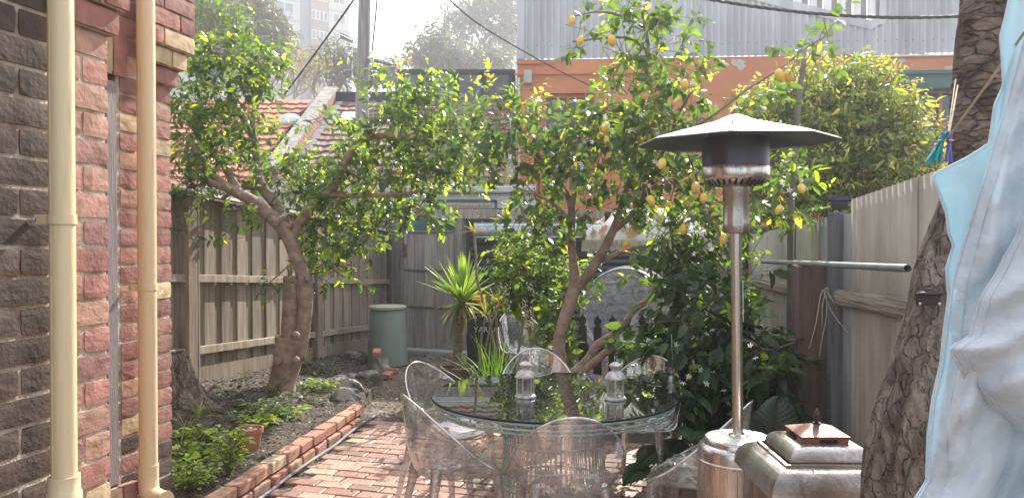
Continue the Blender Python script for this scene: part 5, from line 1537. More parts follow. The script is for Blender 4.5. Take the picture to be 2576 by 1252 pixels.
# ---------------------------------------------------------------- lemon tree in the middle
MT = thing('lemon_tree', 'spreading lemon tree full of yellow fruit and white blossom behind the glass table', 'tree', W(1415, 1135, 6.25))
tw = MB(); tr = MB()
limb(tr, [(1425, 1150, 6.25, 24), (1416, 1000, 6.25, 20), (1410, 930, 6.25, 17), (1406, 870, 6.25, 16), (1418, 810, 6.25, 16), (1438, 750, 6.25, 17), (1446, 712, 6.25, 15), (1441, 650, 6.25, 10), (1438, 590, 6.25, 9), (1437, 520, 6.2, 9), (1420, 478, 6.2, 7), (1395, 440, 6.2, 5), (1350, 400, 6.1, 3)], n=14)
limb(tr, [(1445, 722, 6.25, 13), (1468, 705, 6.2, 14), (1500, 660, 6.2, 13), (1528, 610, 6.2, 12), (1552, 555, 6.2, 9), (1568, 500, 6.2, 8), (1590, 430, 6.2, 7), (1606, 330, 6.1, 6), (1622, 220, 6.0, 5), (1630, 110, 5.9, 4), (1610, 10, 5.9, 3)])
limb(tr, [(1545, 580, 6.2, 8), (1590, 540, 6.1, 7), (1625, 480, 6.0, 6), (1660, 400, 5.9, 5), (1700, 300, 5.8, 4), (1740, 230, 5.7, 3)])
limb(tr, [(1437, 530, 6.2, 7), (1445, 480, 6.2, 6), (1440, 420, 6.2, 4), (1430, 340, 6.2, 3)])
limb(tr, [(1520, 652, 6.2, 6), (1570, 632, 6.1, 5), (1630, 618, 6.0, 5), (1680, 628, 5.9, 4), (1730, 655, 5.8, 3), (1760, 680, 5.7, 2)])
limb(tr, [(1442, 560, 6.2, 5), (1400, 520, 6.1, 4), (1350, 490, 6.0, 3), (1290, 470, 6.0, 2)])
limb(tr, [(1440, 940, 6.2, 12), (1478, 905, 6.2, 12), (1500, 870, 6.2, 12), (1535, 848, 6.15, 12), (1572, 810, 6.1, 10), (1600, 775, 6.1, 8), (1640, 745, 6.0, 7), (1650, 690, 6.0, 5)])
limb(tr, [(1450, 950, 6.2, 10), (1500, 905, 6.1, 10), (1540, 875, 6.05, 9), (1580, 866, 6.0, 9), (1640, 876, 5.9, 8), (1700, 888, 5.8, 6), (1760, 900, 5.7, 4)])
limb(tr, [(1640, 140, 5.95, 3), (1590, 100, 5.9, 3), (1540, 95, 5.8, 3), (1440, 105, 5.7, 2)])
limb(tr, [(1620, 70, 5.9, 3), (1560, 40, 5.8, 3), (1500, 30, 5.7, 3), (1430, 45, 5.6, 2)])
limb(tr, [(1700, 340, 5.8, 4), (1780, 300, 5.6, 3), (1880, 225, 5.4, 3), (1960, 175, 5.3, 3), (2030, 120, 5.2, 2), (2090, 85, 5.2, 1.5)])
limb(tr, [(1830, 640, 5.6, 3), (1800, 560, 5.6, 3), (1760, 470, 5.7, 3), (1730, 380, 5.7, 2)])
limb(tr, [(1620, 620, 6.0, 4), (1640, 700, 6.0, 4), (1645, 760, 6.0, 5)])
tr.build('trunk', M_limb, MT, smooth=True)
Bm = [
 (1600, 40, 5.9, 70, 50, .35, 34), (1560, 120, 5.9, 55, 50, .3, 26), (1680, 60, 5.9, 60, 50, .3, 22), (1700, 130, 5.9, 45, 50, .3, 18), (1620, 215, 6.0, 80, 60, .4, 48), (1730, 200, 5.8, 50, 45, .3, 26), (1560, 290, 6.0, 90, 55, .4, 50), (1660, 300, 5.9, 80, 55, .4, 46), (1740, 300, 5.7, 60, 50, .3, 30),
 (1470, 85, 5.7, 45, 40, .15, 9), (1440, 340, 6.1, 95, 50, .45, 60), (1330, 310, 6.1, 75, 36, .4, 36), (1255, 300, 6.0, 55, 50, .3, 34), (1195, 350, 6.1, 55, 45, .3, 34), (1260, 400, 6.2, 75, 45, .4, 46), (1375, 410, 6.1, 90, 45, .4, 56), (1490, 410, 6.1, 90, 50, .4, 58), (1610, 400, 6.0, 80, 50, .4, 52),
 (1340, 480, 6.2, 55, 50, .35, 34), (1400, 545, 6.0, 50, 45, .25, 22), (1500, 465, 6.1, 50, 30, .35, 20), (1600, 460, 6.0, 70, 36, .35, 26), (1690, 470, 5.8, 80, 60, .35, 48), (1750, 410, 5.7, 55, 55, .3, 30), (1700, 560, 5.8, 80, 50, .4, 48), (1790, 540, 5.6, 55, 60, .3, 36), (1660, 590, 6.1, 40, 30, .3, 12), (1600, 540, 6.1, 60, 26, .3, 16), (1500, 520, 6.1, 36, 30, .3, 12), (1330, 570, 6.3, 50, 45, .3, 32), (1300, 630, 6.4, 40, 45, .25, 24), (1360, 640, 6.3, 55, 45, .3, 32), (1400, 620, 6.0, 26, 20, .1, 6),
 (1780, 630, 5.7, 80, 50, .35, 42), (1720, 650, 5.8, 60, 45, .3, 30), (1860, 420, 5.4, 50, 40, .25, 14), (1900, 270, 5.4, 60, 30, .25, 15), (1960, 240, 5.3, 60, 30, .25, 14), (2000, 150, 5.2, 34, 26, .12, 8), (2070, 90, 5.2, 34, 26, .1, 8), (1970, 440, 5.5, 60, 50, .3, 28), (1960, 520, 5.4, 60, 35, .3, 24), (1920, 570, 5.4, 40, 30, .2, 14),
 (1590, 690, 6.2, 50, 26, .25, 6), (1600, 340, 6.0, 40, 40, .3, 20)]
v, f, c = foliage([blob(*q) for q in Bm], .089, .55, OLD, NEW, per=10, tl=.22, seed=8, droop=.3, twig_mb=tw, upw=.2, tipfrac=.34, dens=.46)
v2, f2, c2 = foliage([blob(1235, 230, 6.0, 30, 22, .10, 5), blob(1330, 280, 6.0, 60, 20, .15, 4), blob(1010, 205, 6.6, 10, 10, .1, 2)], .080, .42, REDT, REDT, per=9, tl=.20, seed=5, upw=.9, droop=0, tipfrac=1, twig_mb=tw)
v, f, c = merge([(v, f, c), (v2, f2, c2)])
tri_mesh('crown', v, f, c, M_leaf, MT)
tw.build('twigs', M_twig, MT, smooth=True)
for q in ((1438, 51, 5.55, .85), (1460, 102, 5.55, .85), (1539, 102, 5.6, 1.0), (1961, 190, 5.2, 1.05), (1983, 191, 5.22, 1.05), (1522, 319, 5.6, .95), (1510, 345, 5.7, .9), (1665, 411, 5.5, 1.05), (1750, 473, 5.4, 1.05), (1637, 503, 5.55, .95), (1775, 442, 5.4, 1.0), (1722, 213, 5.5, .9), (1790, 545, 5.4, .9), (1834, 545, 5.35, .9),
          (1960, 527, 5.0, .8), (2016, 474, 5.0, .8), (1575, 614, 5.9, .9), (1770, 498, 5.4, .9), (1720, 575, 5.5, .9), (1690, 345, 5.5, .8), (1620, 240, 5.7, .75), (1820, 600, 5.35, .9), (1525, 352, 5.65, .8)):
    lemon(MT, q[0], q[1], q[2], q[3])
M_green = mat('unripe_lemon', (.16, .22, .05), (.2, .27, .06), rough=.45, scale=10)
for q in ((1460, 372, 5.7, .8), (1555, 862, 5.9, .7), (1582, 900, 5.8, .8)): lemon(MT, *q, name='unripe_lemon', m=M_green)
blossoms(MT, [(1500, 380, 5.6, 22, 150, 90), (1700, 300, 5.5, 18, 90, 160), (1740, 560, 5.4, 16, 90, 90), (1600, 50, 5.5, 10, 90, 60), (1990, 480, 5.1, 6, 40, 30)], 9)

# ---------------------------------------------------------------- citrus bush low on the right
CB = thing('citrus_bush', 'low dark leaved citrus bush with large leaves behind the heater pole and table', 'bush', W(1780, 1180, 5.5))
tw = MB(); tr = MB()
for q in ([(1780, 1200, 5.5, 12), (1770, 1050, 5.5, 10), (1750, 900, 5.5, 7), (1740, 760, 5.5, 4)], [(1785, 1200, 5.5, 9), (1820, 1000, 5.4, 7), (1860, 860, 5.3, 5), (1930, 880, 5.2, 3), (2000, 860, 5.1, 2)], [(1780, 1100, 5.5, 7), (1840, 950, 5.4, 5), (1880, 760, 5.4, 3)], [(1770, 1100, 5.5, 5), (1700, 1000, 5.3, 4), (1640, 950, 5.1, 2)]): limb(tr, q)
tr.build('trunk', M_limb, CB, smooth=True)
Bc = [(1730, 700, 5.7, 70, 45, .3, 28), (1790, 760, 5.6, 85, 60, .35, 42), (1720, 810, 5.5, 70, 55, .3, 34), (1840, 850, 5.4, 80, 60, .35, 46), (1740, 900, 5.4, 80, 55, .3, 44), (1920, 900, 5.2, 50, 45, .25, 20), (1800, 960, 5.3, 90, 60, .3, 52), (1720, 1000, 5.3, 60, 50, .25, 30), (1880, 980, 5.2, 75, 60, .3, 40), (1940, 960, 5.1, 50, 40, .2, 18), (1680, 880, 5.5, 60, 45, .25, 24), (1990, 870, 5.0, 20, 22, .1, 4), (1960, 1010, 5.1, 40, 50, .2, 16), (1860, 1050, 5.3, 80, 40, .3, 28), (1900, 700, 5.5, 50, 30, .2, 9), (1640, 930, 5.1, 24, 20, .1, 3), (1620, 900, 5.9, 40, 40, .2, 12)]
v, f, c = foliage([blob(*q) for q in Bc], .122, .56, [(5, (.030, .062, .026)), (3, (.045, .085, .03)), (1, (.07, .12, .035))], NEW, per=9, tl=.22, seed=21, droop=.45, twig_mb=tw, upw=.1, tipfrac=.12, dens=.62)
tri_mesh('crown', v, f, c, M_leaf, CB); tw.build('twigs', M_twig, CB, smooth=True)
blossoms(CB, [(1800, 900, 5.05, 22, 100, 120), (1700, 960, 5.0, 6, 50, 50)], 12)

# ---------------------------------------------------------------- pale shrub beyond the right fence
SH = thing('pale_shrub', 'large yellow green shrub with drooping leaves beyond the right sheet fence', 'shrub', (3.2, 8.0, 0))
tw = MB(); tr = MB()
for k in range(7):
    a = W(1960 + k * 60, 560, 8.0 - k * .15); top = W(1930 + k * 70, 300 + 20 * abs(k - 2), 8.0 - k * .15)
    tr.tube([(3.2 + RN.uniform(-.3, .3), 8.2, 0), a, top], [.05, .03, .01], n=6, smooth=4, lump=.05)
tr.build('trunk', M_limb, SH, smooth=True)
Bs = [(1930, 290, 8.2, 70, 55, .5, 90), (1900, 380, 8.2, 60, 60, .5, 80), (2000, 330, 8.0, 90, 80, .6, 170), (2060, 230, 7.8, 80, 55, .5, 120), (2150, 235, 7.7, 70, 55, .5, 110), (2110, 330, 7.6, 100, 80, .6, 190), (2200, 340, 7.5, 90, 90, .6, 180), (2060, 440, 7.6, 110, 80, .6, 170), (2180, 450, 7.4, 100, 80, .6, 170), (2270, 400, 7.3, 60, 80, .5, 110), (2310, 380, 7.3, 20, 50, .3, 20), (2290, 460, 7.3, 36, 40, .3, 30), (1880, 470, 8.0, 60, 60, .4, 50), (1980, 480, 7.8, 90, 60, .5, 90), (2250, 300, 7.5, 50, 50, .4, 55), (1980, 540, 7.6, 80, 30, .4, 50), (2100, 520, 7.4, 60, 30, .3, 50)]
v, f, c = foliage([blob(*q) for q in Bs], .085, .36, [(4, (.19, .26, .07)), (3, (.25, .32, .09)), (2, (.13, .19, .06))], [(2, (.58, .58, .18)), (1, (.58, .46, .18)), (1, (.44, .50, .13))], per=11, tl=.26, seed=31, droop=.5, twig_mb=tw, upw=1.1, tipfrac=.55, curl=.5, twr=.003)
tri_mesh('crown', v, f, c, M_leafb, SH); tw.build('twigs', M_twig, SH, smooth=True)
b = MB(); b.tube([W(1988, 575, 5.6), W(1996, 450, 5.6), W(2008, 270, 5.6), W(2022, 150, 5.6)], [.024, .022, .02, .018], n=8, smooth=4, lump=.05); b.tube([W(1988, 575, 5.6), (W(1985, 600, 5.6).x, 5.6, 0)], .022, n=8)
tag(b.build('garden_stake', mat('grey_stake', (.16, .13, .12), (.24, .20, .19), rough=.85, scale=8, bump=.3)), 'tall thin grey stake leaning behind the heater hood', 'stake')

# ---------------------------------------------------------------- distant trees
def far_tree(name, label, cat, base, trunk, blobs, L, Wr, pal, seed, per=8, tl=1.0, tp=None, upw=.3, droop=.4, twr=.03):
    t = thing(name, label, cat, base)
    tr = MB(); tw = MB()
    for q in trunk: limb(tr, q, n=7)
    tr.build('trunk', mat('grey_bark', (.16, .14, .12), (.26, .23, .21), rough=.9, scale=.8), t, smooth=True)
    if blobs:
        v, f, c = foliage([blob(*q) for q in blobs], L, Wr, pal, tp, per=per, tl=tl, seed=seed, droop=droop, twig_mb=tw, upw=upw, tipfrac=.3 if tp else 0, twr=twr)
        tri_mesh('crown', v, f, c, M_leafb, t)
        tw.build('twigs', mat('grey_bark', (.16, .14, .12)), t)
    return t
GUM = [(3, (.075, .095, .075)), (2, (.10, .12, .095)), (1, (.06, .075, .055))]
far_tree('gum_tree', 'tall open gum tree standing against the sky and the distant tower', 'tree', W(1290, 650, 75),
    [[(1290, 640, 75, 8), (1285, 200, 75, 6), (1250, 160, 75, 4), (1215, 100, 75, 2)], [(1288, 220, 75, 5), (1280, 120, 75, 4), (1262, 40, 75, 3)], [(1270, 180, 75, 4), (1200, 150, 75, 3), (1150, 100, 75, 2)], [(1262, 170, 75, 4), (1225, 150, 75, 3), (1190, 60, 75, 2)]],
    [(1150, 60, 75, 36, 34, 4, 55), (1190, 25, 75, 45, 28, 4, 70), (1225, 60, 75, 34, 28, 4, 36), (1120, 95, 75, 20, 20, 3, 14), (1270, 60, 75, 34, 50, 4, 85), (1285, 20, 75, 24, 34, 4, 48), (1280, 120, 75, 26, 32, 4, 45), (1170, 100, 75, 26, 20, 3, 22), (1240, 130, 75, 30, 20, 3, 20), (1235, 0, 75, 50, 20, 4, 50)], .65, .34, GUM, 41, tl=1.3)
far_tree('dense_gum_tree', 'dense round blue green gum tree low above the dark roof extension', 'tree', W(1110, 650, 60),
    [[(1110, 640, 60, 8), (1108, 200, 60, 6), (1100, 140, 60, 3)]],
    [(1100, 130, 60, 34, 30, 4, 110), (1060, 155, 60, 34, 24, 4, 90), (1140, 150, 60, 32, 26, 4, 90), (1190, 155, 60, 36, 22, 4, 80), (1240, 165, 60, 36, 22, 4, 70), (1120, 170, 60, 80, 20, 4, 120)], .5, .34, GUM, 42, tl=.9)
far_tree('dark_gum_tree', 'dark dull green tree rising in front of the apartment tower', 'tree', W(650, 500, 50),
    [[(650, 500, 50, 9), (650, 200, 50, 6), (655, 80, 50, 3)]],
    [(640, 40, 50, 50, 36, 4, 130), (690, 75, 50, 36, 34, 4, 100), (620, 85, 50, 50, 36, 4, 120), (660, 110, 50, 50, 34, 4, 110), (600, 20, 50, 30, 26, 3, 50), (700, 120, 50, 26, 26, 3, 34)], .42, .34, [(3, (.075, .075, .05)), (2, (.10, .10, .065))], 43, tl=.8)
far_tree('bright_green_tree', 'feathery bright green tree at upper left behind the citrus tree', 'tree', W(540, 500, 24),
    [[(540, 500, 24, 8), (542, 200, 24, 6), (545, 60, 24, 3)]],
    [(530, 40, 24, 50, 36, 2, 170), (575, 70, 24, 40, 40, 2, 150), (520, 100, 24, 50, 40, 2, 150), (590, 120, 24, 26, 30, 1.5, 60), (500, 10, 24, 30, 24, 1.5, 40)], .15, .34, [(2, (.11, .19, .05)), (2, (.15, .24, .07)), (1, (.08, .13, .04))], 44, tl=.45, upw=.8, droop=.1, twr=.006)
far_tree('feathery_gum_tree', 'small sparse drooping gum tree between the tower and the power pole', 'tree', W(850, 400, 45),
    [[(850, 400, 45, 5), (852, 240, 45, 4), (850, 170, 45, 2)], [(851, 230, 45, 3), (880, 180, 45, 2)]],
    [(835, 160, 45, 28, 24, 2, 42), (880, 150, 45, 22, 22, 2, 34), (850, 195, 45, 34, 20, 2, 34), (905, 180, 45, 18, 24, 2, 20), (965, 190, 45, 34, 22, 2, 40), (1000, 185, 45, 18, 22, 2, 20), (940, 200, 45, 20, 18, 2, 16)], .38, .30, GUM, 45, tl=.8)
# bare winter tree
def bare(name, label, base, root, n, seed):
    t = thing(name, label, 'tree', W(*base)); rs = random.Random(seed); tr = MB()
    tips = []
    def grow(p, dv, r, L_, dep):
        if dep == 0 or r < .006: tips.append(p); return
        k = 4; pts = [p]; q = p.copy(); d_ = dv.copy()
        for i in range(k):
            d_ = (d_ + Vector((rs.uniform(-.25, .25), rs.uniform(-.25, .25), rs.uniform(-.10, .25)))).normalized(); q = q + d_ * (L_ / k); pts.append(q)
        tr.tube(pts, [r + (r * .65 - r) * i / k for i in range(k + 1)], n=5, caps=False)
        for c_ in range(rs.choice((2, 3, 3))):
            nd = (d_ + Vector((rs.uniform(-.9, .9), rs.uniform(-.9, .9), rs.uniform(-.3, .6)))).normalized()
            grow(q if c_ else pts[-2], nd, r * rs.uniform(.5, .68), L_ * rs.uniform(.6, .85), dep - 1)
    for rt in root:
        grow(W(*rt[:3]), Vector(rt[3]).normalized(), rt[4], rt[5], n)
    tr.build('branches', mat('bare_bark', (.22, .18, .15), (.34, .29, .25), rough=.9, scale=2), t, smooth=True)
    rs2 = np.random.RandomState(seed); P_ = np.array([list(p) for p in tips for _ in range(1)]) + rs2.normal(size=(len(tips), 3)) * .12
    N_ = len(P_); v, f = leaf_arrays(P_, rs2.normal(size=(N_, 3)), rs2.normal(size=(N_, 3)), np.full(N_, .11), np.full(N_, .05))
    tri_mesh('seed_pods', v, f, np.repeat(palette(N_, [(1, (.30, .25, .12)), (1, (.22, .19, .10)), (1, (.16, .2, .06))], rs2), 8, axis=0), M_leafb, t)['kind'] = 'stuff'
    return t
bare('bare_tree', 'pale leafless tree tangled above the orange roof ridge', (760, 400, 24), [(760, 330, 24, (-.1, 0, 1), .09, .95), (720, 330, 24, (-.3, 0, 1), .08, .9), (800, 330, 24, (.15, 0, 1), .07, .8), (690, 320, 24, (-.1, 0, 1), .07, .8), (830, 330, 24, (.0, .2, 1), .06, .6)], 6, 4)

# ================================================================== GARDEN BED
def bedpt(x, y):
    """point of the bed surface under pixel (x, y)"""
    lo, hi = 3.9, 11.5
    d_ = lo
    while d_ < hi:
        p = W(x, y, d_)
        if p.z <= (bed_z(p.x, p.y) if p.x < bed_edge(p.y) else 0.0): return p
        d_ += .02
    return W(x, y, hi)
# stump
st = W(452, 1035, 6.45); st.z = .30
mb = trunkmesh([st + Vector((.05, -.05, -.15)), st + Vector((.02, 0, .02)), st + Vector((-.02, 0, .18)), st + Vector((-.05, 0, .34)), st + Vector((-.06, 0, .42))], [.30, .20, .135, .12, .10], 6, 9, 5, .10)
b0 = len(mb.v)
for a_, l_ in ((-.3, .5), (-1.0, .42), (.5, .3), (-1.9, .35)):
    mb.tube([st + Vector((cos(a_) * .12, sin(a_) * .12, .08)), st + Vector((cos(a_) * .28, sin(a_) * .28, .0)), st + Vector((cos(a_) * l_, sin(a_) * l_, -.07))], [.07, .05, .02], n=8, smooth=5, lump=.1)
tag(mb.build('tree_stump', M_dead, smooth=True), 'old rotting tree stump at the fence end beside the brick wall', 'tree stump')
# rocks
M_rock = mat('bluestone_rock', (0.11, 0.095, 0.085), (0.36, 0.33, 0.30), rough=.9, scale=6, bump=.9, bscale=22, detail=10, ramp=(.4, .62), bdist=.03)
def rock(c, s, rot, seed, label):
    rs = random.Random(seed); mb = MB()
    ph = [rs.uniform(0, 6) for _ in range(8)]
    pl = [(Vector((rs.uniform(-1, 1), rs.uniform(-1, 1), rs.uniform(-.6, 1))).normalized(), rs.uniform(.62, .9)) for _ in range(12)]
    R = Matrix.Rotation(rot, 3, 'Z'); vs = []; nu, nv = 36, 22
    def fn(u, v):
        a = u * 2 * pi; e = (v - .5) * pi
        d_ = Vector((cos(a) * cos(e), sin(a) * cos(e), sin(e)))
        r = 1.0
        for n_, k_ in pl:
            q = d_.dot(n_)
            if q > 1e-3: r = min(r, k_ / q)
        r += .03 * sin(a * 7 + ph[0] + e * 5) + .02 * sin(a * 13 + e * 11 + ph[1])
        p = d_ * r
        return Vector(c) + R @ Vector((p.x * s[0], p.y * s[1], p.z * s[2]))
    mb.grid(fn, nu, nv, closed_u=True)
    return tag(mb.build('rock', M_rock, smooth=35), label, 'rock', 'rocks edging the garden bed')
rk = [((870, 1018), 7.35, (.17, .13, .14), .2, 'dark rounded rock at the end of the brick edging'), ((878, 985), 7.9, (.21, .15, .13), -.2, 'pale topped flat rock just behind the dark rounded rock'), ((848, 962), 8.3, (.14, .10, .08), .4, 'small light grey rock at the bed side of the flat rock'),
      ((925, 945), 8.9, (.19, .16, .15), .1, 'angular brown rock in the middle of the rock edging'), ((880, 940), 9.0, (.17, .13, .08), .3, 'low dark slab rock lying beside the angular brown rock'), ((958, 915), 9.7, (.15, .2, .14), .8, 'rock with a broken brick on it near the green bin'), ((890, 888), 10.4, (.17, .14, .12), .2, 'mound shaped rock against the fence near the green bin')]
for i, (p, d_, s, r_, lb) in enumerate(rk):
    c = W(p[0], p[1], d_); c.z = max(.02, bed_z(c.x, c.y) - .02 if c.x < bed_edge(c.y) else .05)
    rock(c, s, r_, 60 + i, lb)
# edging bricks in two courses
def ebrick(c, rot, col, label, size=(.225, .108, .074), tilt=0):
    b = MB(); R = Matrix.Rotation(rot, 3, 'Z') @ Matrix.Rotation(tilt, 3, 'Y')
    hx, hy, hz = [v / 2 for v in size]; b.box(c, size, R, col, jit=.003, bev=.008)
    return tag(b.build('edging_brick', M_brick, None), label, 'brick', 'old bricks of the garden edging')
erot = atan2(1, .141)
cols = [(.46, .27, .20), (.42, .20, .14), (.40, .22, .16), (.50, .40, .27), (.44, .26, .18), (.38, .20, .15), (.36, .18, .14), (.42, .24, .17), (.45, .22, .15)]
Y = 4.62; k = 0
nm_top = ['reddish top edging brick nearest the camera', 'second top edging brick beside the leafy clump', 'top edging brick just before the cream one, beside the pot', 'cream coloured top edging brick beside the terracotta pot', 'orange brown top edging brick right after the cream one', 'second top edging brick beyond the cream one', 'dark red top edging brick third beyond the cream one', 'top edging brick fourth beyond the cream one', 'top edging brick with a frog mark next to the dark rounded rock', 'last top edging brick touching the dark rounded rock']
while Y < 7.05:
    ln = .235
    X = edge_x(Y) - .01
    ebrick((X + RN.uniform(-.008, .008), Y, .037 + .079), erot + RN.uniform(-.06, .06), tuple(v * RN.uniform(.9, 1.1) for v in (cols[3] if k == 3 else cols[(k * 2) % 9 if (k * 2) % 9 != 3 else 1])), nm_top[min(k, 9)] if k < 9 else 'last top edging brick touching the dark rounded rock', tilt=RN.uniform(-.02, .02))
    Y += ln; k += 1
nb = k
Y = 4.55; k = 0
while Y < 7.0:
    X = edge_x(Y) + .012
    ebrick((X + RN.uniform(-.012, .012), Y, .030), erot + RN.uniform(-.08, .08), tuple(v * RN.uniform(.8, 1.05) for v in cols[(k * 5 + 1) % 9 if (k * 5 + 1) % 9 != 3 else 4]), 'lower course edging brick number %d counted from the camera end' % (k + 1))
    Y += .25; k += 1
# loose bricks by the rocks
for i, (x, y, d_, z, lb) in enumerate(((948, 885, 9.6, .26, 'orange half brick lying on top of the rock near the green bin'), (975, 935, 9.3, .03, 'broken red brick piece on the path beside the rocks'), (985, 925, 9.6, .03, 'second broken red brick piece on the path, nearer the gate'))):
    c = W(x, y, d_); c.z = z; ebrick(c, RN.uniform(0, 3), (.50, .22, .15), lb, size=(.17, .10, .06), tilt=RN.uniform(-.2, .2))
# conduit along the edging
b = MB(); pts = []
for q in range(9):
    Y = 4.4 + q * .36; pts.append((edge_x(Y) + .095 + .010 * sin(q * 1.7), Y, .018 + .004 * sin(q * 2.1)))
b.tube(pts, .0125, n=12, smooth=5)
tag(b.build('hose_pipe', mat('grey_hose', (.15, .15, .15), (.26, .26, .265), rough=.35, scale=12)), 'grey pipe lying along the foot of the brick edging', 'pipe')
# terracotta pots
M_terra = mat('terracotta', (.40, .165, .095), (.50, .235, .15), rough=.8, scale=9, bump=.1)
M_pots = mat('pot_soil', (.03, .022, .016), (.10, .08, .06), rough=.95, scale=60, bump=1, bscale=120)
def pot(x, y, d_, r, h, label, m, gz):
    c = W(x, y, d_); c.z = gz
    t = thing('plant_pot', label, 'plant pot', c)
    b = MB(); b.lathe([(0, 0), (r * .66, 0), (r * .70, .01), (r * .90, h * .78), (r * .99, h * .78), (r, h * .8), (r * 1.02, h), (r * .92, h), (r * .90, h * .82), (r * .86, h * .8)], 36, c); b.build('pot_body', m, t, smooth=40)
    b = MB(); b.lathe([(0, h * .84), (r * .5, h * .86), (r * .88, h * .82)], 24, c); b.build('potting_soil', M_pots, t)
    return t, c
pc = bedpt(628, 1128)
P1_, c1 = pot(628, 1128, pc.y, .098, .165, 'small terracotta pot of pebbles sitting on the bed beside the edging bricks', M_terra, pc.z - .01)
b = MB()
for k in range(22):
    a = RN.uniform(0, 6.28); r_ = RN.uniform(0, .07)
    s_ = RN.uniform(.008, .017); b.lathe([(0, -s_ * .6), (s_, -s_ * .2), (s_, s_ * .2), (0, s_ * .6)], 7, c1 + Vector((cos(a) * r_, sin(a) * r_, .150)), col=RN.choice([(.4, .35, .3), (.5, .48, .44), (.2, .25, .12)]))
b.build('pebbles', mat('pebble', (1, 1, 1), rough=.7, attr=True), P1_, smooth=True)

# low plants of the bed
def rosette(x, y, n, L, label, pal, seed, d_=None, Wr=.75, up=.6, name='strawberry_plant', cat='plant', group='low plants in the garden bed', z=None, stems=True, spread=.09):
    rs = np.random.RandomState(seed)
    c = bedpt(x, y) if d_ is None else W(x, y, d_)
    if z is not None: c.z = z
    t = thing(name, label, cat, c, group)
    a = rs.uniform(0, 2 * pi, n); r = rs.uniform(.02, spread, n); h = rs.uniform(.03, .13, n) * up * 1.6
    P_ = np.array(c)[None, :] + np.stack([np.cos(a) * r, np.sin(a) * r, h], 1)
    D_ = np.stack([np.cos(a), np.sin(a), rs.uniform(-.1, .7, n)], 1)
    U_ = np.array([0, 0, 1.])[None, :] + rs.normal(size=(n, 3)) * .35
    l = L * rs.uniform(.6, 1.2, n)
    v, f = leaf_arrays(P_, D_, U_, l, l * Wr, curl=.25)
    tri_mesh('leaves', v, f, np.repeat(palette(n, pal, rs), 8, axis=0), M_leafb, t)
    if stems:
        b = MB()
        for k in range(0, n, 2): b.tube([c, Vector(P_[k]) * .5 + c * .5 + Vector((0, 0, .01)), P_[k]], .0018, n=3, col=(1, 1, 1), caps=False)
        b.build('stems', mat('green_stem', (.12, .17, .05), (.18, .22, .08), rough=.6), t)
    return t
LIME = [(3, (.28, .40, .05)), (3, (.17, .28, .045)), (1, (.38, .46, .08))]
MID = [(3, (.09, .16, .045)), (2, (.13, .22, .055)), (1, (.20, .30, .06))]
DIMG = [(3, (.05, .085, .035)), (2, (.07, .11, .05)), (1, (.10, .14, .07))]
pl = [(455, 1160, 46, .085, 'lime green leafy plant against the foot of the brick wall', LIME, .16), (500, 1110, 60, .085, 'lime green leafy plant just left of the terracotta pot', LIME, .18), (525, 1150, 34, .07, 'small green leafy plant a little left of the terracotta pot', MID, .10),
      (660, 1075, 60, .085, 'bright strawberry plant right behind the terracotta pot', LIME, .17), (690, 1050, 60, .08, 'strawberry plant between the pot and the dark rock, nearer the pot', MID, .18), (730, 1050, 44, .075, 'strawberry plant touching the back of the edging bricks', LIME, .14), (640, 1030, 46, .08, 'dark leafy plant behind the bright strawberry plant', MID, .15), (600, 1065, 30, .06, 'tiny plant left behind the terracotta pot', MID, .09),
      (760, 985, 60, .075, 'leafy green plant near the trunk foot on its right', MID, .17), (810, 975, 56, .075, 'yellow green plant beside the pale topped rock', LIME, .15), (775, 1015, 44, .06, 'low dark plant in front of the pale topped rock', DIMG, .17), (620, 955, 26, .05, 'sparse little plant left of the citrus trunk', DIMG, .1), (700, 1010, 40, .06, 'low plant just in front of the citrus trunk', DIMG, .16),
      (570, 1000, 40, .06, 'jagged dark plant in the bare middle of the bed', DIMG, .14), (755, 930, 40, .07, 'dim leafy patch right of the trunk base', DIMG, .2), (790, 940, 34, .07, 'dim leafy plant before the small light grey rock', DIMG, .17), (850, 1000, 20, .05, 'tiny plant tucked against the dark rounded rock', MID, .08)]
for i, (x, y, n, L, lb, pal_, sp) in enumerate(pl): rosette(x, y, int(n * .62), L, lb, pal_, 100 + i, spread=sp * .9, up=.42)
rosette(575, 1195, 150, .045, 'rounded lime green clump spilling over the near edging bricks', LIME, 200, Wr=.9, spread=.13, up=1.5)
rosette(478, 1232, 150, .040, 'bright spreading clump at the bottom beside the brick wall', LIME, 201, Wr=.9, spread=.17, up=.9)
# moss and grass tufts in the paving joints
for i, (x, y, lb) in enumerate(((1195, 1215, 'small green weed tuft in the paving under the left chair'), (1000, 1085, 'thin weed in the paving joint near the bed end'))):
    q = G(x, y, 0); rosette(x, y, 60 if i == 0 else 20, .03, lb, DIMG, 400 + i, d_=q.y, z=0.0, Wr=.35, spread=.11 if i == 0 else .05, up=.25, name='weed', cat='weed', group='weeds in the paving', stems=False)
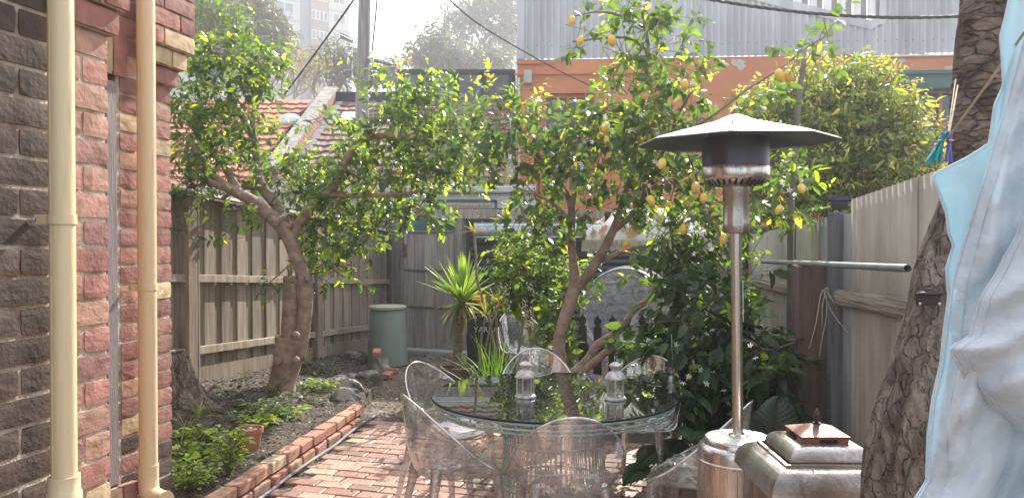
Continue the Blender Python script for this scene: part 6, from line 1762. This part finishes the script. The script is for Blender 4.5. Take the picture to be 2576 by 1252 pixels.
# blade plants
def blades(name, label, cat, c, n, L, w_, pal_, seed, lean=.5, droop=.6, z0=0, parent=None, axisdir=None, m=None, part='leaves', grp=None, thick=1.0):
    rs = random.Random(seed)
    t = parent or thing(name, label, cat, c, grp)
    b = MB()
    for k in range(n):
        a = rs.uniform(0, 2 * pi); ln = L * rs.uniform(.6, 1.1); el = rs.uniform(*lean) if isinstance(lean, tuple) else rs.uniform(.2, 1.0) * lean
        hd = Vector((cos(a), sin(a), 0)); p = Vector(c) + hd * .01 + Vector((rs.uniform(-1, 1), rs.uniform(-1, 1), 0)) * z0
        d_ = (hd * sin(el) + Vector((0, 0, cos(el)))); sd = Vector((-sin(a), cos(a), 0)); cc = rs.choice(pal_); fq = rs.uniform(.8, 1.2); cc = tuple(x * fq for x in cc)
        vs = []; seg = 7; q = p.copy()
        for i in range(seg + 1):
            u = i / seg; w__ = w_ * (sin(min(1, u * 2.2 + .25) * pi / 2) * (1 - u ** 3)) * .5
            nn_ = d_.cross(sd)
            vs += [q - sd * w__ + nn_ * w__ * .5, q, q + sd * w__ + nn_ * w__ * .5]
            d_ = (d_ + Vector((0, 0, -droop * ln / seg * (1 + u) * 2.2))).normalized(); q = q + d_ * ln / seg
        fs = []
        for i in range(seg): e = i * 3; fs += [(e, e + 1, e + 4, e + 3), (e + 1, e + 2, e + 5, e + 4)]
        b.add(vs, fs, cc)
    b.build(part, m or M_leafb, t, smooth=True)
    return t
STR = [(.20, .24, .07), (.26, .26, .12), (.12, .17, .05)]
for i, (x, y, lb) in enumerate(((470, 1080, 'straggly strap leaved plant beside the wall foot'), (500, 1050, 'flopped strap leaves in front of the tree stump'), (690, 985, 'dry strap leaves drooping over soil by the trunk'), (455, 1120, 'small strap leaved tuft near the wall'))):
    c = bedpt(x, y); blades('strap_plant', lb, 'plant', c, 14, .22, .012, STR, 300 + i, lean=1.4, droop=1.4, grp='strap leaved plants in the bed')

# chips, litter and small leaves
def chips(name, n, fn, sz, cols_, seed, m=None, kind='stuff'):
    rs = random.Random(seed); b = MB()
    for k in range(n):
        p = fn(rs)
        if p is None: continue
        s_ = rs.uniform(.5, 1.4) * sz; a = rs.uniform(0, 6.28); e1 = Vector((cos(a), sin(a), rs.uniform(-.35, .35))) * s_; e2 = Vector((-sin(a), cos(a), rs.uniform(-.35, .35))) * s_ * rs.uniform(.35, .8); u = Vector((0, 0, s_ * .25))
        c = rs.choice(cols_); fq = rs.uniform(.7, 1.3)
        b.add([p - e1, p + e2 + u, p + e1, p - e2 + u], [(0, 3, 2, 1), (0, 1, 2, 3)][:1], tuple(x * fq for x in c))
    o = b.build(name, m or mat('litter', (.9, .9, .9), (1.1, 1.1, 1.1), rough=.85, scale=20, attr=True), None)
    o['kind'] = kind; return o
def f_path(rs):
    Y = rs.uniform(7.0, 11.3) if rs.random() < .8 else rs.uniform(5.5, 9); X = rs.uniform(bed_edge(Y) - .02, 2.2)
    if Y < 7.3 and X > -1.3 and Y < 7.25 - .15 * (X + 1.3): return None
    return Vector((X, Y, rs.uniform(-.005, .02)))
def f_bed(rs):
    Y = rs.uniform(4.4, 10.6); t_ = rs.random(); X = bed_edge(Y) + (fence_x(Y) - bed_edge(Y)) * t_
    return Vector((X, Y, bed_z(X, Y) + rs.uniform(0, .015)))
def f_pave(rs):
    Y = rs.uniform(4.6, 7.0); X = rs.uniform(-1.4, 2.2); return Vector((X, Y, .008))
chips('bark_mulch', 9000, f_path, .018, [(.20, .15, .11), (.28, .22, .17), (.12, .085, .06), (.38, .33, .27), (.17, .12, .09)], 1)
chips('leaf_litter', 5200, f_bed, .015, [(.055, .04, .03), (.10, .075, .055), (.20, .16, .12), (.04, .03, .022), (.30, .26, .2)], 2)
chips('fallen_leaves', 800, f_pave, .011, [(.20, .14, .08), (.30, .24, .15), (.10, .12, .04)], 3)

# ================================================================== REAR YARD
# green compost bin
cb = thing('compost_bin', 'tall tapered pale green compost bin with flat lid beside the gate', 'compost bin', (W(975, 768, 10.3).x, 10.3, 0))
M_cb = mat('pale_green_plastic', (.155, .20, .16), (.20, .245, .20), rough=.5, scale=3, bump=.04)
cc = (W(975, 768, 10.3).x, 10.3, 0)
b = MB(); b.lathe([(.275, 0.0), (.270, .02), (.236, .70), (.225, .72), (.225, .735), (.24, .74), (.24, .755)], 48, cc); b.build('bin_body', M_cb, cb, smooth=40)
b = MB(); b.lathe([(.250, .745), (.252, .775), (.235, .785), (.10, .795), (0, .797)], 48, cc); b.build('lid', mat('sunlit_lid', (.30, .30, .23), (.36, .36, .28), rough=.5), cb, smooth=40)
# yucca in pot
PY, cy = pot(1150, 975, 8.35, .178, .29, 'wide brown pot holding the tall spiky yucca', mat('brown_pot', (.13, .085, .075), (.18, .12, .105), rough=.55, scale=9), 0)
yu = thing('yucca', 'tall spiky yucca with bright green sword leaves growing from the brown pot', 'yucca', (cy.x, cy.y, .24))
b = MB(); top = W(1163, 760, 8.35)
b.tube([(cy.x, cy.y, .22), (cy.x + .01, cy.y, .5), top], [.062, .052, .045], n=12, smooth=8, lump=.12); b.build('trunk', mat('ringed_bark', (.13, .095, .07), (.27, .21, .16), rough=.9, scale=10, stretch=(1, 1, 6), bump=1, bscale=20), yu, smooth=True)
YG = [(.24, .38, .08), (.32, .46, .10), (.16, .27, .07)]
blades('x', '', '', top, 60, .56, .046, YG, 5, lean=(.02, 1.2), droop=.10, z0=.03, parent=yu, part='leaf_crown')
blades('x', '', '', top + Vector((0, 0, -.02)), 34, .40, .040, [(.08, .12, .05), (.10, .15, .05), (.26, .24, .12)], 6, lean=(1.3, 2.5), droop=.7, z0=.03, parent=yu, part='hanging_leaves')
# dracaenas in a second pot
PD, cd = pot(1216, 975, 8.0, .14, .24, 'smaller dark pot of thin stemmed dracaenas beside the brown pot', mat('dark_pot', (.04, .035, .035), (.07, .06, .06), rough=.5, scale=9), 0)
DR = [(.28, .34, .06), (.36, .38, .09), (.18, .24, .05), (.34, .22, .08)]
M_cane = mat('ringed_cane', (.20, .16, .13), (.34, .28, .23), rough=.9, scale=12, stretch=(1, 1, 5), bump=.8, bscale=24)
for i, (pts, tuft, L, lb) in enumerate((
    ([(1205, 950, 8), (1206, 900, 8), (1212, 840, 8), (1222, 795, 8)], (1222, 790), .26, 'short dracaena with yellow striped tuft, left one in the dark pot'),
    ([(1222, 950, 8), (1222, 880, 8), (1235, 820, 8), (1252, 770, 8)], (1254, 768), .25, 'short dracaena with yellow striped tuft, right one in the dark pot'),
    ([(1250, 900, 8.1), (1238, 850, 8.1), (1230, 800, 8.1), (1212, 745, 8.1), (1200, 700, 8.1), (1197, 640, 8.1), (1192, 585, 8.1)], (1192, 582), .15, 'tallest curving dracaena cane with a small tuft high above the yucca'),
    ([(1254, 900, 8.1), (1250, 840, 8.1), (1250, 780, 8.1), (1262, 700, 8.1), (1268, 650, 8.1)], (1268, 650), .20, 'tall straight dracaena cane leaning into the lemon leaves'),
    ([(1303, 900, 8.1), (1308, 860, 8.1), (1318, 810, 8.1), (1332, 770, 8.1)], (1332, 768), .22, 'slanting dracaena cane in front of the spare clear chair'))):
    p0 = W(*pts[0]); dt = thing('dracaena', lb, 'dracaena', (p0.x, p0.y, .2 if i < 2 else 0), 'thin stemmed dracaenas')
    b = MB(); P_ = [W(*q) for q in pts]; P_ = [Vector((P_[0].x, P_[0].y, .2 if i < 2 else 0))] + P_[0 if P_[0].z > .3 else 1:]
    b.tube(P_, .0145 if i > 1 else .013, n=8, smooth=6, lump=.08); b.build('cane', M_cane, dt, smooth=True)
    blades('x', '', '', W(tuft[0], tuft[1], pts[0][2]), 34 if L > .16 else 18, L, .013, DR if i < 4 else [(.2, .28, .06)], 50 + i, lean=(.1, 1.7), droop=.8, z0=.01, parent=dt, part='leaf_tuft')
GR = [(.10, .20, .045), (.15, .27, .06), (.07, .14, .04)]
blades('strap_leaf_clump', 'green grassy clump of long upright blades behind the table edge', 'plant', Vector((W(1240, 960, 7.9).x, 7.9, 0)), 80, .75, .020, GR, 70, lean=(.02, .75), droop=.35, z0=.10)
# flowering climber
FC = thing('flowering_shrub', 'bright leaved shrub with hanging white flower sprays left of the lemon trunk', 'shrub', (W(1330, 900, 7.4).x, 7.4, 0))
tw = MB(); tr = MB(); limb(tr, [(1345, 1000, 7.4, 8), (1340, 900, 7.4, 6), (1330, 800, 7.4, 5), (1320, 700, 7.4, 3)]); limb(tr, [(1345, 950, 7.4, 5), (1380, 850, 7.4, 4), (1390, 720, 7.4, 3)]); tr.build('trunk', M_limb, FC, smooth=True)
v, f, c = foliage([blob(*q) for q in ((1290, 690, 7.4, 36, 50, .25, 26), (1350, 680, 7.4, 55, 45, .3, 44), (1340, 750, 7.4, 60, 45, .3, 46), (1400, 720, 7.3, 45, 45, .25, 30), (1395, 800, 7.0, 36, 50, .2, 22), (1400, 880, 6.9, 36, 40, .2, 24), (1270, 740, 7.4, 20, 30, .15, 8), (1480, 680, 7.2, 40, 26, .3, 10))], .095, .55, MID, LIME, per=9, tl=.2, seed=77, twig_mb=tw, tipfrac=.4)
tri_mesh('crown', v, f, c, M_leafb, FC); tw.build('twigs', M_twig, FC)
rs = random.Random(4); b = MB()
for (x, y, n, hh) in ((1318, 760, 60, 70), (1265, 720, 26, 30), (1272, 760, 26, 30), (1330, 720, 30, 30)):
    for k in range(n):
        q = rs.random(); c_ = W(x + rs.gauss(0, 7 * (1 - q * .6)) + q * 12, y + q * hh - 10, 7.05 + rs.uniform(-.05, .05)); ax = Vector((rs.gauss(0, 1), rs.gauss(0, 1), -1)).normalized() * .022; e = ax.orthogonal().normalized() * .007
        b.add([c_, c_ + ax * .5 + e, c_ + ax, c_ + ax * .5 - e], [(0, 1, 2, 3)])
b.build('flower_sprays', mat('cream_petal', (.80, .78, .62), (.85, .84, .72), rough=.5, transl=(.35, (1, 1, 1))), FC)
# wheelie bins with council lettering
M_bin = mat('dark_green_plastic', (.018, .030, .026), (.026, .040, .035), rough=.42, scale=5)
M_let = mat('white_lettering', (.55, .58, .56), rough=.6)
def text(parent, s, loc, size, mat_, name='lettering'):
    cu = bpy.data.curves.new(name, 'FONT'); cu.body = s; cu.size = size; cu.align_x = 'CENTER'; cu.extrude = .0008
    cu.materials.append(mat_); o = bpy.data.objects.new(name, cu); COL.objects.link(o); o.parent = parent
    o.location = Vector(loc) - WO[parent.name]; o.rotation_euler = (radians(90), 0, 0)
    bpy.context.view_layer.update(); me = bpy.data.meshes.new_from_object(o); l_ = o.location.copy(); bpy.data.objects.remove(o)
    o = bpy.data.objects.new(name, me); COL.objects.link(o); o.parent = parent; o.location = l_; o.rotation_euler = (radians(90), 0, 0); return o
def wbin(x, d_, label, lidcol, num):
    c = Vector((W(x, 800, d_).x, d_, 0)); t = thing('wheelie_bin', label, 'wheelie bin', c, 'council wheelie bins')
    b = MB(); vs = []
    for z, wx, wy in ((.06, .19, .19), (.10, .20, .21), (.86, .235, .265), (.88, .25, .28), (.93, .25, .28)):
        vs += [c + Vector((sx * wx, sy * wy, z)) for sx, sy in ((-1, -1), (1, -1), (1, 1), (-1, 1))]
    fs = [(3, 2, 1, 0)]
    for i in range(4):
        for k in range(4): fs.append((i * 4 + k, i * 4 + (k + 1) % 4, i * 4 + 4 + (k + 1) % 4, i * 4 + 4 + k))
    b.add(vs, fs); b.build('bin_body', M_bin, t)
    b = MB(); b.box(c + Vector((0, -.01, .955)), (.52, .60, .045), Matrix.Rotation(radians(-3), 3, 'X'), bev=.02); b.box(c + Vector((0, -.31, .945)), (.30, .04, .03), bev=.01)
    b.build('lid', mat('bin_lid_' + lidcol[0], lidcol[1], rough=.4), t)
    for sx in (-1, 1):
        b = MB(); b.lathe([(0, -.02), (.09, -.02), (.10, -.012), (.10, .012), (.09, .02), (0, .02)], 24, c + Vector((sx * .22, .24, .10)), axis=Matrix.Rotation(radians(90), 3, 'Y')); b.build('wheel', mat('black_plastic', (.02, .02, .02), rough=.5), t, smooth=40)
    yf = c.y - .254
    text(t, 'YARRA', (c.x + .02, yf - .004, .55), .095, M_let)
    if num: text(t, num, (c.x - .16, yf - .004, .69), .10, M_let)
    b = MB()       # leaf like emblem of curved strokes
    for k in range(6):
        ox = c.x + .03 + (k % 3) * .035; oz = .66 + (k // 3) * .05 + (k % 3) * .012
        b.tube([(ox - .025, yf - .005, oz), (ox - .01, yf - .007, oz + .022), (ox + .01, yf - .007, oz + .018), (ox + .03, yf - .007, oz + .038)], [.002, .007, .006, .001], n=5, smooth=3)
    b.build('emblem', M_let, t)
wbin(1220, 9.55, 'dark council wheelie bin with a yellow lid behind the yucca', ('yellow', (.62, .36, .02)), None)
wbin(1322, 9.45, 'dark council wheelie bin numbered 1267 behind the hanging flowers', ('green', (.03, .05, .045)), '1267')
# black picket fence
pk = thing('picket_fence', 'low black pointed picket fence behind the lemon tree branches', 'fence', (W(1550, 900, 6.95).x, 6.95, 0))
M_blk = mat('black_paint', (.012, .013, .016), (.022, .023, .027), rough=.45, scale=8, bump=.1)
for k in range(12):
    x = -.0; X = W(1466 + k * 37.5, 850, 6.95).x; b = MB(); zt = 1.0 + RN.uniform(-.01, .01)
    pr_ = [(-.036, 0), (.036, 0), (.036, zt - .12), (.018, zt - .105), (.034, zt - .075), (.030, zt - .045), (.012, zt - .025), (0, zt), (-.012, zt - .025), (-.030, zt - .045), (-.034, zt - .075), (-.018, zt - .105), (-.036, zt - .12)]
    n = len(pr_); b.add([(X + a, 6.95, z) for a, z in pr_] + [(X + a, 6.968, z) for a, z in pr_], [tuple(range(n - 1, -1, -1))[::-1], tuple(range(2 * n - 1, n - 1, -1))] + [((i + 1) % n, i, n + i, n + (i + 1) % n) for i in range(n)])
    b.build('picket', M_blk, pk)
for z in (.22, .66):
    b = MB(); b.box(((W(1466, 850, 6.95).x + W(1880, 850, 6.95).x) / 2, 6.99, z), (1.7, .035, .07), bev=.004); b.build('rail', M_blk, pk)
# clear bubble
bc = thing('bubble_chair', 'big clear acrylic bubble chair shell behind the black picket fence', 'bubble chair', (W(1585, 800, 7.7).x, 7.7, .4))
c = W(1585, 795, 7.7); b = MB(); r = .51
q = Vector((-.35, -.75, .25)).normalized().to_track_quat('Z', 'Y').to_matrix()
b.lathe([(r * sin(a), r * cos(a)) for a in [pi * (.30 + .70 * i / 30) for i in range(31)]], 64, c, axis=q)
b.build('bubble_shell', thin_clear('bubble_acrylic', tint=(.86, .89, .92), haze=.34, rough=.05, bump=.1, hazecol=(.85, .88, .92), f0=.12), bc, smooth=True)
b = MB(); b.tube([c + q @ Vector((cos(t_ * .1) * r * sin(pi * .30), sin(t_ * .1) * r * sin(pi * .30), r * cos(pi * .30))) for t_ in range(63)], .012, n=8, closed=True); b.build('rim_ring', M_galv, bc, smooth=True)
b = MB(); b.lathe([(.28, 0), (.28, .02), (.03, .05), (.03, .40)], 24, (c.x, c.y, 0)); b.build('stand', M_galv, bc)
b = MB(); b.lathe([(0, -.09), (.22, -.08), (.30, 0), (.22, .07), (0, .09)], 20, c + Vector((.05, .05, -.30))); b.build('cushion', mat('pale_cushion', (.45, .45, .46), (.55, .55, .56), rough=.9, scale=5), bc, smooth=True)
# fringed parasol
um = thing('fringed_parasol', 'white flowered parasol with long fringe half hidden in the lemon leaves', 'parasol', (W(1625, 600, 8.6).x, 8.6, 0))
c = W(1625, 605, 8.6); R0 = 160 * 8.6 / F
M_umb = mat('flowered_cloth', (.72, .70, .66), (.78, .76, .72), rough=.85, transl=(.35, (1, .98, .95)), attr=True)
b = MB()
b.grid(lambda u, v: (c.x + cos(u * 2 * pi) * R0 * sin(v * pi / 2 * .999 + .001), c.y + sin(u * 2 * pi) * R0 * sin(v * pi / 2 * .999 + .001), c.z + .36 * cos(v * pi / 2) ** 1.2 + .01 * sin(u * 16 * pi)), 64, 14, closed_u=True)
canopy_mb = b
b = MB()
for k in range(420):
    a = 2 * pi * k / 420; h = .13 * RN.uniform(.8, 1.05); p = Vector((c.x + cos(a) * R0, c.y + sin(a) * R0, c.z + .01))
    b.tube([p, p + Vector((RN.uniform(-.006, .006), 0, -h * .6)), p + Vector((RN.uniform(-.01, .01), 0, -h))], .0032, n=3, col=(.85, .82, .74), caps=False)
b.build('fringe', M_umb, um)
b = canopy_mb; rs = random.Random(8)
for k in range(26):
    a = rs.uniform(-pi, 0); e = rs.uniform(.35, .95); p0 = Vector((c.x + cos(a) * R0 * sin(e * pi / 2), c.y + sin(a) * R0 * sin(e * pi / 2), c.z + .36 * cos(e * pi / 2) ** 1.2 + .012)); nn_ = (p0 - Vector((c.x, c.y, c.z - .5))).normalized(); p0 += nn_ * .004
    e1 = nn_.orthogonal().normalized(); e2 = nn_.cross(e1); s_ = rs.uniform(.04, .075); cc_ = rs.choice([(.75, .35, .16), (.6, .22, .15), (.45, .4, .3)])
    for pt in range(6):
        aa = pt * pi / 3; r_ = e1 * cos(aa) + e2 * sin(aa); sd = nn_.cross(r_)
        b.add([p0, p0 + r_ * s_ * .6 + sd * s_ * .28, p0 + r_ * s_, p0 + r_ * s_ * .6 - sd * s_ * .28], [(0, 1, 2, 3)], cc_)
b.build('canopy', M_umb, um, smooth=35)
b = MB(); b.tube([(c.x, c.y, 0), (c.x, c.y, c.z + .5)], .02, n=10); b.build('pole', M_galv, um)
# big ribbed leaves
def bigleaf(name, label, c, tips, pal_, seed):
    t = thing(name, label, 'plant', c, None); rs = random.Random(seed); M_big = mat('ribbed_leaf', (.9, .9, .9), (1.1, 1.1, 1.1), rough=.42, attr=True, scale=12, transl=(.25, (1.7, 1.8, .6)))
    for k, (tx, ty, td_, wl, wn_, shp) in enumerate(tips):
        T_ = W(tx, ty, td_); base = Vector(c); mid = base.lerp(T_, .55) + Vector((0, 0, .10)); b = MB()
        ax = (T_ - mid).normalized(); L_ = wl; hd = W(tx, ty, td_) - ax * L_ * .5
        sd = ax.cross(Vector((0, -.5, .85))).normalized(); nn_ = sd.cross(ax); nu, nv = 26, 26
        def fn(u, v):
            w_ = wn_ * (sin(min(1.0, v * 1.02) * pi) ** shp) * (1.15 - .45 * v) if 0 < v < 1 else .001
            s_ = (u - .5) * 2
            z_ = .018 * abs(sin((v * 9 - abs(s_) * 2.6) * pi)) * abs(s_) ** .5 + .035 * abs(s_) - .10 * L_ * (v - .3) ** 2 * 2 - .05 * s_ * s_
            return hd + ax * (v * L_) + sd * (s_ * w_ * .5) + nn_ * z_
        cc_ = pal_[k % len(pal_)]; b.grid(fn, nu, nv, cc_); b.build('leaf', M_big, t, smooth=True)
        b = MB(); b.tube([base, mid, hd], [.008, .007, .005], n=6, smooth=5); b.build('leaf_stalk', mat('green_stem', (.12, .17, .05), (.18, .22, .08), rough=.6), t)
    return t
bigleaf('ribbed_leaf_plant', 'big ribbed leaves sprawling under the right side of the glass table', G(1760, 1140, 0.0), [(1640, 1140, 4.95, .50, .20, .8), (1745, 1085, 4.9, .52, .24, .8), (1600, 1185, 4.8, .40, .16, .8), (1700, 1120, 5.0, .45, .2, .8)], [(.05, .10, .035), (.06, .115, .045), (.07, .13, .035)], 1)
bigleaf('elephant_ear', 'broad heart shaped ribbed leaf standing against the sheet fence', Vector((W(1940, 1100, 4.6).x, 4.6, 0)), [(1955, 1050, 4.6, .26, .27, .45), (1900, 1085, 4.55, .22, .22, .5), (1870, 1095, 4.5, .2, .2, .5)], [(.055, .085, .055), (.05, .08, .05)], 2)
# hanging light bulbs
def bulb(x, y, d_, label, s=1.0):
    p = W(x, y, d_); t = thing('hanging_bulb', label, 'light bulb', p, 'clear bulbs hanging in the branches')
    b = MB(); b.lathe([(.016, 0), (.018, -.02), (.030, -.05), (.042, -.085), (.040, -.115), (.025, -.14), (0, -.148)], 24, p); b.build('glass_globe', M_lglass, t, smooth=True)
    b = MB(); b.lathe([(0, .03), (.013, .03), (.016, .02), (.015, .015), (.017, .01), (.016, .004), (.018, 0), (.016, -.006), (0, -.006)], 16, p); b.tube([p + Vector((0, 0, .03)), p + Vector((.01, 0, .14)), p + Vector((.0, 0, .30))], .0015, n=4); b.build('cap', M_galv, t, smooth=True)
bulb(1283, 400, 5.7, 'clear hanging bulb in the leaves above the beam end'); bulb(1688, 958, 4.9, 'clear hanging bulb just right of the table beside the bush')
# fairy lights
fl_ = thing('fairy_lights', 'thin string of tiny fairy lights hanging above the yucca', 'string lights', W(1235, 420, 7.8))
b = MB(); bl = MB()
for pts in (((1230, 400), (1250, 470), (1262, 520), (1240, 560), (1270, 600), (1310, 615)), ((1215, 470), (1230, 510), (1195, 520), (1222, 570), (1260, 612), (1290, 640))):
    P_ = [W(x, y, 7.8) for x, y in pts]; b.tube(P_, .0025, n=4, smooth=5); Q, _ = catmull(P_, [0] * len(P_), 4)
    for p in Q: bl.lathe([(0, .006), (.006, 0), (0, -.008)], 6, p)
b.build('wire', M_cab, fl_); bl.build('bulbs', mat('tiny_bulb', (.8, .8, .78), rough=.2), fl_)

# ================================================================== HAZE volume added over the whole place to imitate lens glare
hz = MB(); hz.box((0, 150, 39), (420, 430, 84))
hm = bpy.data.materials.new('haze'); hm.use_nodes = True
N = hm.node_tree.nodes; N.remove(N['Principled BSDF'])
pvn = N.new('ShaderNodeVolumePrincipled'); pvn.inputs['Density'].default_value = 0.0027; pvn.inputs['Anisotropy'].default_value = 0.55
pvn.inputs['Color'].default_value = (.92, .94, 1, 1)
hm.node_tree.links.new(pvn.outputs[0], N['Material Output'].inputs['Volume'])
tag(hz.build('haze', hm), kind='stuff')
